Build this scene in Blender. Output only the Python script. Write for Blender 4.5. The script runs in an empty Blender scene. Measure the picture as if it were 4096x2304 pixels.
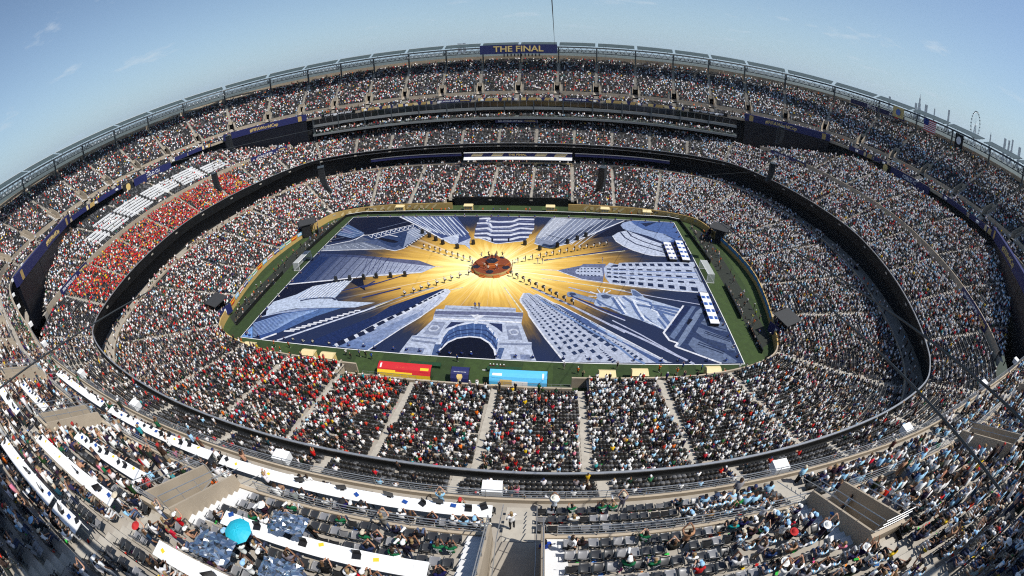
import bpy, bmesh, math, random
import numpy as np
from mathutils import Vector, Matrix
random.seed(7)
RNG = np.random.default_rng(20260719)
scene = bpy.context.scene
COL = scene.collection

# ------------------------------------------------------------------ camera
CAM_POS = np.array([15.8733, -94.9274, 51.8283])
YAW, PITCH, ROLL = -0.1165, 0.5398, -0.0278
FPX = 1795.4916 / 4096.0            # focal length as a fraction of the frame width


def cam_basis():
    cy, sy = math.cos(YAW), math.sin(YAW)
    cp, sp = math.cos(PITCH), math.sin(PITCH)
    f = np.array([sy * cp, cy * cp, -sp])
    r = np.array([cy, -sy, 0.0])
    u = np.cross(r, f)
    c, s = math.cos(ROLL), math.sin(ROLL)
    return f, c * r + s * u, -s * r + c * u


CF, CR, CU = cam_basis()


def project(X):
    """where a world point falls in the frame (x 0..1, y 0..0.5625), used only to skip what the lens never sees"""
    d = np.asarray(X, float) - CAM_POS
    dist = np.linalg.norm(d, axis=-1)
    d = d / np.maximum(dist, 1e-6)[..., None]
    a, b, c = d @ CF, d @ CR, d @ CU
    th = np.arccos(np.clip(a, -1, 1))
    h = np.hypot(b, c) + 1e-12
    R = 2 * FPX * np.sin(th / 2)
    return 0.5 + R * b / h, 0.28125 - R * c / h, dist


def in_view(X, m=0.06):
    u, v, _ = project(X)
    return (u > -m) & (u < 1 + m) & (v > -m) & (v < 0.5625 + m)


cam_data = bpy.data.cameras.new('camera')
cam = bpy.data.objects.new('camera', cam_data)
COL.objects.link(cam)
cam_data.type = 'PANO'
for holder in (cam_data, getattr(cam_data, 'cycles', None)):
    try:
        holder.panorama_type = 'FISHEYE_EQUISOLID'
        holder.fisheye_lens = 36.0 * FPX
        holder.fisheye_fov = math.pi
    except Exception:
        pass
cam_data.sensor_fit = 'HORIZONTAL'
cam_data.sensor_width = 36.0
cam_data.sensor_height = 36.0 * 576 / 1024
cam_data.clip_start = 0.05
cam_data.clip_end = 60000.0
cam.matrix_world = Matrix(((CR[0], CU[0], -CF[0], CAM_POS[0]), (CR[1], CU[1], -CF[1], CAM_POS[1]),
                           (CR[2], CU[2], -CF[2], CAM_POS[2]), (0, 0, 0, 1)))
scene.camera = cam

# ------------------------------------------------------------------ sky and sun
SUN_EL = math.radians(58)
SUN_AZ = np.array([0.955, -0.297])
SUN_V = Vector((math.cos(SUN_EL) * SUN_AZ[0], math.cos(SUN_EL) * SUN_AZ[1], math.sin(SUN_EL)))
world = bpy.data.worlds.new('World')
scene.world = world
world.use_nodes = True
wn, wl = world.node_tree.nodes, world.node_tree.links
wn.clear()
w_out = wn.new('ShaderNodeOutputWorld')
w_bg = wn.new('ShaderNodeBackground')
w_sky = wn.new('ShaderNodeTexSky')
w_sky.sky_type = 'NISHITA'
w_sky.sun_disc = False
w_sky.sun_elevation = SUN_EL
w_sky.sun_rotation = math.atan2(SUN_AZ[0], SUN_AZ[1])
w_sky.altitude = 0
w_sky.air_density = 1.0
w_sky.dust_density = 0.5
w_sky.ozone_density = 3.0
w_bg.inputs['Strength'].default_value = 0.115
# thin fair-weather clouds, low over the horizon, and high cirrus
w_co = wn.new('ShaderNodeTexCoord')
w_sep = wn.new('ShaderNodeSeparateXYZ')
wl.new(w_co.outputs['Generated'], w_sep.inputs[0])


def wmath(op, a, b=None, c=None):
    n = wn.new('ShaderNodeMath')
    n.operation = op
    for i, x in enumerate((a, b, c)):
        if x is None:
            continue
        if isinstance(x, (int, float)):
            n.inputs[i].default_value = x
        else:
            wl.new(x, n.inputs[i])
    return n.outputs[0]


w_z = wmath('MAXIMUM', w_sep.outputs['Z'], 0.02)
w_px = wmath('DIVIDE', w_sep.outputs['X'], wmath('ADD', w_z, 0.12))
w_py = wmath('DIVIDE', w_sep.outputs['Y'], wmath('ADD', w_z, 0.12))
w_cmb = wn.new('ShaderNodeCombineXYZ')
wl.new(w_px, w_cmb.inputs[0])
wl.new(w_py, w_cmb.inputs[1])
w_no = wn.new('ShaderNodeTexNoise')
w_no.inputs['Scale'].default_value = 1.35
w_no.inputs['Detail'].default_value = 7
w_no.inputs['Roughness'].default_value = 0.62
wl.new(w_cmb.outputs[0], w_no.inputs['Vector'])
w_mr = wn.new('ShaderNodeMapRange')
w_mr.inputs['From Min'].default_value = 0.585
w_mr.inputs['From Max'].default_value = 0.75
w_mr.inputs['To Max'].default_value = 0.75
wl.new(w_no.outputs['Fac'], w_mr.inputs['Value'])
w_mix = wn.new('ShaderNodeMix')
w_mix.data_type = 'RGBA'
wl.new(w_mr.outputs['Result'], w_mix.inputs['Factor'])
wl.new(w_sky.outputs['Color'], w_mix.inputs['A'])
w_mix.inputs['B'].default_value = (7.0, 7.2, 7.4, 1)
w_hz = wn.new('ShaderNodeMix')
w_hz.data_type = 'RGBA'
wl.new(wmath('MULTIPLY', wmath('POWER', wmath('SUBTRACT', 1.0, wmath('MAXIMUM', w_sep.outputs['Z'], 0.0)), 5.0), 0.8), w_hz.inputs['Factor'])
wl.new(w_mix.outputs['Result'], w_hz.inputs['A'])
w_hz.inputs['B'].default_value = (3.3, 4.9, 6.3, 1)
wl.new(w_hz.outputs['Result'], w_bg.inputs['Color'])
wl.new(w_bg.outputs[0], w_out.inputs['Surface'])

sun_data = bpy.data.lights.new('sun', 'SUN')
sun_data.energy = 5.0
sun_data.angle = math.radians(0.53)
sun_data.color = (1.0, 0.965, 0.90)
sun = bpy.data.objects.new('sun', sun_data)
COL.objects.link(sun)
sun.rotation_euler = SUN_V.to_track_quat('Z', 'Y').to_euler()
sun.location = (120, -60, 200)

vs = scene.view_settings
vs.view_transform = 'Standard'
vs.look = 'None'
vs.gamma = 1.0
vs.exposure = 0.0
vs.use_curve_mapping = False
scene.render.engine = 'CYCLES'
scene.cycles.use_denoising = False
scene.cycles.max_bounces = 4
scene.cycles.diffuse_bounces = 1
scene.cycles.glossy_bounces = 2
scene.cycles.transmission_bounces = 3
scene.cycles.transparent_max_bounces = 8
scene.cycles.pixel_filter_type = 'BLACKMAN_HARRIS'
scene.cycles.filter_width = 1.15

# ------------------------------------------------------------------ helpers
def P_(name):
    m = bpy.data.materials.new(name)
    m.use_nodes = True
    return m, m.node_tree.nodes, m.node_tree.links, m.node_tree.nodes['Principled BSDF']


def mat(name, col, rough=0.6, metal=0.0, var=0.12, scale=3.0, bump=0.0, spec=None, emit=None):
    """plain surface with a little uneven colour"""
    m, n, l, b = P_(name)
    b.inputs['Roughness'].default_value = rough
    b.inputs['Metallic'].default_value = metal
    if spec is not None:
        b.inputs['Specular IOR Level'].default_value = spec
    if var > 0:
        g = n.new('ShaderNodeNewGeometry')
        t = n.new('ShaderNodeTexNoise')
        t.inputs['Scale'].default_value = scale
        t.inputs['Detail'].default_value = 4
        l.new(g.outputs['Position'], t.inputs['Vector'])
        mr = n.new('ShaderNodeMapRange')
        mr.inputs['From Min'].default_value = 0.3
        mr.inputs['From Max'].default_value = 0.7
        mr.inputs['To Min'].default_value = 1 - var
        mr.inputs['To Max'].default_value = 1 + var
        l.new(t.outputs['Fac'], mr.inputs['Value'])
        vm = n.new('ShaderNodeVectorMath')
        vm.operation = 'SCALE'
        vm.inputs[0].default_value = col
        l.new(mr.outputs['Result'], vm.inputs['Scale'])
        l.new(vm.outputs[0], b.inputs['Base Color'])
        if bump:
            bn = n.new('ShaderNodeBump')
            bn.inputs['Strength'].default_value = bump
            l.new(t.outputs['Fac'], bn.inputs['Height'])
            l.new(bn.outputs[0], b.inputs['Normal'])
    else:
        b.inputs['Base Color'].default_value = (*col, 1)
    if emit:
        b.inputs['Emission Color'].default_value = (*emit[0], 1)
        b.inputs['Emission Strength'].default_value = emit[1]
    return m


def attr_mat(name, rough=0.7, attr='tint', metal=0.0):
    """print or cloth whose colour is stored on the mesh"""
    m, n, l, b = P_(name)
    a = n.new('ShaderNodeAttribute')
    a.attribute_name = attr
    l.new(a.outputs['Color'], b.inputs['Base Color'])
    b.inputs['Roughness'].default_value = rough
    b.inputs['Metallic'].default_value = metal
    b.inputs['Specular IOR Level'].default_value = 0.25
    return m


def link(o, parent=None):
    COL.objects.link(o)
    if parent is not None:
        o.parent = parent
    return o


def tag(o, label=None, cat=None, group=None, kind=None):
    if label:
        o['label'] = label
    if cat:
        o['category'] = cat
    if group:
        o['group'] = group
    if kind:
        o['kind'] = kind
    return o


def thing(name, label, cat, loc=(0, 0, 0), rz=0.0, group=None):
    o = bpy.data.objects.new(name, None)
    o.location = loc
    o.rotation_euler = (0, 0, rz)
    o.empty_display_size = 0.2
    link(o)
    return tag(o, label, cat, group)


class MB:
    """collects quads (each with a material slot and, if wanted, a colour) and turns them into one mesh"""

    def __init__(s):
        s.q, s.m, s.c, s.n = [], [], [], 0
        s.pv, s.pf = [], []

    def quads(s, Q, mi=0, col=None):
        Q = np.asarray(Q, np.float64).reshape(-1, 4, 3)
        s.q.append(Q)
        k = len(Q)
        s.m.append(np.full(k, mi, np.int32) if np.isscalar(mi) else np.asarray(mi, np.int32))
        if col is None:
            col = (1, 1, 1)
        c = np.asarray(col, np.float32)
        if c.ndim == 1:
            c = np.broadcast_to(c, (k, 3))
        s.c.append(c)
        return s

    def boxes(s, C, ex, ey, ez, mi=0, col=None, faces='xXyYzZ'):
        """boxes by centre and three half axes, all arrays (n,3)"""
        C, ex, ey, ez = [np.atleast_2d(np.asarray(a, float)) for a in (C, ex, ey, ez)]
        n = max(len(C), len(ex), len(ey), len(ez))
        C, ex, ey, ez = [np.broadcast_to(a, (n, 3)) for a in (C, ex, ey, ez)]

        def p(a, b, c):
            return C + a * ex + b * ey + c * ez
        F = {'x': (p(-1, -1, -1), p(-1, -1, 1), p(-1, 1, 1), p(-1, 1, -1)),
             'X': (p(1, -1, -1), p(1, 1, -1), p(1, 1, 1), p(1, -1, 1)),
             'y': (p(-1, -1, -1), p(1, -1, -1), p(1, -1, 1), p(-1, -1, 1)),
             'Y': (p(-1, 1, -1), p(-1, 1, 1), p(1, 1, 1), p(1, 1, -1)),
             'z': (p(-1, -1, -1), p(-1, 1, -1), p(1, 1, -1), p(1, -1, -1)),
             'Z': (p(-1, -1, 1), p(1, -1, 1), p(1, 1, 1), p(-1, 1, 1))}
        for k in faces:
            s.quads(np.stack(F[k], 1), mi, col)
        return s

    def box(s, c, size, rz=0.0, mi=0, col=None, faces='xXyYzZ', tilt=0.0):
        """one box by centre, full size, turn about z and tilt about its own x"""
        M = np.array(Matrix.Rotation(rz, 3, 'Z') @ Matrix.Rotation(tilt, 3, 'X'))
        h = np.asarray(size, float) / 2
        return s.boxes(c, M[:, 0] * h[0], M[:, 1] * h[1], M[:, 2] * h[2], mi, col, faces)

    def bar(s, a, b, w, h=None, mi=0, col=None):
        """square bar from a to b"""
        a, b = np.asarray(a, float), np.asarray(b, float)
        d = b - a
        L = np.linalg.norm(d)
        if L < 1e-6:
            return s
        d = d / L
        up = np.array([0, 0, 1.0]) if abs(d[2]) < 0.95 else np.array([1.0, 0, 0])
        x = np.cross(d, up)
        x /= np.linalg.norm(x)
        z = np.cross(x, d)
        h = h or w
        return s.boxes((a + b) / 2, x * w / 2, d * L / 2, z * h / 2, mi, col)

    def tube(s, pts, r, n=6, mi=0, col=None, caps=True):
        """round tube through points; r one radius or one per point"""
        pts = np.asarray(pts, float)
        k = len(pts)
        r = np.broadcast_to(np.asarray(r, float), (k,))
        d = np.gradient(pts, axis=0)
        d /= np.linalg.norm(d, axis=1, keepdims=True) + 1e-9
        up = np.where(np.abs(d[:, 2:3]) < 0.9, np.array([[0, 0, 1.0]]), np.array([[1.0, 0, 0]]))
        x = np.cross(d, up)
        x /= np.linalg.norm(x, axis=1, keepdims=True) + 1e-9
        z = np.cross(x, d)
        t = np.arange(n) / n * 2 * np.pi
        R = pts[:, None] + r[:, None, None] * (np.cos(t)[None, :, None] * x[:, None] + np.sin(t)[None, :, None] * z[:, None])
        a, b = R[:-1], R[1:]
        s.quads(np.stack([a, np.roll(a, -1, 1), np.roll(b, -1, 1), b], 2).reshape(-1, 4, 3), mi, col)
        if caps:
            for e, o in ((R[0], -1), (R[-1], 1)):
                c = e.mean(0)
                nx = np.roll(e, -1, 0)
                q = np.stack([np.broadcast_to(c, e.shape), e, nx, np.broadcast_to(c, e.shape)], 1)
                s.tris(np.stack([np.broadcast_to(c, e.shape), e, nx], 1), mi, col)
        return s

    def tris(s, T, mi=0, col=None):
        T = np.asarray(T, float).reshape(-1, 3, 3)
        Q = np.concatenate([T, (T[:, 2:] + T[:, :1]) / 2], 1)
        return s.quads(Q, mi, col)

    def poly(s, pts, z=None, mi=0, col=None):
        """flat outline (concave allowed), cut into triangles"""
        from mathutils.geometry import tessellate_polygon
        P = [Vector((p[0], p[1], z if z is not None else p[2])) for p in pts]
        T = tessellate_polygon([P])
        A = np.array([[list(P[i]) for i in t] for t in T])
        if len(A):
            nz = np.cross(A[:, 1] - A[:, 0], A[:, 2] - A[:, 0])
            if z is not None:
                f = nz[:, 2] < 0
                A[f] = A[f][:, ::-1]
            s.tris(A, mi, col)
        return s

    def build(s, name, mats, parent=None, smooth=False, color=False, weld=False):
        if not isinstance(mats, (list, tuple)):
            mats = [mats]
        me = bpy.data.meshes.new(name)
        if s.q:
            Q = np.concatenate(s.q)
            M = np.concatenate(s.m)
            n = len(Q)
            me.vertices.add(n * 4)
            me.vertices.foreach_set('co', Q.reshape(-1).astype(np.float32))
            me.loops.add(n * 4)
            me.loops.foreach_set('vertex_index', np.arange(n * 4, dtype=np.int32))
            me.polygons.add(n)
            me.polygons.foreach_set('loop_start', np.arange(0, n * 4, 4, dtype=np.int32))
            try:
                me.polygons.foreach_set('loop_total', np.full(n, 4, np.int32))
            except Exception:
                pass
            me.polygons.foreach_set('material_index', M)
            if color:
                C = np.concatenate(s.c)
                C = np.concatenate([C, np.ones((n, 1), np.float32)], 1)
                a = me.color_attributes.new('tint', 'FLOAT_COLOR', 'POINT')
                a.data.foreach_set('color', np.repeat(C, 4, 0).reshape(-1).astype(np.float32))
        for m in mats:
            me.materials.append(m)
        me.update(calc_edges=True)
        if weld or smooth:
            bm = bmesh.new()
            bm.from_mesh(me)
            bmesh.ops.remove_doubles(bm, verts=bm.verts, dist=1e-4)
            for f in bm.faces:
                f.smooth = smooth
            bm.to_mesh(me)
            bm.free()
        o = bpy.data.objects.new(name, me)
        link(o, parent)
        return o


def raw_mesh(name, V, F, mats, colors=None, parent=None, mi=None):
    """big mesh from vertex and quad arrays that share vertices"""
    me = bpy.data.meshes.new(name)
    n = len(F)
    me.vertices.add(len(V))
    me.vertices.foreach_set('co', V.reshape(-1).astype(np.float32))
    me.loops.add(n * 4)
    me.loops.foreach_set('vertex_index', F.reshape(-1).astype(np.int32))
    me.polygons.add(n)
    me.polygons.foreach_set('loop_start', np.arange(0, n * 4, 4, dtype=np.int32))
    try:
        me.polygons.foreach_set('loop_total', np.full(n, 4, np.int32))
    except Exception:
        pass
    if mi is not None:
        me.polygons.foreach_set('material_index', mi.astype(np.int32))
    if colors is not None:
        a = me.color_attributes.new('tint', 'FLOAT_COLOR', 'POINT')
        C = np.concatenate([colors, np.ones((len(colors), 1))], 1)
        a.data.foreach_set('color', C.reshape(-1).astype(np.float32))
    for m in (mats if isinstance(mats, (list, tuple)) else [mats]):
        me.materials.append(m)
    me.update(calc_edges=True)
    o = bpy.data.objects.new(name, me)
    link(o, parent)
    return o


def copy_tree(o, parent=None):
    c = o.copy()
    COL.objects.link(c)
    c.parent = parent
    for ch in o.children:
        copy_tree(ch, c)
    return c


_fonts = {}


def text_mesh(body, size, mat_, name, parent, M, extrude=0.02, align='CENTER', bold=0.0, xs=1.0):
    """lettering as a thin mesh; M is a 4x4 that puts its x-right / y-up face into the world"""
    cu = bpy.data.curves.new(name, 'FONT')
    cu.body = body
    cu.size = size
    cu.align_x = align
    cu.align_y = 'CENTER'
    cu.extrude = extrude
    cu.offset = bold
    cu.resolution_u = 2
    ob = bpy.data.objects.new('tmp', cu)
    COL.objects.link(ob)
    dg = bpy.context.evaluated_depsgraph_get()
    me = bpy.data.meshes.new_from_object(ob.evaluated_get(dg))
    bpy.data.objects.remove(ob)
    bpy.data.curves.remove(cu)
    if xs != 1.0:
        me.transform(Matrix.Diagonal((xs, 1, 1, 1)))
    me.transform(M)
    me.materials.clear()
    me.materials.append(mat_)
    me.name = name
    o = bpy.data.objects.new(name, me)
    link(o, parent)
    return o


def face_matrix(c, right, up):
    r = Vector(right).normalized()
    u = Vector(up)
    u = (u - r * u.dot(r)).normalized()
    n = r.cross(u)
    return Matrix(((r.x, u.x, n.x, c[0]), (r.y, u.y, n.y, c[1]), (r.z, u.z, n.z, c[2]), (0, 0, 0, 1)))

# ------------------------------------------------------------------ materials of the place
M_CONC = mat('concrete', (0.33, 0.295, 0.25), 0.85, var=0.16, scale=0.9)
M_CONC2 = mat('stair_concrete', (0.40, 0.365, 0.31), 0.85, var=0.12, scale=1.5)
M_TREAD = mat('galvanised_tread', (0.66, 0.66, 0.66), 0.5, 0.0, var=0.06, scale=2)
M_WALLB = mat('beige_wall', (0.40, 0.33, 0.245), 0.85, var=0.12, scale=0.6)
M_BLACK = mat('black_fascia', (0.010, 0.011, 0.012), 0.55, var=0.3, scale=0.5, spec=0.2)
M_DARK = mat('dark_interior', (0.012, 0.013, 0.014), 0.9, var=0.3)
M_STEEL = mat('dark_steel', (0.055, 0.068, 0.075), 0.5, 0.2, var=0.15)
M_STEELG = mat('grey_green_steel', (0.16, 0.20, 0.19), 0.5, 0.1, var=0.15)
M_RAIL = mat('galvanised_rail', (0.42, 0.43, 0.44), 0.38, 0.6, var=0.08)
M_NAVY = mat('navy_vinyl', (0.018, 0.022, 0.105), 0.5, var=0.12)
M_GOLD = mat('gold_vinyl', (0.50, 0.335, 0.115), 0.55, var=0.06)
M_GOLDP = mat('pale_gold_print', (0.74, 0.58, 0.30), 0.55, var=0.05)
M_GOLDL = mat('gold_lettering', (0.78, 0.56, 0.20), 0.5, var=0.10, scale=0.7)
M_WHITE = mat('white_paint', (0.80, 0.80, 0.79), 0.5, var=0.04)
M_WHITEL = mat('white_lettering', (0.86, 0.86, 0.88), 0.5, var=0.0)
M_GREYP = mat('grey_ledge', (0.20, 0.21, 0.205), 0.6, var=0.12)
M_SCREEN = mat('switched_off_screen', (0.006, 0.007, 0.012), 0.35, var=0.2, scale=0.1)
M_RED = mat('red_vinyl', (0.55, 0.02, 0.025), 0.5, var=0.06)
M_YEL = mat('yellow_vinyl', (0.85, 0.55, 0.03), 0.5, var=0.06)
M_CYAN = mat('light_blue_vinyl', (0.10, 0.48, 0.80), 0.5, var=0.05)
M_GLASS, _n, _l, _b = P_('dark_glass')
_b.inputs['Base Color'].default_value = (0.012, 0.016, 0.018, 1)
_b.inputs['Roughness'].default_value = 0.08
M_CLEAR, _n, _l, _b = P_('clear_glass')
_t = _n.new('ShaderNodeBsdfTransparent')
_t.inputs['Color'].default_value = (0.80, 0.88, 0.86, 1)
_g = _n.new('ShaderNodeBsdfGlossy')
_g.inputs['Roughness'].default_value = 0.05
_x = _n.new('ShaderNodeMixShader')
_x.inputs[0].default_value = 0.12
_l.new(_t.outputs[0], _x.inputs[1])
_l.new(_g.outputs[0], _x.inputs[2])
_l.new(_x.outputs[0], _n['Material Output'].inputs['Surface'])


# ------------------------------------------------------------------ the bowl in plan
class Ring:
    def __init__(s, quarter, smooth=5.0, step=0.5):
        q = np.array(quarter, float)
        full = np.concatenate([q, (q[::-1] * [1, -1])[1:], (q * [-1, -1])[1:], (q[::-1] * [-1, 1])[1:-1]])
        n = len(full)
        t = np.linspace(0, 1, 24, endpoint=False)[:, None]
        out = []
        for i in range(n):
            p0, p1, p2, p3 = full[i - 1], full[i], full[(i + 1) % n], full[(i + 2) % n]
            out.append(0.5 * (2 * p1 + (p2 - p0) * t + (2 * p0 - 5 * p1 + 4 * p2 - p3) * t ** 2 + (3 * p1 - p0 - 3 * p2 + p3) * t ** 3))
        c = np.concatenate(out)
        c = np.concatenate([c, c[:1]])
        L = np.concatenate([[0], np.cumsum(np.linalg.norm(np.diff(c, axis=0), axis=1))])
        s.L = L[-1]
        M = int(s.L / step)
        s.s = np.linspace(0, s.L, M + 1)
        s.p = np.stack([np.interp(s.s, L, c[:, k]) for k in (0, 1)], 1)
        tg = np.roll(s.p[:-1], -1, 0) - np.roll(s.p[:-1], 1, 0)
        tg /= np.linalg.norm(tg, axis=1, keepdims=True)
        nn = np.stack([-tg[:, 1], tg[:, 0]], 1)
        k = int(3 * smooth / step)
        w = np.exp(-0.5 * (np.arange(-k, k + 1) * step / smooth) ** 2)
        w /= w.sum()
        sm = sum(w[i] * np.roll(nn, i - k, 0) for i in range(2 * k + 1))
        sm /= np.linalg.norm(sm, axis=1, keepdims=True)
        s.n = np.concatenate([sm, sm[:1]])

    def N(s, S):
        S = np.mod(S, s.L)
        n = np.stack([np.interp(S, s.s, s.n[:, k]) for k in (0, 1)], -1)
        return n / np.linalg.norm(n, axis=-1, keepdims=True)

    def P(s, S, d=0.0):
        S = np.mod(S, s.L)
        p = np.stack([np.interp(S, s.s, s.p[:, k]) for k in (0, 1)], -1)
        return p + s.N(S) * (np.asarray(d)[..., None] if np.ndim(d) else d)

    def P3(s, S, d, z):
        p = s.P(S, d)
        return np.concatenate([p, np.broadcast_to(np.asarray(z, float)[..., None] if np.ndim(z) else float(z), p.shape[:-1] + (1,))], -1)

    def find(s, x, y):
        return s.s[np.argmin((s.p[:, 0] - x) ** 2 + (s.p[:, 1] - y) ** 2)]

    def row_len(s, d):
        q = s.p + s.n * d
        return np.concatenate([[0], np.cumsum(np.linalg.norm(np.diff(q, axis=0), axis=1))])


R_LOW = Ring([(0, 40.2), (20, 40.1), (37, 39.5), (46, 38.3), (54, 36), (59.5, 32.5), (62, 26), (64.5, 15), (66, 5), (66.2, 0)], 6)
R_MID = Ring([(0, 69.6), (20, 69.2), (40, 67.5), (60, 64), (74, 59.5), (80, 55), (84, 49), (89, 38), (93, 26), (95.8, 13), (97.2, 0)], 6)
R_UP = Ring([(0, 82.3), (17, 81.9), (33, 80.7), (46, 79.3), (58, 77), (74, 74), (90, 70.5), (103, 66.8), (112, 62.5), (118, 57.5), (124, 50), (130, 38), (134, 25), (136, 13), (136.7, 0)], 6)


def strip(mb, ring, S, d0, z0, d1, z1, mi=0, col=None, mask=None):
    """a band of quads that follows the ring between two offsets / heights"""
    a, b = ring.P3(S, d0, z0), ring.P3(S, d1, z1)
    Q = np.stack([a[:-1], a[1:], b[1:], b[:-1]], 1)
    if mask is not None:
        Q = Q[mask]
    mb.quads(Q, mi, col)


def solid_strip(mb, ring, S, d0, d1, z0, z1, mi=0, col=None, mask=None, ends=True):
    """a closed wall or beam that follows the ring"""
    strip(mb, ring, S, d0, z1, d0, z0, mi, col, mask)
    strip(mb, ring, S, d1, z0, d1, z1, mi, col, mask)
    strip(mb, ring, S, d1, z1, d0, z1, mi, col, mask)
    strip(mb, ring, S, d0, z0, d1, z0, mi, col, mask)
    if ends and mask is None:
        for e in (S[0], S[-1]):
            e = np.array([e])
            mb.quads(np.stack([ring.P3(e, d0, z0), ring.P3(e, d1, z0), ring.P3(e, d1, z1), ring.P3(e, d0, z1)], 1), mi, col)


# rows: (start offset, end offset, floor height)
LOW_ROWS = [(0.4 + 0.84 * r, 0.4 + 0.84 * (r + 1), 1.8 + 0.16 * (0.84 * r) + 0.0012 * (0.84 * r) ** 2) for r in range(33)]
MID_ROWS = [(0.45 + 0.86 * r, 0.45 + 0.86 * (r + 1), 14.9 + 0.40 * r) for r in range(15)]
MIDB_ROWS = [(14.6 + 0.9 * r, 14.6 + 0.9 * (r + 1), 21.9 + 0.30 * r) for r in range(22)]
UPF_ROWS = [(0.5 + 0.84 * r, 0.5 + 0.84 * (r + 1), 30.8 + 0.58 * r) for r in range(4)]
UP_ROWS = [(4.05 + 0.84 * r, 4.05 + 0.84 * (r + 1), 34.0 + 0.54 * r) for r in range(24)]
VOM_ROWS = 5
VOM_W = 1.05
# gap between the middle tier's front and the upper tier's front, along the middle tier
_gapS = R_MID.s
_gap = np.array([np.min(np.hypot(R_UP.p[:, 0] - a, R_UP.p[:, 1] - b)) for a, b in R_MID.p])


def gap_at(S):
    return np.interp(np.mod(S, R_MID.L), _gapS, _gap)


def aisles(ring, spacing, phase):
    n = int(round(ring.L / spacing / 4)) * 4
    return np.mod((np.arange(n) + phase) * ring.L / n, ring.L)


A_UP = aisles(R_UP, 15.0, 0.0)
A_UP = np.mod(A_UP - 0.8 * np.sign(R_UP.P(A_UP)[:, 1]), R_UP.L)
A_MID = aisles(R_MID, 14.8, 0.5)
A_LOW = aisles(R_LOW, 16.3 * R_LOW.L / (R_LOW.L + 80), 0.5)
A_LOW = A_LOW

stand_low = thing('lower_stand', 'lowest seating tier that rings the pitch, shallow rows of dark seats', 'stand')
stand_mid = thing('middle_stand', 'middle seating tier above the black band, sloping up under the video screens', 'stand')
stand_up = thing('upper_stand', 'steep topmost seating tier with stair openings under the roof ring', 'stand')


def vom_mask(S, r):
    """True where the terrace stays; False inside a stair opening"""
    mid = (S[:-1] + S[1:]) / 2
    keep = np.ones(len(mid), bool)
    if r < VOM_ROWS:
        for a in A_UP:
            dd = np.abs((mid - a + R_UP.L / 2) % R_UP.L - R_UP.L / 2)
            keep &= dd > VOM_W + 0.1
    return keep


def terrace(name, ring, rows, S, parent, mask=None, z_prev=None, m=M_CONC):
    mb = MB()
    zp = rows[0][2] - 0.5 if z_prev is None else z_prev
    for r, (a, b, z) in enumerate(rows):
        k = mask(S, r) if mask else None
        strip(mb, ring, S, a, zp, a, z, 0, None, k)
        strip(mb, ring, S, a, z, b, z, 0, None, k)
        zp = z
    return mb.build(name, m, parent)


S_UP = np.unique(np.concatenate([np.linspace(0, R_UP.L, 360), *[np.mod(np.array([a - VOM_W - 0.1, a + VOM_W + 0.1]), R_UP.L) for a in A_UP]]))
S_UP = S_UP[(S_UP >= 0) & (S_UP <= R_UP.L)]
S_UP = np.unique(np.concatenate([[0.0], S_UP, [R_UP.L]]))
S_MID = np.linspace(0, R_MID.L, 420)
S_LOW = np.linspace(0, R_LOW.L, 400)


def low_mask(S, r):
    mid = (S[:-1] + S[1:]) / 2
    x = R_LOW.P(mid)[:, 0]
    y = R_LOW.P(mid)[:, 1]
    return ~((np.abs(x) < 21.6) & (np.abs(y) > 35) & (r < 4))


def midb_mask(S, r):
    mid = (S[:-1] + S[1:]) / 2
    return gap_at(mid) - 3.0 > MIDB_ROWS[r][1]


terrace('terrace', R_LOW, LOW_ROWS, S_LOW, stand_low, low_mask, 0.0)
terrace('terrace', R_MID, MID_ROWS, S_MID, stand_mid, None, 14.2)
terrace('terrace', R_MID, MIDB_ROWS, S_MID, stand_mid, midb_mask, 20.5)
terrace('terrace', R_UP, UPF_ROWS, S_UP, stand_up, None, 30.0)
terrace('terrace', R_UP, UP_ROWS, S_UP, stand_up, vom_mask, 32.5)

# ---- lower stand: concourse floor and back wall behind its last row
mb = MB()
strip(mb, R_LOW, S_LOW, 28.1, 7.2, 36.0, 7.3, 0)
mb.build('concourse_floor', M_CONC, stand_low)
mb = MB()
strip(mb, R_LOW, S_LOW, 34.0, 7.2, 34.0, 14.0, 0)
mb.build('concourse_wall', M_DARK, stand_low)
mb = MB()
solid_strip(mb, R_LOW, S_LOW, 28.2, 28.5, 6.9, 8.25, 0)
mb.build('back_parapet', M_WALLB, stand_low)
# pieces of the front wall, one panel every few metres
n_pan = 60
for i in range(n_pan):
    s0, s1 = R_LOW.L * i / n_pan, R_LOW.L * (i + 1) / n_pan
    S = np.linspace(s0 + 0.02, s1 - 0.02, 6)
    c = R_LOW.P(np.array([(s0 + s1) / 2]))[0]
    rec = abs(c[0]) < 21.6 and abs(c[1]) > 35
    mb = MB()
    if rec:
        solid_strip(mb, R_LOW, S, 3.4, 3.7, 0.0, 2.9, 0)
        mb.build('wall_panel', M_BLACK if c[1] > 0 else M_WALLB, stand_low)
    else:
        solid_strip(mb, R_LOW, S, 0.05, 0.33, 0.0, 2.15, 0)
        near = c[1] < -30 and c[0] > -40
        mb.build('wall_panel', M_WALLB if near else M_GOLD, stand_low)
for sx in (-1, 1):
    for sy in (-1, 1):
        mb = MB()
        mb.box((sx * 21.8, sy * 42.1, 1.35), (0.25, 3.6, 2.7))
        mb.build('recess_side_wall', M_WALLB, stand_low)
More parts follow.
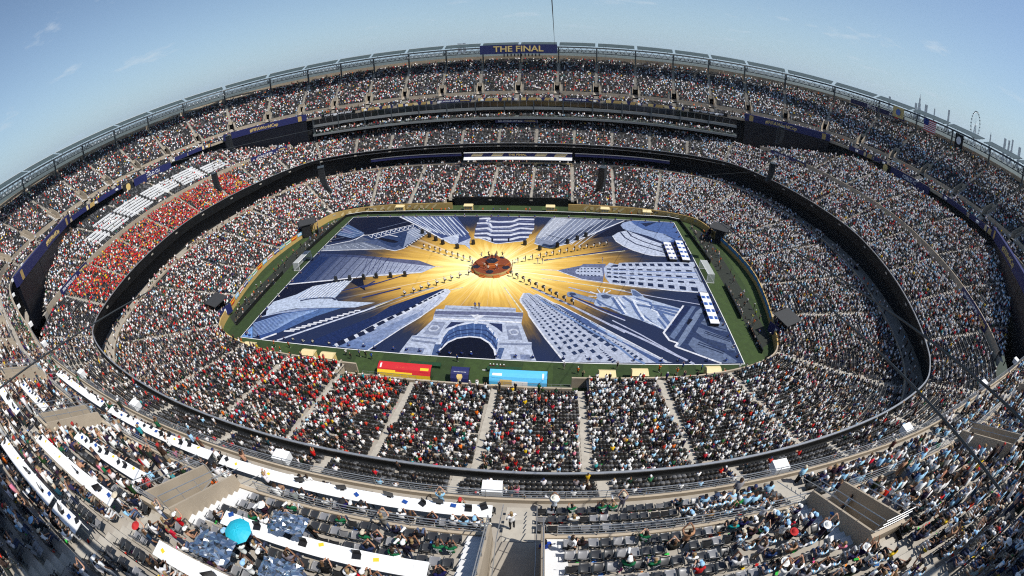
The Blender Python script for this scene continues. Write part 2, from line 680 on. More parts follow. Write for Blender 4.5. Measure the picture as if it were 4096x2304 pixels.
# ---- middle stand: black fascia, soffit, parapet
mb = MB()
zb = np.interp(gap_at(S_MID), [13, 20, 40], [14.5, 13.9, 12.6])
fa, fb = R_MID.P3(S_MID, 0.0, 15.55), R_MID.P3(S_MID, 0.35, zb)
mb.quads(np.stack([fa[:-1], fa[1:], fb[1:], fb[:-1]], 1))
fc = R_MID.P3(S_MID, 6.0, 12.9)
mb.quads(np.stack([fb[:-1], fb[1:], fc[1:], fc[:-1]], 1))
mb.build('fascia', M_BLACK, stand_mid)
mb = MB()
solid_strip(mb, R_MID, S_MID, -0.12, 0.14, 15.56, 15.74, 0)
mb.build('ledge', M_RAIL, stand_mid)
mb = MB()
strip(mb, R_MID, S_MID, 0.16, 15.6, 0.16, 14.9, 0)
strip(mb, R_MID, S_MID, 0.16, 14.9, 0.45, 14.9, 0)
mb.build('front_gutter', M_BLACK, stand_mid)
km = gap_at((S_MID[:-1] + S_MID[1:]) / 2) > 19
for sgn in (-1, 1):
    mb = MB()
    solid_strip(mb, R_MID, S_MID, 14.3, 14.55, 20.4, 22.6, 0, None, km & (R_MID.P((S_MID[:-1] + S_MID[1:]) / 2)[:, 0] * sgn > 0))
    mb.build('cross_wall', M_WALLB, stand_mid)
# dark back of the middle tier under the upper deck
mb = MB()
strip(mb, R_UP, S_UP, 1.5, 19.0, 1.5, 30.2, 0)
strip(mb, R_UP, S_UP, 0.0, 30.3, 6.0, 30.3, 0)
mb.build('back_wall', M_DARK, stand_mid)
mb = MB()
strip(mb, R_UP, S_UP, -1.2, 20.7, 1.6, 20.7)
mb.build('rear_walkway', M_CONC, stand_mid)

# ---- upper stand: front, cross wall, back wall
mb = MB()
solid_strip(mb, R_UP, S_UP, 0.0, 0.22, 30.2, 31.15, 0)
mb.build('front_parapet', M_WALLB, stand_up)
mb = MB()
strip(mb, R_UP, S_UP, 0.22, 30.8, 0.5, 30.8, 0)
mb.build('front_gutter', M_CONC, stand_up)
mb = MB()
kk = vom_mask(S_UP, 0)
solid_strip(mb, R_UP, S_UP, 3.82, 4.04, 32.0, 34.12, 0, None, kk)
mb.build('cross_wall', M_WALLB, stand_up)
mb = MB()
solid_strip(mb, R_UP, S_UP, 24.22, 24.6, 46.0, 48.6, 0)
mb.build('back_wall', M_WALLB, stand_up)
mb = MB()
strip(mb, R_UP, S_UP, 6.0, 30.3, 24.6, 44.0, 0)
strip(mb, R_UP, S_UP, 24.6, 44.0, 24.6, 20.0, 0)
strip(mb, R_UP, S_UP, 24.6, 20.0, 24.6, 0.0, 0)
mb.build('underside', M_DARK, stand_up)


# ---- stairways up the rows, each its own part
def stairway(ring, rows, sa, parent, width=1.25, shift=0.0, r0=0, r1=None, m=M_CONC2):
    mb = MB()
    rows_ = rows[r0:r1]
    n = ring.N(np.array([sa]))[0]
    t = np.array([n[1], -n[0]])
    zprev = None
    for (a, b, z) in rows_:
        h = z - (zprev if zprev is not None else z - 0.45)
        zprev = z
        c = ring.P(np.array([sa]), 0.0)[0] + t * shift
        dm = (a + b) / 2
        # half-height step in front of each row, and the landing on the row itself
        p = c + n * (a - 0.21)
        mb.boxes(np.array([p[0], p[1], z - h / 2 - 0.2 + 0.0]), np.array([t[0], t[1], 0]) * width / 2, np.array([n[0], n[1], 0]) * 0.21,
                 np.array([0, 0, 0.2]), 0, None, 'xXyZ')
        p = c + n * (a + 0.24)
        mb.boxes(np.array([p[0], p[1], z + 0.004]), np.array([t[0], t[1], 0]) * width / 2, np.array([n[0], n[1], 0]) * 0.24,
                 np.array([0, 0, 0.012]), 0, None, 'yZ')
    return mb.build('stairway', m, parent)


for sa in A_LOW:
    c = R_LOW.P(np.array([sa]))[0]
    r0 = 4 if (abs(c[0]) < 21.6 and abs(c[1]) > 35) else 0
    stairway(R_LOW, LOW_ROWS, sa, stand_low, 1.05, 0, r0)
for sa in A_MID:
    stairway(R_MID, MID_ROWS, sa, stand_mid, 1.0)
    nb = int(np.clip((gap_at(sa) - 3 - 14.6) / 0.9, 0, 22))
    if nb > 3:
        stairway(R_MID, MIDB_ROWS, sa, stand_mid, 1.0, 0, 0, nb)
for sa in A_UP:
    P0 = R_UP.P3(np.array([sa]), 12.0, 40.0)[0]
    stairway(R_UP, UPF_ROWS, sa, stand_up, 1.5)
    stairway(R_UP, UP_ROWS, sa, stand_up, 1.05, 0, VOM_ROWS)
    for sh in (-1.65, 1.65):
        stairway(R_UP, UP_ROWS, sa, stand_up, 0.95, sh, 0, VOM_ROWS, M_TREAD if P0[1] < 0 else M_CONC2)
    # the opening: side walls, lintel, pit floor, dark passage
    n = R_UP.N(np.array([sa]))[0]
    t = np.array([n[1], -n[0]])
    c = R_UP.P(np.array([sa]))[0]
    vom = bpy.data.objects.new('stair_opening', None)
    link(vom, stand_up)
    ztop = UP_ROWS[VOM_ROWS][2]

    def W(u_, d_, z_):
        q = c + t * u_ + n * d_
        return np.array([q[0], q[1], z_])
    for sgn in (-1, 1):
        mb = MB()
        a0, a1 = VOM_W * sgn, (VOM_W + 0.13) * sgn
        prof = [(3.82, 33.1), (3.82, 34.9), (8.2, 37.6), (8.2, 33.1)]
        f1 = [W(a0, d_, z_) for d_, z_ in prof]
        f2 = [W(a1, d_, z_) for d_, z_ in prof]
        mb.quads([f1, f2[::-1]])
        for i in range(4):
            j = (i + 1) % 4
            mb.quads([[f1[i], f1[j], f2[j], f2[i]]])
        mb.build('side_wall', M_WALLB, vom)
    mb = MB()
    mb.quads([[W(-VOM_W, 3.82, 33.12), W(VOM_W, 3.82, 33.12), W(VOM_W, 8.3, 33.9), W(-VOM_W, 8.3, 33.9)]])
    mb.build('pit_floor', M_CONC, vom)
    mb = MB()
    nn3, tt3 = np.array([n[0], n[1], 0]), np.array([t[0], t[1], 0])
    mb.boxes(W(0, 8.32, ztop + 0.15), tt3 * (VOM_W + 0.13), nn3 * 0.11, np.array([0, 0, 0.6]))
    mb.build('lintel', M_WALLB, vom)
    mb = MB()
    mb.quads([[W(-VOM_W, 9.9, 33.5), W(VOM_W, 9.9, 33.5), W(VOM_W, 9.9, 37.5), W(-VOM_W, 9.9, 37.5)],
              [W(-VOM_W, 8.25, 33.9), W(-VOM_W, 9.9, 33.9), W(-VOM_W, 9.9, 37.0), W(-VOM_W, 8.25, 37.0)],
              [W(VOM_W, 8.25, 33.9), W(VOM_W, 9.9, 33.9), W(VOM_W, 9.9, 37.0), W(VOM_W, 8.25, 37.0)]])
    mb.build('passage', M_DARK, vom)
    u_, v_, ds = project(W(0, 6, 36)[None])
    if ds[0] < 60:
        # near enough to show its handrails
        mb = MB()
        for sgn in (-1, 1):
            a = (VOM_W + 0.06) * sgn
            lo, hi = W(a, 3.9, 34.9), W(a, 8.2, 37.6)
            for k in (0.45, 0.9):
                mb.tube([lo + [0, 0, k], hi + [0, 0, k]], 0.025, 5)
            for f in np.linspace(0, 1, 5):
                q = lo + (hi - lo) * f
                mb.tube([q, q + [0, 0, 0.9]], 0.02, 4)
        lo, hi = W(-VOM_W, 8.3, 37.6), W(VOM_W, 8.3, 37.6)
        for k in (0.3, 0.6, 0.9):
            mb.tube([lo + [0, 0, k], hi + [0, 0, k]], 0.025, 5)
        for a in (-0.85, 0.85):
            mb.tube([W(a, 8.0, 33.9), W(a, 8.0, 34.85), W(a, 4.2, 34.1), W(a, 1.0, 31.9)], 0.025, 5)
        mb.build('handrail', M_RAIL, vom)

# ------------------------------------------------------------------ every seat place in the bowl
def seat_places(ring, rows, ais, tier, half=0.85, pitch=0.52, keep=None):
    out = []
    for r, (a, b, z) in enumerate(rows):
        d = a + 0.52
        L = ring.row_len(d)
        sv = np.arange(0.3, L[-1] - 0.2, pitch)
        s_ = np.interp(sv, L, ring.s)
        la = np.interp(ais, ring.s, L)
        dist = np.abs((sv[:, None] - la[None] + L[-1] / 2) % L[-1] - L[-1] / 2)
        near_i = np.argmin(dist, 1)
        dmin = dist[np.arange(len(sv)), near_i]
        h = 2.2 if (tier == 4 and r < VOM_ROWS) else half
        k = dmin > h
        if keep is not None:
            k &= keep(s_, r)
        s_, sv, near_i, dmin = s_[k], sv[k], near_i[k], dmin[k]
        p = ring.P3(s_, d, z)
        n = ring.N(s_)
        sd = (sv - la[near_i] + L[-1] / 2) % L[-1] - L[-1] / 2
        out.append(np.column_stack([p, n, np.full(len(s_), tier), np.full(len(s_), r), s_, near_i, sd]))
    return np.concatenate(out)


def keep_low(s_, r):
    q = R_LOW.P(s_)
    return ~((np.abs(q[:, 0]) < 21.6) & (np.abs(q[:, 1]) > 35) & (r < 4))


def keep_midb(s_, r):
    return gap_at(s_) - 3.4 > MIDB_ROWS[r][1]


PL = np.concatenate([
    seat_places(R_LOW, LOW_ROWS, A_LOW, 0, 0.68, keep=keep_low),
    seat_places(R_MID, MID_ROWS, A_MID, 1, 0.66),
    seat_places(R_MID, MIDB_ROWS, A_MID, 2, 0.66, keep=keep_midb),
    seat_places(R_UP, UPF_ROWS[:3], A_UP, 3, 1.0),
    seat_places(R_UP, UP_ROWS, A_UP, 4, 0.68),
    seat_places(R_UP, [(-3.1, -2.3, 24.32), (-2.2, -1.4, 24.7)], A_UP, 5, 0.6, keep=lambda s_, r: (np.abs(R_UP.P(s_)[:, 0]) < 84) & (R_UP.P(s_)[:, 1] > 0)),
    seat_places(R_UP, [(-0.9, -0.1, 20.72)], A_UP, 6, 0.6, keep=lambda s_, r: (np.abs(R_UP.P(s_)[:, 0]) < 84) & (R_UP.P(s_)[:, 1] > 0)),
    seat_places(R_LOW, [(29.2, 30.0, 7.3), (31.0, 31.8, 7.3)], A_LOW, 7, 0.6)])
# columns: x y z nx ny tier row s aisle signed-distance-to-aisle
ok = in_view(PL[:, :3] + [0, 0, 0.6], 0.05)
PL = PL[ok]
x, y, z, tier, row = PL[:, 0], PL[:, 1], PL[:, 2], PL[:, 5], PL[:, 6]
# the near lower and middle rows that the tier above hides
hid = (y < -55) & (np.abs(x) < 60) & (((tier == 0) & (row > 29)) | ((tier == 1) & (row > 7)))
hid |= (np.abs(x) < 84) & (tier == 2)
PL = PL[~hid]
x, y, z, tier, row = PL[:, 0], PL[:, 1], PL[:, 2], PL[:, 5].astype(int), PL[:, 6].astype(int)
NP_ = len(PL)
_, _, DIST = project(PL[:, :3] + [0, 0, 0.8])
end = np.abs(x) - np.abs(y) * 1.2 > 10
nearside = y < -30
# how full each part of the bowl is
occ = np.full(NP_, 0.47)
occ[tier == 0] = 0.46
occ[(tier == 0) & (x < -45)] = 0.66
occ[(tier == 0) & (x > 45)] = 0.82
occ[(tier == 1)] = 0.42
occ[(tier == 1) & (x < -70)] = 0.70
occ[(tier == 1) & (x > 70)] = 0.84
occ[(tier == 2)] = 0.7
occ[(tier >= 3)] = 0.50
occ[(tier >= 3) & (x > 80)] = 0.58
occ[(tier == 4) & (row > 19)] *= 0.85
occ[(tier == 0) & (y < -38) & (np.abs(x) < 45)] = 0.42
occ[(tier == 0) & (y < -36) & (x > 20)] = 0.50
occ[(tier == 0) & (y < -36) & (x < -12)] = 0.66
occ[(tier == 1) & (y < -55) & (np.abs(x) < 50)] = 0.10
occ[(tier == 1) & (y < -52) & (x < -50)] = 0.45
occ[(tier == 1) & (y < -52) & (x > 50)] = 0.30
NU = (tier >= 3) & (y < -60) & (np.abs(x) < 90)       # the upper deck just below the camera
occ[NU & (x > 24)] = 0.80
occ[NU & (x > 15) & (x <= 24)] = 0.07
occ[NU & (x > 15) & (x <= 24) & (tier == 3)] = 0.16
occ[NU & (x <= 15)] = 0.30
occ[NU & (x <= 15) & (tier == 4)] = 0.42
occ[NU & (x <= -2)] = 0.72
occ[(tier == 1) & (x < -72) & (y > -40) & (y < 30)] = 0.98
occ[(tier == 2) & (x < -95) & (y > -30) & (y < 35)] = 0.12
occ[tier == 5] = 0.55
occ[tier >= 6] = 0.35
# groups arrive together: whole patches are fuller or emptier
key = (tier * 7919 + PL[:, 8].astype(int) * 131 + (row // 3) * 17 + (PL[:, 9] / 2.6).astype(int) * 29)
key2 = (tier * 911 + PL[:, 8].astype(int) * 37 + (row // 7) * 59 + (PL[:, 9] > 0) * 5)
pat2 = np.abs(np.modf(np.sin(key2 * 78.233) * 24634.6345)[0])
pat = np.modf(np.sin(key * 12.9898) * 43758.5453)[0]
occ = np.clip(occ * 0.9 + 0.46 * np.abs(pat) - 0.24 + 0.30 * pat2 - 0.14, 0.02, 0.96)
occ[NU & (x > 15) & (x <= 24)] = np.minimum(occ[NU & (x > 15) & (x <= 24)], 0.22)
SIT = RNG.random(NP_) < occ
# rows that carry media desks instead of seats on the deck below the camera
DESK_SPANS = []      # (tier, row, x0, x1)
for (t_, r_, x0, x1) in ((3, 1, -3.2, 13.4), (4, 3, 2.9, 11.6), (4, 7, 2.0, 13.2), (4, 3, -11.9, -3.2), (4, 6, -12.5, -2.2), (3, 1, -17.5, -4.2), (4, 9, -13.0, -1.0), (4, 3, -26.5, -18), (4, 6, -27, -18), (4, 9, -27.5, -18), (3, 1, -32, -19)):
    DESK_SPANS.append((t_, r_, x0, x1))
on_desk = np.zeros(NP_, bool)
for (t_, r_, x0, x1) in DESK_SPANS:
    k = NU & (tier == t_) & (row == r_) & (x > x0) & (x < x1)
    on_desk |= k
    behind = NU & (tier == t_) & (row == r_ + 1) & (x > x0) & (x < x1)
    SIT[behind] = RNG.random(behind.sum()) < 0.62
SIT &= ~on_desk

WHITE, BLACK, RED, NAVY, GREY, LTB, YEL, GRN, ORG, SKIN_, TEAL, PINK = range(12)
PAL = np.array([(0.80, 0.80, 0.80), (0.012, 0.012, 0.013), (0.50, 0.012, 0.015), (0.012, 0.018, 0.07), (0.20, 0.20, 0.21), (0.32, 0.58, 0.82),
                (0.70, 0.46, 0.02), (0.010, 0.11, 0.045), (0.80, 0.16, 0.015), (0.42, 0.23, 0.14), (0.02, 0.30, 0.33), (0.65, 0.20, 0.30)])
CN = ['white', 'black', 'red', 'navy', 'grey', 'light blue', 'yellow', 'green', 'orange', 'tan', 'teal', 'pink']


def pick(n, w):
    w = np.array(w, float)
    return RNG.choice(12, n, p=w / w.sum())


base_w = [36, 30, 10, 9, 5, 3.5, 1.2, 1.2, 1.0, 2.5, 0.6, 0.8]
cidx = pick(NP_, base_w)


def repaint(mask, w):
    cidx[mask] = pick(int(mask.sum()), w)


repaint((x > 45), [50, 20, 4.5, 8, 6, 9, 1, 1, 1, 3, 0.5, 0.5])
repaint((tier == 1) & (x < -72) & (y > -52) & (y < 32), [9, 10, 66, 3, 2, 1, 8, 0.5, 6, 2, 0.3, 0.3])
repaint((tier == 0) & (y < -36) & (x > -42) & (x < -8) & (row < 16), [22, 20, 44, 4, 4, 2, 3, 1, 3, 2, 0.5, 0.5])
repaint((tier == 0) & (y < -36) & (x > 16), [46, 24, 3.5, 9, 5, 10, 0.6, 0.6, 0.4, 2, 0.3, 0.4])
repaint(NU & (x > 22), [34, 16, 3, 8, 4, 34, 0.6, 0.6, 0.3, 4, 0.2, 0.3])
repaint(NU & (x <= 22) & (tier == 3) & (row == 0), [3, 8, 0.2, 3, 2, 1, 0.2, 30, 0, 1, 0, 0])
repaint(NU & (x <= 22) & (x > 0) & (tier == 4) & (row < 3), [5, 12, 2, 3, 2, 2, 0.2, 22, 0, 2, 0, 0])
repaint(NU & (x <= 13) & (tier == 4) & (row >= 3), [34, 26, 2, 14, 8, 5, 0.4, 2, 0.3, 4, 0.5, 1.5])
repaint(NU & (x <= 13) & (tier == 3) & (row >= 1), [36, 26, 3, 12, 8, 4, 0.6, 3, 0.4, 3, 0.5, 1])

SHIRT = PAL[cidx] * RNG.uniform(0.75, 1.12, (NP_, 1)) + RNG.normal(0, 0.012, (NP_, 3))
SHIRT = np.clip(SHIRT, 0.006, 0.86)
TONES = np.array([(0.46, 0.26, 0.17), (0.38, 0.20, 0.12), (0.25, 0.125, 0.07), (0.11, 0.055, 0.035), (0.48, 0.29, 0.20)])
SKINC = TONES[RNG.integers(0, 5, NP_)]
HAIRS = np.array([(0.010, 0.008, 0.007), (0.03, 0.018, 0.010), (0.09, 0.05, 0.025), (0.28, 0.19, 0.09), (0.75, 0.75, 0.75), (0.02, 0.03, 0.10), (0.40, 0.02, 0.02), (0.55, 0.48, 0.36)])
HAIRC = HAIRS[RNG.choice(8, NP_, p=[0.33, 0.19, 0.12, 0.06, 0.17, 0.04, 0.04, 0.05])]
LEGS = np.array([(0.012, 0.013, 0.016), (0.03, 0.04, 0.08), (0.30, 0.26, 0.20), (0.55, 0.55, 0.55), (0.40, 0.24, 0.15), (0.07, 0.10, 0.18)])
LEGC = LEGS[RNG.choice(6, NP_, p=[0.56, 0.18, 0.05, 0.04, 0.09, 0.08])]

# the people and seats that show largest are built one by one further down
u_, v_, dd_ = project(PL[:, :3] + [0, 0, 0.7])
vis = (u_ > -0.012) & (u_ < 1.012) & (v_ > 0) & (v_ < 0.575) & (tier >= 3) & (y < -60)
cand = np.where(SIT & vis)[0]
NEAR_P = cand[np.argsort(DIST[cand])][:272]
cand = np.where(~SIT & ~on_desk & vis)[0]
NEAR_S = cand[np.argsort(DIST[cand])][:290]
is_nearp = np.zeros(NP_, bool)
is_nearp[NEAR_P] = True
is_nears = np.zeros(NP_, bool)
is_nears[NEAR_S] = True


# ------------------------------------------------------------------ small figures and seats as templates
class Tmpl:
    def __init__(s):
        s.v, s.f, s.c = [], [], []

    def hexa(s, bot, top, slot_b, slot_t=None, faces='xXyYZ'):
        """bot/top: (cx,cy,z,hx,hy); slots name the colour of the lower and upper corners"""
        k = len(s.v)
        for (cx, cy, z_, hx, hy), sl in ((bot, slot_b), (top, slot_b if slot_t is None else slot_t)):
            for a, b in ((-1, -1), (1, -1), (1, 1), (-1, 1)):
                s.v.append((cx + a * hx, cy + b * hy, z_))
                s.c.append(sl)
        F = {'y': (0, 1, 5, 4), 'X': (1, 2, 6, 5), 'Y': (2, 3, 7, 6), 'x': (3, 0, 4, 7), 'Z': (4, 5, 6, 7), 'z': (3, 2, 1, 0)}
        for ch in faces:
            s.f.append([k + i for i in F[ch]])
        return s

    def arrays(s):
        return np.array(s.v, float), np.array(s.f, int), np.array(s.c, int)


# colour slots: 0 shirt, 1 skin, 2 hair or hat, 3 legs.  +y is the way the figure faces
T_SIT = Tmpl()
T_SIT.hexa((0, -0.02, 0.44, 0.17, 0.12), (0, -0.05, 0.96, 0.22, 0.10), 0)
T_SIT.hexa((0, -0.02, 0.98, 0.075, 0.085), (0, 0.0, 1.22, 0.085, 0.095), 1, 2)
T_SIT.hexa((0, 0.24, 0.40, 0.18, 0.22), (0, 0.24, 0.56, 0.16, 0.22), 3, None, 'xXYZ')
T_SIT.hexa((0, 0.46, 0.0, 0.15, 0.09), (0, 0.44, 0.42, 0.15, 0.08), 3, 3, 'xXY')
T_SITA = Tmpl()        # arms on show
T_SITA.hexa((0, -0.02, 0.44, 0.16, 0.12), (0, -0.02, 0.96, 0.19, 0.10), 0)
T_SITA.hexa((0, 0.0, 0.98, 0.075, 0.085), (0, 0.03, 1.22, 0.085, 0.095), 1, 2)
T_SITA.hexa((0, 0.24, 0.40, 0.18, 0.22), (0, 0.24, 0.56, 0.16, 0.22), 3, None, 'xXYZ')
for sx in (-1, 1):
    T_SITA.hexa((sx * 0.24, 0.02, 0.62, 0.05, 0.05), (sx * 0.21, -0.02, 0.94, 0.055, 0.06), 0, None, 'xXyYZ')
    T_SITA.hexa((sx * 0.20, 0.26, 0.62, 0.04, 0.05), (sx * 0.24, 0.06, 0.70, 0.045, 0.05), 1, None, 'xXYZ')
T_STAND = Tmpl()
T_STAND.hexa((0, 0.08, 0.84, 0.155, 0.10), (0, 0.08, 1.42, 0.215, 0.105), 0)
T_STAND.hexa((0, 0.10, 1.45, 0.075, 0.085), (0, 0.10, 1.70, 0.085, 0.095), 1, 2)
T_STAND.hexa((0, 0.10, 0.0, 0.13, 0.09), (0, 0.08, 0.86, 0.155, 0.10), 3, None, 'xXyY')
T_STAND.hexa((0, 0.16, 0.86, 0.26, 0.06), (0, 0.08, 1.36, 0.25, 0.06), 1, 0, 'xXYZ')
T_UPARM = Tmpl()
T_UPARM.hexa((0, 0.08, 0.84, 0.155, 0.10), (0, 0.08, 1.42, 0.20, 0.105), 0)
T_UPARM.hexa((0, 0.10, 1.45, 0.075, 0.085), (0, 0.10, 1.70, 0.085, 0.095), 1, 2)
T_UPARM.hexa((0, 0.10, 0.0, 0.13, 0.09), (0, 0.08, 0.86, 0.155, 0.10), 3, None, 'xXyY')
for sx in (-1, 1):
    T_UPARM.hexa((sx * 0.22, 0.10, 1.36, 0.05, 0.05), (sx * 0.12, 0.26, 1.78, 0.04, 0.04), 0, 1, 'xXyYZ')
T_SEAT = Tmpl()
T_SEAT.hexa((0, -0.02, 0.20, 0.215, 0.10), (0, -0.06, 0.74, 0.235, 0.085), 0, 0, 'xXyY')
T_SEAT.hexa((0, 0.20, 0.34, 0.215, 0.16), (0, 0.20, 0.50, 0.215, 0.17), 0, 0, 'xXYZ')
T_SEAT.hexa((0, -0.06, 0.74, 0.225, 0.085), (0, -0.085, 0.83, 0.185, 0.035), 0, 0, 'xXyYZ')


def scatter(tmpl, pos, fwd, colors, scale=None, twist=None):
    """copies of a template as one vertex/face array; colors (n,slots,3)"""
    V, F, C = tmpl.arrays()
    n = len(pos)
    f = fwd / np.linalg.norm(fwd, axis=1, keepdims=True)
    if twist is not None:
        c, s_ = np.cos(twist), np.sin(twist)
        f = np.stack([f[:, 0] * c - f[:, 1] * s_, f[:, 0] * s_ + f[:, 1] * c], 1)
    r = np.stack([f[:, 1], -f[:, 0]], 1)
    sc = np.ones(n) if scale is None else scale
    X = V[None, :, 0, None] * r[:, None] + V[None, :, 1, None] * f[:, None]
    out = np.concatenate([X, np.broadcast_to(V[None, :, 2, None], (n, len(V), 1))], 2) * sc[:, None, None] + pos[:, None]
    Fo = F[None] + (np.arange(n) * len(V))[:, None, None]
    return out.reshape(-1, 3), Fo.reshape(-1, 4), colors[:, C].reshape(-1, 3)


def merge(parts):
    V, F, C, o = [], [], [], 0
    for v, f, c in parts:
        V.append(v)
        F.append(f + o)
        C.append(c)
        o += len(v)
    return np.concatenate(V), np.concatenate(F), np.concatenate(C)


M_CROWD = attr_mat('crowd_cloth_and_skin', 0.8)
M_SEATA, _n, _l, _b = P_('seat_plastic')
_a = _n.new('ShaderNodeAttribute')
_a.attribute_name = 'tint'
_l.new(_a.outputs['Color'], _b.inputs['Base Color'])
_b.inputs['Roughness'].default_value = 0.42
_b.inputs['Specular IOR Level'].default_value = 0.45

crowd_i = np.where(SIT & ~is_nearp)[0]
pose = RNG.random(len(crowd_i))
stand_p = np.where(DIST[crowd_i] < 60, 0.12, 0.22)
stand_p = np.where((tier[crowd_i] == 0) & (y[crowd_i] < -36), 0.4, stand_p)
stand_p = np.where(tier[crowd_i] >= 6, 1.0, stand_p)
kind_ = np.where(pose < stand_p * 0.75, 2, np.where(pose < stand_p, 3, np.where(DIST[crowd_i] < 80, 1, 0)))
CC = np.stack([SHIRT, SKINC, HAIRC, LEGC], 1)
parts_ = []
for k, T in enumerate((T_SIT, T_SITA, T_STAND, T_UPARM)):
    i = crowd_i[kind_ == k]
    n_ = len(i)
    jit = np.concatenate([RNG.normal(0, 0.04, (n_, 2)), np.zeros((n_, 1))], 1)
    off = 0.10 if k < 2 else -0.20
    parts_.append(scatter(T, PL[i, :3] + jit + np.column_stack([PL[i, 3:5] * off, np.zeros(n_)]), -PL[i, 3:5], CC[i], RNG.uniform(0.9, 1.1, n_), RNG.normal(0, 0.22, n_)))
V, F, C = merge(parts_)
crowd = raw_mesh('crowd', V, F, M_CROWD, C)
tag(crowd, 'dense far crowd of seated and standing spectators filling all three tiers', 'crowd', None, 'stuff')
seat_i = np.where(~SIT & ~is_nears & ~on_desk & (tier < 6))[0]
sc_ = np.where(RNG.random(NP_) < 0.24, 0.115, 0.026) * RNG.uniform(0.8, 1.2, NP_)
SEATC = sc_[:, None] * np.array([[1.0, 1.0, 1.02]])
V, F, C = scatter(T_SEAT, PL[seat_i, :3] + np.column_stack([PL[seat_i, 3:5] * 0.12, np.zeros(len(seat_i))]), -PL[seat_i, 3:5], SEATC[seat_i][:, None])
seats = raw_mesh('seats', V, F, M_SEATA, C)
tag(seats, 'rows of empty folded charcoal seats in all three tiers', 'seats', None, 'stuff')
print('PLACES', NP_, 'CROWD', len(crowd_i), 'SEATS', len(seat_i), 'faces', sum(len(p[1]) for p in parts_), len(F), 'near', DIST[NEAR_P].max(), DIST[NEAR_S].max())

SX, SY, SZ, ST, SR = x, y, z, tier, row

# ------------------------------------------------------------------ ground and pitch
def grass_mat():
    m, n, l, b = P_('mown_grass')
    g = n.new('ShaderNodeNewGeometry')
    sp = n.new('ShaderNodeSeparateXYZ')
    l.new(g.outputs['Position'], sp.inputs[0])
    w = n.new('ShaderNodeMath')
    w.operation = 'SINE'
    sc = n.new('ShaderNodeMath')
    sc.operation = 'MULTIPLY'
    sc.inputs[1].default_value = math.pi / 5.25
    l.new(sp.outputs['X'], sc.inputs[0])
    l.new(sc.outputs[0], w.inputs[0])
    gt = n.new('ShaderNodeMath')
    gt.operation = 'GREATER_THAN'
    gt.inputs[1].default_value = 0
    l.new(w.outputs[0], gt.inputs[0])
    t = n.new('ShaderNodeTexNoise')
    t.inputs['Scale'].default_value = 0.8
    t.inputs['Detail'].default_value = 8
    t.inputs['Roughness'].default_value = 0.7
    l.new(g.outputs['Position'], t.inputs['Vector'])
    mx = n.new('ShaderNodeMix')
    mx.data_type = 'RGBA'
    mx.inputs['A'].default_value = (0.020, 0.040, 0.008, 1)
    mx.inputs['B'].default_value = (0.031, 0.057, 0.011, 1)
    l.new(gt.outputs[0], mx.inputs['Factor'])
    mr = n.new('ShaderNodeMapRange')
    mr.inputs['From Min'].default_value = 0.3
    mr.inputs['From Max'].default_value = 0.7
    mr.inputs['To Min'].default_value = 0.7
    mr.inputs['To Max'].default_value = 1.3
    l.new(t.outputs['Fac'], mr.inputs['Value'])
    vm = n.new('ShaderNodeVectorMath')
    vm.operation = 'SCALE'
    l.new(mx.outputs['Result'], vm.inputs[0])
    l.new(mr.outputs['Result'], vm.inputs['Scale'])
    l.new(vm.outputs[0], b.inputs['Base Color'])
    b.inputs['Roughness'].default_value = 0.9
    return m


M_GRASS = grass_mat()
mb = MB()
a = R_LOW.P3(np.linspace(0, R_LOW.L, 200), 4.5, 0.0)
c0 = np.zeros((199, 3))
mb.tris(np.stack([a[:-1], c0, a[1:]], 1))
tag(mb.build('pitch', M_GRASS), kind='structure')
M_LAND = mat('far_land', (0.045, 0.058, 0.045), 0.95, var=0.5, scale=0.004)
mb = MB()
mb.quads([[(-40000, -40000, -6), (40000, -40000, -6), (40000, 40000, -6), (-40000, 40000, -6)]])
tag(mb.build('ground', M_LAND), kind='structure')
M_APRON = mat('dark_rubber_matting', (0.016, 0.020, 0.014), 0.85, var=0.3)
for sgn in (-1, 1):
    mb = MB()
    mb.quads([[(sgn * 57.2, -30, 0.006), (sgn * 61.4, -27, 0.006), (sgn * 61.4, 27, 0.006), (sgn * 57.2, 30, 0.006)]])
    tag(mb.build('matting', M_APRON), kind='structure')

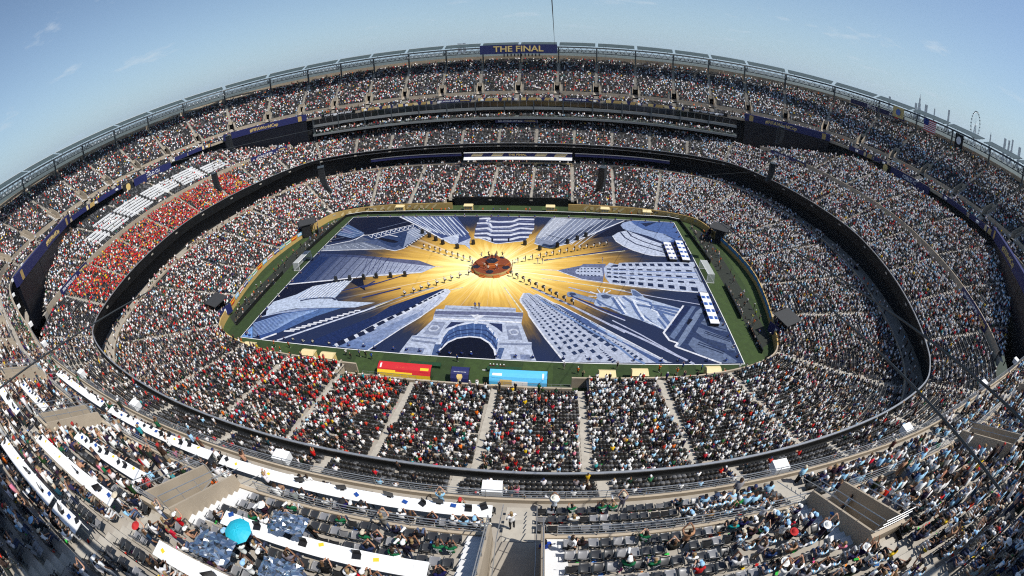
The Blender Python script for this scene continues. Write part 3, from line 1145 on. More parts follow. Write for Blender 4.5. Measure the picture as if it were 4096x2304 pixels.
# outlines of the print on the pitch canvas, in metres on the pitch
ART = [
 ('printed_water', [
  ('P',1,(0.01,0.02,0.06),[(-52.3,33.2),(-30.32,33.14),(-28.14,26.66),(-40.51,18.65),(-42.16,18.68),(-44.7,16.68),(-51.99,14.14),(-52.3,10.59)]),
  ('P',2,(0.13,0.2,0.36),[(-52.06,28.17),(-50.59,26.94),(-42.73,20.77),(-42.63,19.03),(-45.09,16.82),(-51.92,19.47),(-52.01,23.22)]),
  ('P',2,(0.18,0.2,0.36),[(-52.3,25.49),(-46.08,20.86),(-47.81,20.19),(-51.64,21.75)]),
  ('L',3,(0.45,0.53,0.68),0.22,[(-52.01,23.97),(-47.62,21.26),(-43.75,20.09)]),
  ('L',3,(0.45,0.53,0.68),0.22,[(-51.82,20.67),(-47.31,19.13),(-45.09,17.91)]),
  ('L',3,(0.45,0.53,0.68),0.22,[(-52.04,26.23),(-47.42,23.06),(-42.91,20.42)]),
  ('L',3,(0.45,0.53,0.68),0.22,[(-52.0,22.49),(-48.83,20.93),(-44.95,19.08)]),
  ('L',3,(0.45,0.53,0.68),0.22,[(-51.71,19.74),(-48.45,18.67),(-45.84,17.38)]),
  ('L',3,(0.3,0.36,0.5),0.18,[(-39.27,23.55),(-31.05,29.36)]),
  ('L',3,(0.3,0.36,0.5),0.18,[(-52.3,15.82),(-48.36,17.77)]),
 ]),
 ('printed_bridge', [
  ('P',4,(0.05,0.085,0.19),[(-42.01,17.65),(-28.41,27.03),(-21.99,20.6),(-26.08,10.08),(-28.1,8.58),(-31.5,9.7),(-40.73,14.65)]),
  ('P',4,(0.16,0.19,0.27),[(-51.86,8.4),(-52.17,11.54),(-45.06,15.69),(-42.1,17.86),(-29.66,10.21),(-34.52,9.37)]),
  ('P',5,(0.35,0.4,0.52),[(-28.65,21.97),(-27.46,24.45),(-21.99,20.6),(-24.2,15.32),(-25.78,12.19),(-26.32,10.38)]),
  ('L',6,(0.82,0.83,0.88),0.35,[(-40.65,18.99),(-28.37,26.88)]),
  ('L',6,(0.82,0.83,0.88),0.35,[(-37.46,16.59),(-27.0,24.45)]),
  ('L',6,(0.82,0.83,0.88),0.35,[(-51.86,8.4),(-31.5,9.7),(-28.1,8.58),(-26.08,10.08),(-21.99,20.6)]),
  ('L',6,(0.82,0.83,0.88),0.35,[(-52.17,11.54),(-44.76,15.02),(-41.95,19.02),(-40.41,19.19)]),
  ('L',6,(0.82,0.83,0.88),0.35,[(-35.64,19.95),(-30.61,17.89)]),
  ('L',6,(0.82,0.83,0.88),0.35,[(-36.79,17.25),(-31.13,14.32)]),
  ('L',6,(0.82,0.83,0.88),0.35,[(-43.52,15.86),(-42.28,19.71)]),
  ('L',6,(0.82,0.83,0.88),0.2,[(-40.65,18.99),(-38.59,17.07)]),
  ('L',6,(0.82,0.83,0.88),0.2,[(-39.41,19.73),(-37.4,17.86)]),
  ('L',6,(0.82,0.83,0.88),0.2,[(-38.18,20.47),(-36.21,18.66)]),
  ('L',6,(0.82,0.83,0.88),0.2,[(-36.95,21.22),(-35.02,19.46)]),
  ('L',6,(0.82,0.83,0.88),0.2,[(-35.71,21.98),(-33.83,20.28)]),
  ('L',6,(0.82,0.83,0.88),0.2,[(-34.48,22.74),(-32.64,21.1)]),
  ('L',6,(0.82,0.83,0.88),0.2,[(-33.25,23.51),(-31.45,21.92)]),
  ('L',6,(0.82,0.83,0.88),0.2,[(-32.01,24.28),(-30.25,22.76)]),
  ('L',6,(0.82,0.83,0.88),0.2,[(-30.77,25.07),(-29.06,23.6)]),
  ('L',6,(0.82,0.83,0.88),0.2,[(-29.54,25.86),(-27.85,24.45)]),
  ('L',6,(0.82,0.83,0.88),0.2,[(-38.59,17.07),(-39.39,19.66)]),
  ('L',6,(0.82,0.83,0.88),0.2,[(-37.4,17.86),(-38.15,20.4)]),
  ('L',6,(0.82,0.83,0.88),0.2,[(-36.21,18.66),(-36.92,21.15)]),
  ('L',6,(0.82,0.83,0.88),0.2,[(-35.02,19.46),(-35.69,21.91)]),
  ('L',6,(0.82,0.83,0.88),0.2,[(-33.83,20.28),(-34.45,22.67)]),
  ('L',6,(0.82,0.83,0.88),0.2,[(-32.64,21.1),(-33.22,23.44)]),
  ('L',6,(0.82,0.83,0.88),0.2,[(-31.45,21.92),(-31.99,24.21)]),
  ('L',6,(0.82,0.83,0.88),0.2,[(-30.25,22.76),(-30.75,24.99)]),
  ('L',6,(0.82,0.83,0.88),0.2,[(-29.06,23.6),(-29.51,25.78)]),
  ('L',6,(0.82,0.83,0.88),0.2,[(-27.85,24.45),(-28.27,26.58)]),
  ('L',6,(0.6,0.65,0.75),0.16,[(-50.49,10.57),(-51.58,10.14)]),
  ('L',6,(0.6,0.65,0.75),0.16,[(-48.75,11.07),(-48.58,10.12)]),
  ('L',6,(0.6,0.65,0.75),0.16,[(-47.03,11.56),(-45.66,10.12)]),
  ('L',6,(0.6,0.65,0.75),0.16,[(-45.32,12.06),(-42.8,10.11)]),
  ('L',6,(0.6,0.65,0.75),0.16,[(-43.63,12.55),(-40.01,10.12)]),
  ('L',6,(0.6,0.65,0.75),0.16,[(-41.95,13.05),(-37.28,10.13)]),
  ('L',6,(0.6,0.65,0.75),0.16,[(-40.28,13.56),(-34.6,10.15)]),
  ('L',6,(0.6,0.65,0.75),0.16,[(-38.63,14.06),(-31.96,10.18)]),
  ('L',6,(0.6,0.65,0.75),0.14,[(-51.62,8.89),(-31.43,10.3)]),
  ('L',6,(0.6,0.65,0.75),0.14,[(-51.78,9.2),(-32.55,10.96)]),
  ('L',6,(0.6,0.65,0.75),0.14,[(-51.95,9.52),(-33.69,11.62)]),
  ('L',6,(0.6,0.65,0.75),0.14,[(-52.12,9.83),(-34.84,12.29)]),
  ('L',6,(0.6,0.65,0.75),0.14,[(-52.28,10.15),(-36.02,12.98)]),
  ('L',6,(0.6,0.65,0.75),0.14,[(-52.3,10.46),(-37.21,13.67)]),
  ('L',6,(0.6,0.65,0.75),0.14,[(-52.3,10.78),(-38.42,14.38)]),
  ('L',6,(0.75,0.78,0.85),0.18,[(-28.73,21.28),(-24.5,17.25)]),
  ('L',6,(0.75,0.78,0.85),0.18,[(-28.2,21.9),(-24.16,18.04)]),
  ('L',6,(0.75,0.78,0.85),0.18,[(-27.68,22.53),(-23.81,18.83)]),
  ('L',6,(0.75,0.78,0.85),0.18,[(-27.15,23.16),(-23.47,19.64)]),
  ('L',6,(0.75,0.78,0.85),0.18,[(-26.61,23.8),(-23.12,20.45)]),
  ('L',6,(0.75,0.78,0.85),0.18,[(-26.08,24.44),(-22.77,21.28)]),
  ('L',6,(0.02,0.03,0.08),0.35,[(-26.15,11.58),(-25.16,10.69)]),
  ('L',6,(0.02,0.03,0.08),0.35,[(-25.76,12.56),(-24.76,11.66)]),
  ('L',6,(0.02,0.03,0.08),0.35,[(-25.36,13.55),(-24.37,12.64)]),
  ('L',6,(0.02,0.03,0.08),0.35,[(-24.97,14.55),(-23.97,13.63)]),
  ('L',6,(0.02,0.03,0.08),0.35,[(-24.57,15.57),(-23.57,14.63)]),
  ('L',6,(0.02,0.03,0.08),0.35,[(-24.16,16.6),(-23.16,15.65)]),
  ('L',6,(0.02,0.03,0.08),0.35,[(-23.75,17.65),(-22.75,16.68)]),
  ('L',6,(0.02,0.03,0.08),0.35,[(-23.34,18.7),(-22.33,17.72)]),
  ('L',6,(0.02,0.03,0.08),0.35,[(-22.92,19.78),(-21.92,18.78)]),
  ('L',6,(0.02,0.03,0.08),0.35,[(-22.5,20.87),(-21.49,19.86)]),
  ('P',6,(0.008,0.012,0.038),[(-35.54,17.24),(-31.0,15.6),(-28.94,14.33),(-30.03,13.69),(-31.91,14.0),(-36.83,16.59)]),
  ('P',6,(0.12,0.16,0.28),[(-40.73,14.65),(-36.57,15.93),(-31.0,11.52),(-28.96,10.63),(-28.34,12.16),(-26.28,10.26),(-28.14,8.69),(-31.39,10.18)]),
 ]),
 ('printed_glass_tower', [
  ('G',4,(0.03,0.06,0.17),(0.62,0.66,0.78),10,[(-50.56,6.88),(-36.43,4.59),(-24.53,2.56),(-17.75,0.74),(-14.32,0.04)],[(-51.93,-10.89),(-31.86,-6.26),(-23.88,-4.69),(-16.89,-3.16),(-14.29,-0.06)]),
  ('G',5,(0.06,0.09,0.2),(0.2,0.21,0.32),6,[(-50.96,6.7),(-36.84,5.55),(-26.37,4.01),(-17.07,2.83),(-14.34,0.14)],[(-50.76,4.8),(-36.36,4.43),(-25.67,2.0),(-18.75,0.7),(-14.44,0.03)]),
  ('L',6,(0.82,0.83,0.88),0.55,[(-51.98,-10.8),(-39.86,-8.09),(-32.02,-5.89),(-23.99,-4.36),(-16.93,-3.01)]),
  ('L',6,(0.82,0.83,0.88),0.18,[(-14.32,0.04),(-12.33,-0.07)]),
  ('L',6,(0.03,0.05,0.13),0.2,[(-49.17,6.11),(-50.02,-9.09)]),
  ('L',6,(0.03,0.05,0.13),0.2,[(-46.68,5.95),(-47.52,-8.72)]),
  ('L',6,(0.03,0.05,0.13),0.2,[(-44.24,5.8),(-45.07,-8.35)]),
  ('L',6,(0.03,0.05,0.13),0.2,[(-41.86,5.65),(-42.67,-7.99)]),
  ('L',6,(0.03,0.05,0.13),0.2,[(-39.52,5.51),(-40.31,-7.63)]),
  ('L',6,(0.03,0.05,0.13),0.2,[(-37.23,5.37),(-37.99,-7.28)]),
  ('L',6,(0.03,0.05,0.13),0.2,[(-34.99,5.24),(-35.71,-6.93)]),
  ('L',6,(0.03,0.05,0.13),0.2,[(-32.78,5.12),(-33.47,-6.58)]),
  ('L',6,(0.03,0.05,0.13),0.2,[(-30.61,5.0),(-31.26,-6.23)]),
  ('L',6,(0.03,0.05,0.13),0.2,[(-28.48,4.88),(-29.07,-5.89)]),
  ('L',6,(0.1,0.12,0.24),0.16,[(-34.5,4.13),(-32.49,-4.75)]),
  ('L',6,(0.1,0.12,0.24),0.16,[(-33.05,3.78),(-31.34,-4.55)]),
  ('L',6,(0.1,0.12,0.24),0.16,[(-31.61,3.43),(-30.19,-4.35)]),
  ('L',6,(0.1,0.12,0.24),0.16,[(-30.2,3.09),(-29.04,-4.16)]),
  ('L',6,(0.1,0.12,0.24),0.16,[(-28.81,2.75),(-27.91,-3.96)]),
  ('L',6,(0.1,0.12,0.24),0.16,[(-27.43,2.42),(-26.78,-3.76)]),
  ('L',6,(0.1,0.12,0.24),0.16,[(-26.08,2.09),(-25.66,-3.57)]),
  ('L',6,(0.1,0.12,0.24),0.16,[(-24.74,1.76),(-24.54,-3.37)]),
  ('L',6,(0.1,0.12,0.24),0.16,[(-23.42,1.45),(-23.43,-3.18)]),
  ('L',6,(0.1,0.12,0.24),0.16,[(-22.12,1.13),(-22.33,-2.98)]),
  ('L',6,(0.1,0.12,0.24),0.16,[(-20.83,0.82),(-21.23,-2.78)]),
  ('L',6,(0.1,0.12,0.24),0.16,[(-19.56,0.52),(-20.13,-2.59)]),
  ('L',6,(0.1,0.12,0.24),0.16,[(-18.31,0.21),(-19.04,-2.39)]),
  ('L',6,(0.1,0.12,0.24),0.16,[(-17.07,-0.09),(-17.96,-2.2)]),
 ]),
 ('printed_wing_hall', [
  ('P',3,(0.01,0.016,0.05),[(-51.79,-11.12),(-31.76,-6.49),(-28.55,-12.4),(-33.97,-8.87),(-46.85,-15.56),(-51.93,-20.11),(-52.3,-21.28),(-52.3,-25.04),(-52.3,-33.78),(-52.3,-14.01)]),
  ('P',4,(0.6,0.67,0.8),[(-51.84,-20.96),(-51.87,-19.25),(-46.85,-15.56),(-43.96,-11.29),(-40.2,-9.68),(-34.08,-7.71),(-35.11,-16.18),(-33.71,-17.39),(-24.11,-17.34),(-28.27,-19.63),(-36.4,-20.47),(-43.47,-21.41),(-46.68,-22.73),(-50.61,-24.94),(-52.3,-21.48)]),
  ('G',4,(0.55,0.62,0.78),(0.06,0.11,0.28),9,[(-50.61,-24.94),(-46.57,-22.92),(-41.47,-21.02),(-33.14,-20.33)],[(-52.28,-26.33),(-46.92,-23.75),(-37.33,-21.22),(-28.22,-19.74)]),
  ('G',4,(0.07,0.13,0.33),(0.16,0.26,0.48),6,[(-52.3,-28.48),(-46.11,-23.67),(-37.46,-20.96),(-31.45,-20.18)],[(-46.4,-33.85),(-43.26,-31.53),(-37.96,-25.48),(-36.1,-23.6)]),
  ('P',5,(0.26,0.43,0.75),[(-52.3,-33.84),(-51.79,-29.49),(-48.82,-33.85)]),
  ('P',5,(0.008,0.012,0.038),[(-52.17,-25.12),(-52.06,-22.65),(-50.67,-24.75)]),
  ('L',6,(0.05,0.07,0.15),0.55,[(-44.05,-18.15),(-42.41,-17.3),(-39.49,-16.52),(-35.87,-16.24),(-34.48,-16.96)]),
  ('L',6,(0.33,0.4,0.56),0.3,[(-45.69,-17.56),(-44.28,-11.77)]),
  ('L',6,(0.33,0.4,0.56),0.3,[(-44.77,-17.4),(-43.29,-11.34)]),
  ('L',6,(0.33,0.4,0.56),0.3,[(-43.85,-17.25),(-42.3,-10.91)]),
  ('L',6,(0.33,0.4,0.56),0.3,[(-42.94,-17.09),(-41.32,-10.48)]),
  ('L',6,(0.33,0.4,0.56),0.3,[(-42.04,-16.93),(-40.35,-10.06)]),
  ('L',6,(0.33,0.4,0.56),0.3,[(-41.15,-16.78),(-39.38,-9.63)]),
  ('L',6,(0.33,0.4,0.56),0.3,[(-40.26,-16.62),(-38.41,-9.2)]),
  ('L',6,(0.33,0.4,0.56),0.3,[(-39.38,-16.47),(-37.45,-8.78)]),
  ('L',6,(0.33,0.4,0.56),0.3,[(-38.51,-16.32),(-36.49,-8.35)]),
  ('L',6,(0.33,0.4,0.56),0.3,[(-37.64,-16.17),(-35.53,-7.93)]),
  ('L',6,(0.33,0.4,0.56),0.3,[(-36.78,-16.02),(-34.58,-7.5)]),
  ('L',6,(0.86,0.87,0.9),0.3,[(-45.32,-17.19),(-43.91,-11.38)]),
  ('L',6,(0.86,0.87,0.9),0.3,[(-44.4,-17.03),(-42.92,-10.95)]),
  ('L',6,(0.86,0.87,0.9),0.3,[(-43.49,-16.87),(-41.94,-10.52)]),
  ('L',6,(0.86,0.87,0.9),0.3,[(-42.58,-16.72),(-40.96,-10.09)]),
  ('L',6,(0.86,0.87,0.9),0.3,[(-41.68,-16.56),(-39.98,-9.66)]),
  ('L',6,(0.86,0.87,0.9),0.3,[(-40.79,-16.41),(-39.01,-9.24)]),
  ('L',6,(0.86,0.87,0.9),0.3,[(-39.91,-16.25),(-38.04,-8.81)]),
  ('L',6,(0.86,0.87,0.9),0.3,[(-39.03,-16.1),(-37.08,-8.38)]),
  ('L',6,(0.86,0.87,0.9),0.3,[(-38.15,-15.95),(-36.12,-7.96)]),
  ('L',6,(0.86,0.87,0.9),0.3,[(-37.29,-15.8),(-35.17,-7.53)]),
  ('L',6,(0.86,0.87,0.9),0.3,[(-36.42,-15.65),(-34.21,-7.1)]),
  ('L',6,(0.36,0.48,0.72),0.28,[(-52.13,-28.65),(-45.77,-24.22),(-37.23,-21.41)]),
  ('L',6,(0.36,0.48,0.72),0.28,[(-51.79,-29.14),(-45.66,-24.88),(-37.63,-21.76)]),
  ('L',6,(0.36,0.48,0.72),0.28,[(-51.45,-29.63),(-45.55,-25.52),(-38.02,-22.11)]),
  ('L',6,(0.36,0.48,0.72),0.28,[(-51.12,-30.12),(-45.44,-26.16),(-38.42,-22.46)]),
  ('L',6,(0.36,0.48,0.72),0.28,[(-50.79,-30.6),(-45.33,-26.8),(-38.82,-22.81)]),
  ('L',6,(0.36,0.48,0.72),0.28,[(-50.46,-31.07),(-45.23,-27.43),(-39.22,-23.16)]),
  ('L',6,(0.36,0.48,0.72),0.28,[(-50.14,-31.54),(-45.13,-28.05),(-39.61,-23.5)]),
  ('L',6,(0.36,0.48,0.72),0.28,[(-49.82,-32.01),(-45.02,-28.67),(-40.01,-23.85)]),
  ('L',6,(0.36,0.48,0.72),0.28,[(-49.51,-32.47),(-44.92,-29.28),(-40.41,-24.2)]),
  ('L',6,(0.36,0.48,0.72),0.28,[(-49.19,-32.93),(-44.83,-29.89),(-40.81,-24.55)]),
  ('L',6,(0.36,0.48,0.72),0.28,[(-48.88,-33.39),(-44.73,-30.49),(-41.2,-24.89)]),
  ('L',6,(0.82,0.83,0.88),0.5,[(-41.72,-30.27),(-39.18,-29.87)]),
  ('L',6,(0.82,0.83,0.88),0.5,[(-40.53,-29.48),(-38.11,-29.11)]),
  ('L',6,(0.82,0.83,0.88),0.5,[(-39.35,-28.69),(-37.04,-28.34)]),
  ('L',6,(0.82,0.83,0.88),0.5,[(-38.17,-27.91),(-35.98,-27.58)]),
  ('L',6,(0.82,0.83,0.88),0.5,[(-37.0,-27.12),(-34.91,-26.81)]),
  ('L',6,(0.82,0.83,0.88),0.5,[(-35.84,-26.34),(-33.86,-26.05)]),
  ('L',6,(0.82,0.83,0.88),0.5,[(-34.68,-25.56),(-32.8,-25.29)]),
  ('L',6,(0.82,0.83,0.88),0.5,[(-33.52,-24.78),(-31.75,-24.52)]),
  ('L',6,(0.82,0.83,0.88),0.5,[(-32.36,-24.0),(-30.69,-23.76)]),
  ('L',6,(0.82,0.83,0.88),0.5,[(-31.21,-23.22),(-29.64,-22.99)]),
  ('L',6,(0.82,0.83,0.88),0.5,[(-30.06,-22.44),(-28.59,-22.23)]),
  ('L',6,(0.82,0.83,0.88),0.5,[(-28.91,-21.66),(-27.54,-21.46)]),
  ('L',6,(0.82,0.83,0.88),0.5,[(-27.76,-20.88),(-26.49,-20.69)]),
  ('L',6,(0.7,0.74,0.85),0.55,[(-41.69,-33.66),(-32.14,-26.04),(-23.44,-19.1)]),
  ('L',6,(0.82,0.83,0.88),0.6,[(-46.17,-33.85),(-43.27,-31.43)]),
  ('L',6,(0.35,0.38,0.5),0.4,[(-25.76,-21.03),(-22.73,-17.73),(-18.27,-14.24),(-12.22,-9.92)]),
 ]),
 ('printed_round_tower', [
  ('P',4,(0.03,0.055,0.16),[(-34.19,-33.49),(-22.22,-22.33),(-20.05,-18.48),(-15.26,-14.43),(-10.25,-10.55),(-8.74,-10.33),(-9.16,-11.39),(-12.16,-14.41),(-16.0,-20.0),(-23.1,-27.63),(-27.66,-33.54)]),
  ('G',5,(0.22,0.3,0.5),(0.72,0.75,0.84),9,[(-27.63,-33.6),(-20.74,-26.28),(-19.28,-23.84),(-15.87,-20.43),(-11.97,-15.1),(-8.71,-10.45)],[(-19.38,-33.85),(-15.02,-26.46),(-12.15,-22.23),(-9.26,-17.26),(-8.22,-13.54),(-7.92,-11.51)]),
  ('L',6,(0.75,0.78,0.86),1.2,[(-26.88,-33.29),(-20.68,-26.44),(-22.78,-28.42),(-19.28,-23.84),(-15.87,-20.43),(-11.97,-15.1),(-8.86,-10.75)]),
  ('D',7,(0.02,0.03,0.08),0.75,2.4,[(-9.36,-11.49),(-22.75,-28.51)],12,0.68,1.1),
  ('D',7,(0.02,0.03,0.08),2.4,3.0,[(-20.77,-26.95),(-27.26,-33.43)],4,0.66,1.05),
  ('L',6,(0.36,0.42,0.58),0.16,[(-9.58,-14.23),(-10.88,-19.22)]),
  ('L',6,(0.36,0.42,0.58),0.16,[(-11.66,-17.07),(-12.95,-21.6)]),
  ('L',6,(0.36,0.42,0.58),0.16,[(-13.69,-19.81),(-14.98,-23.92)]),
  ('L',6,(0.36,0.42,0.58),0.16,[(-15.65,-22.47),(-16.97,-26.19)]),
  ('L',6,(0.36,0.42,0.58),0.16,[(-17.57,-25.05),(-18.93,-28.42)]),
  ('L',6,(0.36,0.42,0.58),0.16,[(-19.45,-27.56),(-20.85,-30.6)]),
  ('L',6,(0.3,0.37,0.55),0.22,[(-21.75,-31.02),(-19.4,-28.85)]),
  ('L',6,(0.3,0.37,0.55),0.22,[(-21.58,-31.43),(-19.27,-29.22)]),
  ('L',6,(0.3,0.37,0.55),0.22,[(-21.42,-31.85),(-19.13,-29.58)]),
  ('L',6,(0.3,0.37,0.55),0.22,[(-21.26,-32.26),(-19.0,-29.95)]),
  ('L',6,(0.3,0.37,0.55),0.22,[(-21.2,-30.26),(-18.38,-27.58)]),
  ('L',6,(0.3,0.37,0.55),0.22,[(-21.03,-30.68),(-18.25,-27.96)]),
  ('L',6,(0.3,0.37,0.55),0.22,[(-20.87,-31.1),(-18.12,-28.33)]),
  ('L',6,(0.3,0.37,0.55),0.22,[(-20.71,-31.51),(-17.99,-28.7)]),
  ('L',6,(0.3,0.37,0.55),0.22,[(-20.64,-29.5),(-17.36,-26.3)]),
  ('L',6,(0.3,0.37,0.55),0.22,[(-20.48,-29.93),(-17.23,-26.68)]),
  ('L',6,(0.3,0.37,0.55),0.22,[(-20.32,-30.35),(-17.1,-27.06)]),
  ('L',6,(0.3,0.37,0.55),0.22,[(-20.16,-30.77),(-16.97,-27.44)]),
  ('L',6,(0.3,0.37,0.55),0.22,[(-20.08,-28.73),(-16.32,-25.0)]),
  ('L',6,(0.3,0.37,0.55),0.22,[(-19.92,-29.16),(-16.19,-25.39)]),
  ('L',6,(0.3,0.37,0.55),0.22,[(-19.76,-29.59),(-16.07,-25.77)]),
  ('L',6,(0.3,0.37,0.55),0.22,[(-19.6,-30.02),(-15.94,-26.16)]),
  ('L',6,(0.3,0.37,0.55),0.22,[(-19.52,-27.96),(-15.27,-23.68)]),
  ('L',6,(0.3,0.37,0.55),0.22,[(-19.36,-28.4),(-15.15,-24.07)]),
  ('L',6,(0.3,0.37,0.55),0.22,[(-19.2,-28.83),(-15.02,-24.47)]),
  ('L',6,(0.3,0.37,0.55),0.22,[(-19.04,-29.26),(-14.9,-24.86)]),
  ('L',6,(0.3,0.37,0.55),0.22,[(-18.95,-27.18),(-14.21,-22.34)]),
  ('L',6,(0.3,0.37,0.55),0.22,[(-18.79,-27.62),(-14.09,-22.75)]),
  ('L',6,(0.3,0.37,0.55),0.22,[(-18.63,-28.06),(-13.96,-23.15)]),
  ('L',6,(0.3,0.37,0.55),0.22,[(-18.48,-28.5),(-13.84,-23.55)]),
  ('L',6,(0.3,0.37,0.55),0.22,[(-18.38,-26.4),(-13.13,-20.98)]),
  ('L',6,(0.3,0.37,0.55),0.22,[(-18.22,-26.85),(-13.01,-21.4)]),
  ('L',6,(0.3,0.37,0.55),0.22,[(-18.07,-27.29),(-12.89,-21.81)]),
  ('L',6,(0.3,0.37,0.55),0.22,[(-17.91,-27.73),(-12.78,-22.22)]),
  ('L',6,(0.3,0.37,0.55),0.22,[(-17.8,-25.61),(-12.04,-19.6)]),
  ('L',6,(0.3,0.37,0.55),0.22,[(-17.65,-26.06),(-11.92,-20.03)]),
  ('L',6,(0.3,0.37,0.55),0.22,[(-17.5,-26.51),(-11.81,-20.45)]),
  ('L',6,(0.3,0.37,0.55),0.22,[(-17.34,-26.95),(-11.69,-20.86)]),
  ('L',6,(0.82,0.83,0.88),0.3,[(-19.38,-33.85),(-15.02,-26.46),(-12.15,-22.23),(-8.54,-14.93),(-7.92,-11.51),(-8.71,-10.45)]),
 ]),
 ('printed_arch', [
  ('P',4,(0.58,0.63,0.75),[(-12.92,-33.85),(-11.9,-28.38),(-11.08,-28.14),(-9.07,-22.59),(-9.23,-21.57),(-9.34,-18.67),(-7.64,-18.61),(-7.65,-17.14),(4.1,-16.97),(7.47,-17.11),(7.57,-18.66),(9.15,-18.76),(9.09,-22.69),(10.87,-28.41),(11.53,-28.52),(11.61,-30.23),(12.19,-32.39),(12.72,-33.85),(5.33,-33.85)]),
  ('P',5,(0.1,0.17,0.36),[(-5.3,-33.85),(-5.68,-31.07),(-5.69,-28.4),(-5.14,-26.18),(-3.58,-24.45),(-0.36,-23.05),(2.58,-23.48),(2.53,-24.29),(3.95,-26.37),(5.18,-28.82),(5.24,-30.68),(5.27,-33.57)]),
  ('P',6,(0.008,0.012,0.038),[(-5.3,-33.85),(-5.38,-32.11),(-4.31,-29.92),(-2.76,-28.44),(-0.49,-27.7),(1.76,-27.9),(3.62,-29.38),(4.87,-31.28),(5.31,-32.89),(5.36,-33.85)]),
  ('L',7,(0.82,0.83,0.88),0.4,[(-5.44,-32.42),(-4.33,-29.83),(-2.78,-28.35),(-0.5,-27.64),(1.75,-27.84),(3.62,-29.32),(4.87,-31.28),(5.29,-32.89)]),
  ('L',6,(0.72,0.76,0.86),0.5,[(-5.82,-30.5),(-5.75,-28.16),(-5.2,-25.93),(-3.64,-24.19),(-0.4,-22.82),(2.55,-23.25),(2.49,-24.03),(4.0,-26.12),(5.31,-28.66)]),
  ('L',6,(0.2,0.22,0.34),1.3,[(-9.19,-20.09),(1.82,-19.51),(9.02,-19.53)]),
  ('L',6,(0.3,0.33,0.45),0.5,[(-9.01,-21.2),(2.01,-20.77),(8.98,-20.89)]),
  ('L',6,(0.85,0.86,0.9),0.45,[(-8.86,-22.23),(2.2,-22.1),(9.04,-22.28)]),
  ('L',6,(0.4,0.44,0.56),0.6,[(-7.39,-18.04),(-4.4,-18.55),(4.23,-18.04),(7.34,-17.9)]),
  ('L',7,(0.2,0.3,0.52),0.24,[(-5.39,-29.28),(-5.22,-31.6)]),
  ('L',7,(0.2,0.3,0.52),0.24,[(-4.94,-27.1),(-4.23,-29.47)]),
  ('L',7,(0.2,0.3,0.52),0.24,[(-4.11,-25.62),(-3.16,-28.32)]),
  ('L',7,(0.2,0.3,0.52),0.24,[(-2.98,-24.56),(-2.03,-27.92)]),
  ('L',7,(0.2,0.3,0.52),0.24,[(-1.74,-23.98),(-0.89,-27.52)]),
  ('L',7,(0.2,0.3,0.52),0.24,[(-0.28,-23.53),(0.38,-27.32)]),
  ('L',7,(0.2,0.3,0.52),0.24,[(1.29,-23.74),(1.69,-27.46)]),
  ('L',7,(0.2,0.3,0.52),0.24,[(2.7,-24.27),(2.89,-28.11)]),
  ('L',7,(0.2,0.3,0.52),0.24,[(4.03,-25.75),(3.89,-29.36)]),
  ('L',7,(0.2,0.3,0.52),0.24,[(5.03,-27.8),(4.7,-30.73)]),
  ('L',7,(0.05,0.08,0.2),0.3,[(-5.22,-31.6),(-4.57,-28.75),(-3.01,-27.24),(-0.35,-26.4),(2.12,-26.66),(4.04,-28.47),(5.26,-30.96)]),
  ('L',7,(0.05,0.08,0.2),0.3,[(-5.37,-30.16),(-4.8,-27.71),(-3.26,-26.02),(-0.38,-25.15),(2.49,-25.4),(4.68,-27.83)]),
  ('P',5,(0.36,0.4,0.52),[(-9.86,-27.56),(-9.0,-23.26),(-6.18,-23.35),(-6.67,-27.88)]),
  ('P',6,(0.6,0.64,0.74),[(-9.31,-25.92),(-8.87,-24.57),(-7.5,-24.46),(-6.89,-25.38),(-7.39,-26.54),(-8.72,-26.66)]),
  ('P',7,(0.36,0.4,0.52),[(-8.87,-25.71),(-8.57,-24.94),(-7.6,-24.86),(-7.25,-25.47),(-7.6,-26.08),(-8.54,-26.23)]),
  ('P',5,(0.36,0.4,0.52),[(6.11,-23.54),(8.53,-23.38),(9.75,-27.9),(7.08,-28.09)]),
  ('P',6,(0.6,0.64,0.74),[(6.76,-25.24),(7.25,-24.58),(8.36,-24.5),(8.91,-25.55),(8.63,-26.49),(7.46,-26.57)]),
  ('P',7,(0.36,0.4,0.52),[(7.16,-25.52),(7.48,-25.03),(8.22,-24.98),(8.55,-25.58),(8.33,-26.11),(7.56,-26.17)]),
  ('P',5,(0.28,0.33,0.48),[(-12.13,-33.77),(-11.71,-31.99),(-8.27,-32.06),(-8.37,-33.77)]),
  ('P',5,(0.28,0.33,0.48),[(7.88,-32.29),(11.4,-32.23),(11.93,-33.61),(8.2,-33.74)]),
  ('P',6,(0.5,0.55,0.68),[(9.07,-32.06),(9.67,-32.08),(9.9,-33.75),(9.26,-33.8)]),
  ('P',5,(0.12,0.18,0.34),[(-6.51,-33.85),(-6.68,-30.59),(-5.46,-30.61),(-5.27,-33.72)]),
  ('P',5,(0.12,0.18,0.34),[(5.59,-30.66),(6.64,-30.58),(6.34,-33.85),(5.34,-33.43)]),
  ('L',6,(0.3,0.34,0.46),0.6,[(-11.56,-29.88),(-6.66,-30.29)]),
  ('L',6,(0.3,0.34,0.46),0.6,[(5.63,-29.51),(11.54,-29.15)]),
  ('L',6,(0.33,0.38,0.52),0.5,[(-11.72,-28.67),(-6.42,-28.92)]),
  ('P',7,(0.78,0.8,0.86),[(-1.65,-20.21),(-0.65,-20.27),(-0.2,-20.0),(0.34,-20.31),(1.51,-20.22),(0.7,-21.3),(0.28,-21.67),(0.36,-23.32),(-0.4,-23.38),(-0.43,-21.56)]),
  ('P',5,(0.05,0.07,0.17),[(-5.86,-25.61),(-5.04,-23.09),(-2.31,-23.04),(-4.35,-24.51)]),
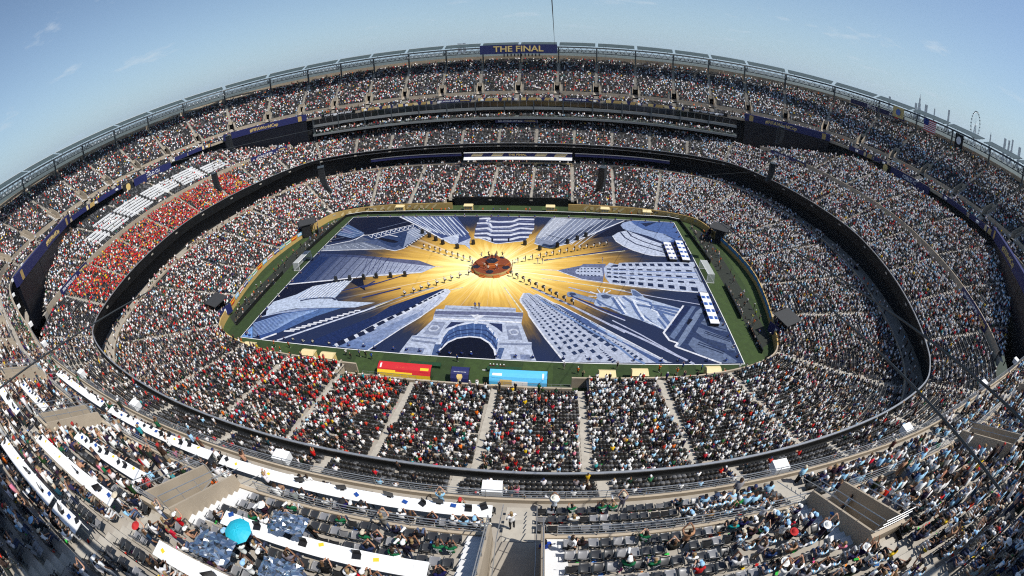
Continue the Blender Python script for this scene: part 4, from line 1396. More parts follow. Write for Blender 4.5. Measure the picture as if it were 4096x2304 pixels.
  ('P',5,(0.05,0.07,0.17),[(2.5,-22.83),(5.28,-22.96),(5.73,-25.93),(4.44,-24.46)]),
 ]),
 ('printed_setback_tower', [
  ('P',4,(0.55,0.59,0.7),[(8.07,-13.81),(8.67,-11.05),(9.81,-10.9),(10.8,-11.71),(11.5,-11.27),(15.32,-14.67),(16.54,-15.34),(22.56,-20.58),(29.38,-26.68),(27.09,-24.7),(36.58,-33.1),(37.78,-33.57),(17.68,-33.85),(13.92,-26.89),(10.43,-19.78),(10.15,-18.49),(8.34,-14.55)]),
  ('P',5,(0.12,0.18,0.36),[(15.32,-14.67),(16.54,-15.34),(22.56,-20.58),(22.73,-21.24),(26.99,-25.93),(36.33,-33.5),(34.65,-33.79),(29.22,-28.22),(21.18,-21.81)]),
  ('L',6,(0.82,0.83,0.88),0.35,[(17.68,-33.85),(13.92,-26.89),(10.43,-19.78),(10.15,-18.49),(8.24,-14.56),(8.07,-13.81),(8.67,-11.05)]),
  ('L',6,(0.82,0.83,0.88),0.25,[(11.5,-11.27),(15.32,-14.67),(16.54,-15.34),(22.56,-20.58),(27.09,-24.7),(36.58,-33.1)]),
  ('D',6,(0.05,0.08,0.17),0.45,1.1,[(8.65,-14.16),(18.18,-32.72)],22,0.52,1.075),
  ('D',6,(0.05,0.08,0.17),0.45,1.5,[(9.19,-13.74),(20.23,-32.48)],22,0.52,1.075),
  ('D',6,(0.05,0.08,0.17),0.4,1.7,[(9.43,-11.4),(21.45,-31.89)],26,0.52,1.075),
  ('D',6,(0.05,0.08,0.17),0.4,1.7,[(21.45,-31.89),(22.18,-33.33)],2,0.52,1.075),
  ('D',6,(0.05,0.08,0.17),0.4,1.6,[(10.19,-11.94),(25.0,-33.61)],26,0.52,1.075),
  ('D',6,(0.05,0.08,0.17),0.4,1.5,[(11.34,-12.07),(24.18,-29.56)],26,0.52,1.075),
  ('D',6,(0.05,0.08,0.17),0.4,1.9,[(11.97,-12.22),(27.99,-31.09)],26,0.52,1.075),
  ('D',6,(0.05,0.08,0.17),0.4,1.9,[(13.25,-13.3),(26.71,-29.46)],26,0.52,1.075),
  ('D',6,(0.05,0.08,0.17),0.5,1.9,[(15.33,-15.23),(27.79,-29.42)],24,0.52,1.075),
  ('D',6,(0.05,0.08,0.17),0.4,1.9,[(24.18,-29.56),(26.9,-33.82)],9,0.52,1.075),
  ('D',6,(0.05,0.08,0.17),0.4,1.9,[(26.89,-27.13),(32.19,-33.42)],9,0.52,1.075),
  ('L',6,(0.4,0.52,0.74),0.5,[(22.92,-21.23),(24.02,-22.31)]),
  ('L',6,(0.4,0.52,0.74),0.5,[(24.54,-23.09),(25.61,-24.14)]),
  ('L',6,(0.4,0.52,0.74),0.5,[(26.11,-25.05),(27.16,-25.92)]),
  ('L',6,(0.4,0.52,0.74),0.5,[(26.83,-25.63),(27.71,-26.2)]),
  ('L',6,(0.4,0.52,0.74),0.5,[(28.03,-26.79),(28.72,-27.36)]),
  ('L',6,(0.24,0.34,0.56),0.5,[(12.44,-13.54),(21.16,-22.46),(28.14,-29.41),(30.04,-32.13),(32.3,-33.85)]),
 ]),
 ('printed_statue', [
  ('P',4,(0.3,0.36,0.5),[(18.05,-10.87),(18.37,-9.97),(19.42,-9.78),(20.36,-10.53),(24.34,-12.63),(24.26,-14.15),(20.63,-12.35),(18.36,-11.95)]),
  ('P',5,(0.08,0.1,0.18),[(18.57,-10.91),(19.0,-10.21),(19.94,-10.43),(20.24,-11.13),(19.19,-11.58)]),
  ('P',4,(0.52,0.59,0.73),[(23.93,-14.54),(24.57,-12.23),(25.03,-11.62),(28.47,-10.83),(31.12,-10.68),(32.8,-10.7),(32.7,-8.03),(33.61,-7.89),(35.27,-10.24),(35.34,-11.23),(36.72,-12.13),(39.13,-13.35),(43.1,-15.43),(38.1,-23.53),(33.41,-20.24),(29.64,-18.19),(27.76,-16.69),(30.27,-18.33),(26.61,-15.67),(24.39,-15.43)]),
  ('P',5,(0.4,0.47,0.62),[(24.64,-11.06),(25.13,-10.04),(26.64,-9.75),(28.47,-10.83),(27.49,-12.45),(25.79,-12.74),(24.9,-12.02)]),
  ('P',6,(0.1,0.13,0.22),[(25.59,-11.0),(26.58,-10.55),(28.01,-11.25),(27.08,-12.28),(26.03,-12.26)]),
  ('L',6,(0.82,0.83,0.88),0.3,[(24.62,-11.45),(22.9,-11.48)]),
  ('L',6,(0.82,0.83,0.88),0.3,[(24.88,-10.65),(23.35,-9.5)]),
  ('L',6,(0.82,0.83,0.88),0.3,[(25.56,-9.93),(25.02,-8.26)]),
  ('L',6,(0.82,0.83,0.88),0.3,[(26.25,-9.77),(26.69,-8.23)]),
  ('L',6,(0.82,0.83,0.88),0.3,[(26.83,-10.02),(28.0,-8.85)]),
  ('L',6,(0.16,0.23,0.42),0.5,[(24.54,-12.81),(26.46,-14.95),(30.34,-17.63)]),
  ('L',6,(0.16,0.23,0.42),0.6,[(28.63,-11.41),(29.64,-14.04),(30.54,-15.83)]),
  ('L',6,(0.16,0.23,0.42),0.8,[(28.19,-11.83),(29.13,-15.18),(30.06,-17.99)]),
  ('L',6,(0.16,0.23,0.42),0.9,[(32.28,-13.14),(33.01,-17.15),(34.01,-20.22)]),
  ('L',6,(0.16,0.23,0.42),0.7,[(30.58,-11.3),(32.77,-14.24),(36.23,-15.18)]),
  ('L',6,(0.16,0.23,0.42),0.6,[(33.51,-11.92),(36.53,-13.3),(36.32,-15.91),(37.9,-16.57)]),
  ('L',6,(0.16,0.23,0.42),1.0,[(37.9,-16.57),(38.8,-19.69),(39.46,-21.69)]),
  ('L',6,(0.16,0.23,0.42),0.8,[(36.78,-14.42),(39.69,-15.02),(42.53,-16.0)]),
  ('L',6,(0.16,0.23,0.42),0.8,[(37.09,-15.14),(39.47,-16.13),(41.86,-17.12)]),
  ('L',6,(0.16,0.23,0.42),0.8,[(37.14,-16.06),(39.27,-17.23),(41.2,-18.21)]),
  ('L',6,(0.16,0.23,0.42),0.7,[(34.26,-18.5),(35.69,-21.16),(37.06,-22.59)]),
  ('L',6,(0.16,0.23,0.42),0.6,[(37.2,-19.41),(38.02,-21.74),(38.39,-23.03)]),
  ('L',6,(0.16,0.23,0.42),0.5,[(24.7,-13.56),(25.43,-15.01)]),
  ('L',6,(0.8,0.84,0.92),0.5,[(28.65,-11.41),(29.75,-15.14),(30.65,-18.14)]),
  ('L',6,(0.8,0.84,0.92),0.5,[(32.76,-12.73),(33.48,-16.77),(34.42,-20.2)]),
  ('L',6,(0.8,0.84,0.92),0.4,[(31.05,-10.88),(33.56,-13.07),(36.32,-14.62)]),
  ('L',6,(0.8,0.84,0.92),0.4,[(33.65,-18.52),(35.33,-20.84),(37.43,-22.74)]),
  ('L',6,(0.8,0.84,0.92),0.4,[(29.49,-11.36),(30.43,-14.37)]),
  ('L',6,(0.8,0.84,0.92),0.4,[(36.32,-15.91),(37.41,-16.95),(37.59,-18.36)]),
  ('P',5,(0.16,0.22,0.38),[(32.99,-8.34),(33.75,-8.5),(35.21,-10.64),(33.83,-11.12),(32.95,-10.37)]),
 ]),
 ('printed_pedestal', [
  ('P',3,(0.06,0.09,0.19),[(37.55,-24.34),(44.07,-14.07),(48.81,-14.24),(52.03,-16.0),(52.3,-19.45),(52.3,-33.62),(47.51,-33.75),(39.09,-28.71),(39.88,-27.66),(38.28,-26.79)]),
  ('P',4,(0.03,0.05,0.14),[(38.01,-24.01),(44.25,-14.25),(45.8,-14.37),(39.22,-23.97)]),
  ('P',4,(0.2,0.26,0.4),[(38.51,-25.56),(46.03,-14.36),(46.9,-14.51),(40.78,-24.25),(39.33,-26.46)]),
  ('P',4,(0.26,0.32,0.45),[(40.0,-27.06),(46.38,-16.58),(48.52,-14.44),(48.4,-15.77),(41.46,-26.73),(39.8,-28.99),(39.28,-28.71)]),
  ('P',5,(0.008,0.012,0.038),[(43.17,-20.91),(44.21,-19.16),(45.0,-19.48),(43.44,-21.57)]),
  ('P',4,(0.2,0.25,0.37),[(44.58,-23.85),(45.63,-22.19),(51.6,-26.31),(51.77,-30.59),(49.92,-29.68),(50.25,-27.87),(45.78,-25.74)]),
  ('P',4,(0.2,0.25,0.37),[(42.0,-27.93),(43.54,-25.61),(49.04,-30.56),(51.16,-33.17),(50.37,-33.72),(47.38,-33.53),(42.98,-30.55)]),
  ('P',4,(0.2,0.25,0.37),[(46.41,-20.82),(48.28,-18.32),(52.23,-20.68),(51.85,-23.73),(49.49,-23.1)]),
  ('P',5,(0.07,0.1,0.19),[(44.14,-24.82),(45.78,-25.74),(50.07,-28.48),(49.55,-29.53),(46.88,-27.88),(44.19,-25.45)]),
  ('P',5,(0.07,0.1,0.19),[(50.44,-29.39),(51.74,-29.99),(51.34,-30.58),(50.36,-29.98)]),
  ('L',6,(0.03,0.05,0.12),0.3,[(46.75,-23.64),(51.72,-26.63)]),
  ('L',6,(0.03,0.05,0.12),0.3,[(46.41,-24.14),(51.38,-27.01)]),
  ('L',6,(0.03,0.05,0.12),0.3,[(44.36,-27.3),(49.12,-30.27)]),
  ('L',6,(0.03,0.05,0.12),0.3,[(44.01,-27.91),(48.75,-30.85)]),
  ('L',6,(0.03,0.05,0.12),0.3,[(48.2,-21.45),(51.72,-23.07)]),
  ('L',6,(0.82,0.83,0.88),0.4,[(37.55,-24.34),(44.05,-14.15)]),
  ('L',6,(0.82,0.83,0.88),0.45,[(37.55,-24.34),(38.28,-26.79),(39.88,-27.66),(39.12,-28.71),(47.51,-33.75)]),
 ]),
 ('printed_spire_tower', [
  ('P',4,(0.22,0.25,0.38),[(15.91,-0.12),(21.72,2.69),(22.21,3.47),(27.95,3.99),(26.41,-5.54),(21.72,-4.1),(17.28,-1.21)]),
  ('P',5,(0.56,0.61,0.74),[(20.13,-0.55),(20.73,0.91),(21.92,1.97),(26.83,1.83),(26.75,-2.42),(21.78,-2.3),(20.44,-1.7)]),
  ('P',4,(0.56,0.61,0.74),[(27.3,1.86),(28.97,4.73),(31.06,3.87),(31.4,4.76),(32.97,5.04),(52.02,7.06),(51.69,3.8),(51.48,-8.03),(48.0,-8.36),(42.92,-7.9),(30.7,-6.13),(28.77,-5.39),(30.68,-6.13),(28.07,-5.52),(27.17,-2.84)]),
  ('L',6,(0.82,0.83,0.88),0.25,[(11.91,-0.05),(15.91,-0.12)]),
  ('L',6,(0.82,0.83,0.88),0.3,[(15.91,-0.27),(17.28,-1.3),(21.72,-4.19),(28.06,-5.61),(30.67,-6.21),(30.7,-6.21),(42.9,-7.99),(48.95,-8.39)]),
  ('D',6,(0.03,0.05,0.12),0.8,0.9,[(20.73,0.82),(26.81,1.53)],7,0.5,1.03),
  ('D',6,(0.03,0.05,0.12),0.8,0.9,[(20.7,-0.52),(26.69,-0.1)],7,0.5,1.03),
  ('D',6,(0.03,0.05,0.12),0.8,0.9,[(20.66,-2.0),(26.52,-2.34)],7,0.5,1.03),
  ('D',6,(0.14,0.17,0.28),0.7,0.8,[(17.28,-0.03),(21.67,1.46)],7,0.4,1.03),
  ('D',6,(0.14,0.17,0.28),0.7,0.8,[(17.28,-0.74),(21.55,-2.31)],7,0.4,1.03),
  ('D',6,(0.03,0.05,0.12),2.2,2.8,[(32.05,3.85),(51.29,5.31)],9,0.55,1.06),
  ('D',6,(0.03,0.05,0.12),1.0,1.6,[(27.99,1.33),(51.47,2.03)],10,0.55,1.06),
  ('D',6,(0.03,0.05,0.12),1.0,1.7,[(27.83,-0.59),(50.88,-1.15)],10,0.55,1.06),
  ('D',6,(0.03,0.05,0.12),1.0,1.8,[(27.66,-2.58),(50.86,-4.01)],10,0.55,1.06),
  ('D',6,(0.03,0.05,0.12),2.2,3.4,[(28.85,-4.51),(50.73,-7.22)],9,0.55,1.06),
  ('D',6,(0.03,0.05,0.12),1.0,1.1,[(28.31,1.2),(32.53,1.42)],3,0.55,1.06),
  ('D',6,(0.03,0.05,0.12),1.0,1.1,[(28.15,-0.57),(32.26,-0.88)],3,0.55,1.06),
  ('D',6,(0.03,0.05,0.12),1.0,1.1,[(28.01,-2.24),(32.07,-2.51)],3,0.55,1.06),
  ('L',6,(0.66,0.72,0.84),0.35,[(28.05,2.16),(51.66,3.7)]),
  ('L',6,(0.66,0.72,0.84),0.35,[(27.91,0.36),(51.07,0.53)]),
  ('L',6,(0.66,0.72,0.84),0.35,[(27.74,-1.66),(50.88,-2.55)]),
  ('L',6,(0.66,0.72,0.84),0.35,[(27.59,-3.49),(50.83,-5.04)]),
  ('L',5,(0.28,0.36,0.58),0.5,[(29.32,0.56),(51.24,1.18)]),
  ('L',5,(0.28,0.36,0.58),0.5,[(29.13,-1.52),(50.67,-1.91)]),
  ('P',5,(0.05,0.07,0.15),[(28.78,2.56),(30.21,3.81),(31.16,3.63),(30.81,2.61)]),
  ('P',5,(0.05,0.07,0.15),[(29.1,-4.05),(30.62,-4.61),(30.33,-5.29),(29.26,-4.7)]),
 ]),
 ('printed_spiral_hall', [
  ('P',3,(0.014,0.022,0.06),[(36.08,33.11),(36.49,33.31),(37.14,33.85),(38.24,33.36),(34.62,29.34),(36.02,25.58),(31.35,21.39),(30.84,16.3),(31.32,21.39),(25.2,18.9)]),
  ('P',4,(0.13,0.21,0.44),[(34.62,29.34),(35.44,31.28),(38.24,33.36),(52.18,33.69),(52.29,20.78),(46.3,17.86),(42.05,22.19),(36.31,25.61),(35.04,26.87)]),
  ('P',5,(0.42,0.5,0.68),[(34.62,29.34),(35.44,31.28),(38.24,33.36),(39.04,30.59),(41.17,27.22),(47.63,24.19),(49.21,20.73),(46.3,17.86),(42.05,22.19),(36.31,25.61),(35.04,26.87)]),
  ('P',5,(0.62,0.67,0.79),[(31.34,21.26),(33.28,23.92),(36.02,25.58),(40.49,21.36),(45.38,17.45),(44.74,9.68),(41.18,9.62),(39.23,10.38),(36.14,12.36),(33.84,14.77),(32.04,17.64)]),
  ('L',6,(0.05,0.07,0.15),0.5,[(33.99,23.99),(34.8,20.43),(37.51,16.32),(41.16,14.0),(44.79,11.87)]),
  ('L',6,(0.05,0.07,0.15),0.5,[(36.12,25.24),(36.9,21.63),(39.73,18.4),(44.81,14.66)]),
  ('L',6,(0.05,0.07,0.15),0.5,[(39.33,22.88),(42.21,19.93),(45.38,17.45)]),
  ('L',6,(0.82,0.83,0.88),0.3,[(31.34,21.26),(32.03,17.51),(33.82,14.65),(36.13,12.24),(39.21,10.27),(41.17,9.56),(44.73,9.62)]),
  ('L',6,(0.05,0.07,0.14),0.4,[(41.47,27.25),(45.44,24.94)]),
  ('L',6,(0.05,0.07,0.14),0.4,[(47.03,24.11),(49.89,21.14)]),
  ('P',6,(0.03,0.05,0.12),[(41.29,31.61),(46.81,33.47),(42.38,29.16)]),
 ]),
 ('printed_ribbon_tower', [
  ('P',4,(0.1,0.12,0.24),[(-7.68,18.23),(-8.36,23.57),(-8.37,29.37),(-7.93,32.85),(-3.22,33.37),(8.26,32.95),(8.86,25.01),(6.9,16.23),(0.13,14.06),(-1.19,14.11),(-4.11,16.14)]),
  ('L',6,(0.76,0.78,0.86),1.15,[(-8.32,31.67),(-5.44,32.13),(-5.65,29.82),(-2.08,29.18),(2.16,29.73),(3.71,31.7),(8.33,31.72)]),
  ('L',6,(0.76,0.78,0.86),1.15,[(-8.41,27.87),(-5.16,28.33),(-3.8,25.12),(1.73,25.69),(4.04,27.96),(8.56,27.85)]),
  ('L',6,(0.76,0.78,0.86),1.15,[(-8.08,23.58),(-4.56,24.39),(-3.4,22.35),(2.32,22.73),(4.6,24.77),(8.63,24.3)]),
  ('L',6,(0.76,0.78,0.86),1.15,[(-7.76,20.19),(-4.27,20.64),(-2.97,19.37),(2.38,19.61),(4.89,21.38),(8.25,21.56)]),
  ('L',6,(0.76,0.78,0.86),1.15,[(-7.3,17.6),(-3.83,17.72),(-2.8,16.38),(2.69,16.63),(5.15,18.46),(7.52,18.59)]),
  ('L',7,(0.3,0.34,0.5),0.4,[(-8.42,30.51),(-5.24,30.82),(-5.45,28.55),(2.28,28.62),(8.41,30.43)]),
  ('L',7,(0.3,0.34,0.5),0.4,[(-7.84,22.21),(-4.37,23.14),(-3.21,21.01),(2.46,21.39),(8.57,22.93)]),
  ('L',7,(0.3,0.34,0.5),0.4,[(-8.3,26.41),(-4.96,27.02),(-3.62,23.86),(1.87,24.43),(8.63,26.55)]),
  ('L',7,(0.82,0.83,0.88),0.4,[(-7.68,18.23),(-4.1,16.07),(-1.18,13.99),(0.14,14.0),(6.91,16.17)]),
  ('P',7,(0.008,0.012,0.038),[(-2.65,17.14),(-2.12,17.16),(-1.81,15.0),(-2.33,14.98)]),
  ('P',7,(0.008,0.012,0.038),[(1.92,17.66),(2.37,17.68),(2.64,15.21),(2.2,15.19)]),
 ]),
 ('printed_ray_tower', [
  ('P',4,(0.1,0.14,0.3),[(-35.19,33.44),(-15.89,33.38),(-10.22,21.46),(-8.45,17.24),(-8.33,14.44),(-7.21,9.87),(-9.16,12.6),(-11.01,13.26),(-13.17,13.37),(-16.97,16.7),(-22.37,21.97),(-27.79,27.02)]),
  ('P',5,(0.6,0.65,0.78),[(-11.38,13.73),(-8.45,17.24),(-8.33,14.44),(-7.21,9.87),(-9.18,12.72),(-13.17,13.37),(-16.97,16.7),(-12.45,20.06)]),
  ('L',6,(0.76,0.8,0.88),0.2,[(-34.68,33.43),(-22.47,22.31)]),
  ('L',6,(0.76,0.8,0.88),0.45,[(-33.18,33.38),(-21.24,21.7)]),
  ('L',6,(0.76,0.8,0.88),0.2,[(-31.69,33.33),(-20.03,21.09)]),
  ('L',6,(0.76,0.8,0.88),0.45,[(-30.21,33.3),(-18.84,20.49)]),
  ('L',6,(0.76,0.8,0.88),0.2,[(-28.74,33.26),(-17.66,19.9)]),
  ('L',6,(0.76,0.8,0.88),0.45,[(-27.28,33.23),(-16.49,19.32)]),
  ('L',6,(0.76,0.8,0.88),0.2,[(-25.84,33.21),(-15.34,18.75)]),
  ('L',6,(0.76,0.8,0.88),0.45,[(-24.41,33.18),(-14.21,18.18)]),
  ('L',6,(0.76,0.8,0.88),0.2,[(-22.98,33.17),(-13.09,17.62)]),
  ('L',6,(0.76,0.8,0.88),0.45,[(-21.57,33.15),(-12.0,17.14)]),
  ('L',6,(0.76,0.8,0.88),0.2,[(-20.16,33.14),(-11.25,18.32)]),
  ('L',6,(0.76,0.8,0.88),0.45,[(-18.76,33.14),(-10.5,19.52)]),
  ('L',6,(0.76,0.8,0.88),0.2,[(-17.38,33.14),(-9.74,20.73)]),
  ('L',6,(0.4,0.47,0.65),0.16,[(-34.01,33.4),(-22.47,23.37)]),
  ('L',6,(0.4,0.47,0.65),0.16,[(-32.51,33.36),(-21.25,22.81)]),
  ('L',6,(0.4,0.47,0.65),0.16,[(-31.03,33.32),(-20.05,22.26)]),
  ('L',6,(0.4,0.47,0.65),0.16,[(-29.55,33.28),(-18.86,21.72)]),
  ('L',6,(0.4,0.47,0.65),0.16,[(-28.09,33.25),(-17.69,21.18)]),
  ('L',6,(0.4,0.47,0.65),0.16,[(-26.64,33.22),(-16.53,20.66)]),
  ('L',6,(0.4,0.47,0.65),0.16,[(-25.2,33.2),(-15.39,20.14)]),
  ('L',6,(0.4,0.47,0.65),0.16,[(-23.77,33.18),(-14.26,19.63)]),
  ('L',6,(0.4,0.47,0.65),0.16,[(-22.35,33.16),(-13.14,19.12)]),
  ('L',6,(0.4,0.47,0.65),0.16,[(-20.94,33.15),(-12.03,18.62)]),
  ('L',6,(0.4,0.47,0.65),0.16,[(-19.54,33.14),(-10.94,18.13)]),
  ('L',6,(0.4,0.47,0.65),0.16,[(-18.15,33.14),(-9.86,17.65)]),
  ('L',6,(0.82,0.83,0.88),0.5,[(-35.19,33.44),(-27.79,27.02),(-22.37,21.97),(-16.97,16.7),(-13.17,13.37)]),
 ]),
 ('printed_slab_tower', [
  ('P',4,(0.33,0.37,0.48),[(13.77,33.46),(36.08,33.11),(19.06,15.32),(13.5,11.99),(9.46,14.68),(9.73,19.04),(10.74,23.06)]),
  ('P',5,(0.55,0.58,0.66),[(14.36,33.27),(20.18,33.19),(12.5,19.21),(9.93,17.78),(10.74,23.06)]),
  ('P',5,(0.12,0.15,0.24),[(14.73,13.23),(36.08,33.11),(30.43,33.01),(16.73,18.23),(13.24,12.26)]),
  ('L',6,(0.74,0.77,0.84),0.2,[(14.94,33.31),(9.92,18.1)]),
  ('L',6,(0.74,0.77,0.84),0.2,[(16.54,33.28),(10.98,17.66)]),
  ('L',6,(0.74,0.77,0.84),0.2,[(18.14,33.25),(12.05,17.23)]),
  ('L',6,(0.74,0.77,0.84),0.2,[(19.75,33.23),(13.1,16.8)]),
  ('L',6,(0.74,0.77,0.84),0.2,[(21.35,33.21),(14.15,16.37)]),
  ('L',6,(0.74,0.77,0.84),0.2,[(22.96,33.2),(15.19,15.96)]),
  ('L',6,(0.74,0.77,0.84),0.2,[(24.56,33.19),(16.23,15.54)]),
  ('L',6,(0.74,0.77,0.84),0.2,[(26.18,33.19),(17.26,15.13)]),
  ('L',6,(0.74,0.77,0.84),0.2,[(27.79,33.2),(18.28,14.73)]),
  ('L',6,(0.74,0.77,0.84),0.2,[(29.41,33.21),(19.3,14.32)]),
  ('L',6,(0.74,0.77,0.84),0.2,[(31.04,33.23),(20.31,13.93)]),
  ('L',6,(0.74,0.77,0.84),0.2,[(32.67,33.26),(21.32,13.53)]),
  ('L',6,(0.82,0.83,0.88),0.4,[(9.46,14.56),(13.5,11.88),(19.06,15.2),(36.23,33.12)]),
  ('L',6,(0.05,0.07,0.12),0.3,[(12.46,20.51),(17.26,17.96)]),
 ]),
 ('printed_light_streaks', [
  ('L',3,(0.55,0.58,0.72),0.6,[(10.28,-8.51),(18.95,-15.38),(29.61,-24.44),(27.29,-22.22),(33.45,-26.91),(41.84,-33.84)]),
  ('L',3,(0.55,0.58,0.72),0.35,[(27.44,-20.51),(32.74,-25.11),(40.23,-32.53)]),
  ('L',3,(0.55,0.58,0.72),0.4,[(18.59,-7.99),(23.64,-10.13),(31.08,-11.08)]),
  ('L',3,(0.55,0.58,0.72),0.3,[(28.51,-8.2),(39.08,-11.22),(48.08,-13.51)]),
  ('L',3,(0.55,0.58,0.72),0.35,[(19.39,-12.35),(25.29,-17.18),(30.04,-20.39)]),
  ('L',3,(0.05,0.07,0.2),0.6,[(12.52,4.85),(33.94,13.02),(42.59,14.43)]),
  ('L',3,(0.05,0.07,0.2),0.5,[(-27.81,-7.92),(-29.81,-11.18),(-19.91,-3.78)]),
  ('L',3,(0.05,0.07,0.2),0.5,[(-34.78,-12.96),(-27.34,-8.95)]),
  ('L',3,(0.05,0.07,0.2),0.6,[(-28.0,-15.55),(-20.08,-10.83)]),
  ('L',3,(0.05,0.07,0.2),0.5,[(18.98,-11.6),(30.12,-19.71)]),
  ('L',3,(0.85,0.8,0.62),0.3,[(-25.69,-21.21),(-18.34,-14.04),(-11.32,-9.86)]),
  ('L',3,(0.85,0.8,0.62),0.35,[(-9.16,-11.39),(-5.37,-9.49)]),
  ('L',3,(0.85,0.8,0.62),0.3,[(4.12,-8.9),(8.97,-18.49)]),
  ('L',3,(0.85,0.8,0.62),0.3,[(12.22,-4.26),(31.36,-8.6)]),
  ('L',3,(0.85,0.8,0.62),0.25,[(13.45,5.43),(33.8,11.86)]),
 ]),
]

# ------------------------------------------------------------------ people: one continuous body per pose
def obj_color_mat(name, rough=0.8):
    m, n, l, b = P_(name)
    oi = n.new('ShaderNodeObjectInfo')
    tc = n.new('ShaderNodeTexCoord')
    t = n.new('ShaderNodeTexNoise')
    t.inputs['Scale'].default_value = 9
    l.new(tc.outputs['Object'], t.inputs['Vector'])
    bn = n.new('ShaderNodeBump')
    bn.inputs['Strength'].default_value = 0.5
    bn.inputs['Distance'].default_value = 0.03
    l.new(t.outputs['Fac'], bn.inputs['Height'])
    l.new(bn.outputs[0], b.inputs['Normal'])
    l.new(oi.outputs['Color'], b.inputs['Base Color'])
    b.inputs['Roughness'].default_value = rough
    b.inputs['Specular IOR Level'].default_value = 0.2
    return m


def random_ramp_mat(name, cols, mul, rough=0.7):
    m, n, l, b = P_(name)
    oi = n.new('ShaderNodeObjectInfo')
    mm = n.new('ShaderNodeMath')
    mm.operation = 'MULTIPLY'
    mm.inputs[1].default_value = mul
    fr = n.new('ShaderNodeMath')
    fr.operation = 'FRACT'
    l.new(oi.outputs['Random'], mm.inputs[0])
    l.new(mm.outputs[0], fr.inputs[0])
    cr = n.new('ShaderNodeValToRGB')
    cr.color_ramp.interpolation = 'CONSTANT'
    e = cr.color_ramp.elements
    while len(e) < len(cols):
        e.new(0.5)
    for i, c in enumerate(cols):
        e[i].position = i / len(cols)
        e[i].color = (*c, 1)
    l.new(fr.outputs[0], cr.inputs['Fac'])
    l.new(cr.outputs['Color'], b.inputs['Base Color'])
    b.inputs['Roughness'].default_value = rough
    b.inputs['Specular IOR Level'].default_value = 0.25
    return m


M_SHIRT = obj_color_mat('shirt_cloth')
M_SKIN = random_ramp_mat('skin', [tuple(c) for c in TONES], 1.0, 0.5)
M_HAIR = random_ramp_mat('hair', [tuple(c) for c in HAIRS[:4]], 7.31, 0.6)
M_TROU = random_ramp_mat('trousers', [tuple(c) for c in LEGS[[0, 1, 0, 2, 5, 3]]], 13.7, 0.85)
M_SHOE = mat('shoes', (0.45, 0.45, 0.46), 0.6, var=0.0)
M_BLACKC = mat('black_cloth', (0.011, 0.011, 0.012), 0.85, var=0.1)
M_STRIPE, _n, _l, _b = P_('striped_shirt_cloth')
_tc = _n.new('ShaderNodeTexCoord')
_sp = _n.new('ShaderNodeSeparateXYZ')
_l.new(_tc.outputs['Object'], _sp.inputs[0])
_m1 = _n.new('ShaderNodeMath')
_m1.operation = 'MULTIPLY'
_m1.inputs[1].default_value = 2 * math.pi / 0.155
_l.new(_sp.outputs['X'], _m1.inputs[0])
_m2 = _n.new('ShaderNodeMath')
_m2.operation = 'COSINE'
_l.new(_m1.outputs[0], _m2.inputs[0])
_m3 = _n.new('ShaderNodeMath')
_m3.operation = 'GREATER_THAN'
_m3.inputs[1].default_value = 0.1
_l.new(_m2.outputs[0], _m3.inputs[0])
_mx = _n.new('ShaderNodeMix')
_mx.data_type = 'RGBA'
_mx.inputs['A'].default_value = (0.80, 0.81, 0.82, 1)
_mx.inputs['B'].default_value = (0.20, 0.50, 0.78, 1)
_l.new(_m3.outputs[0], _mx.inputs['Factor'])
_l.new(_mx.outputs['Result'], _b.inputs['Base Color'])
_b.inputs['Roughness'].default_value = 0.8


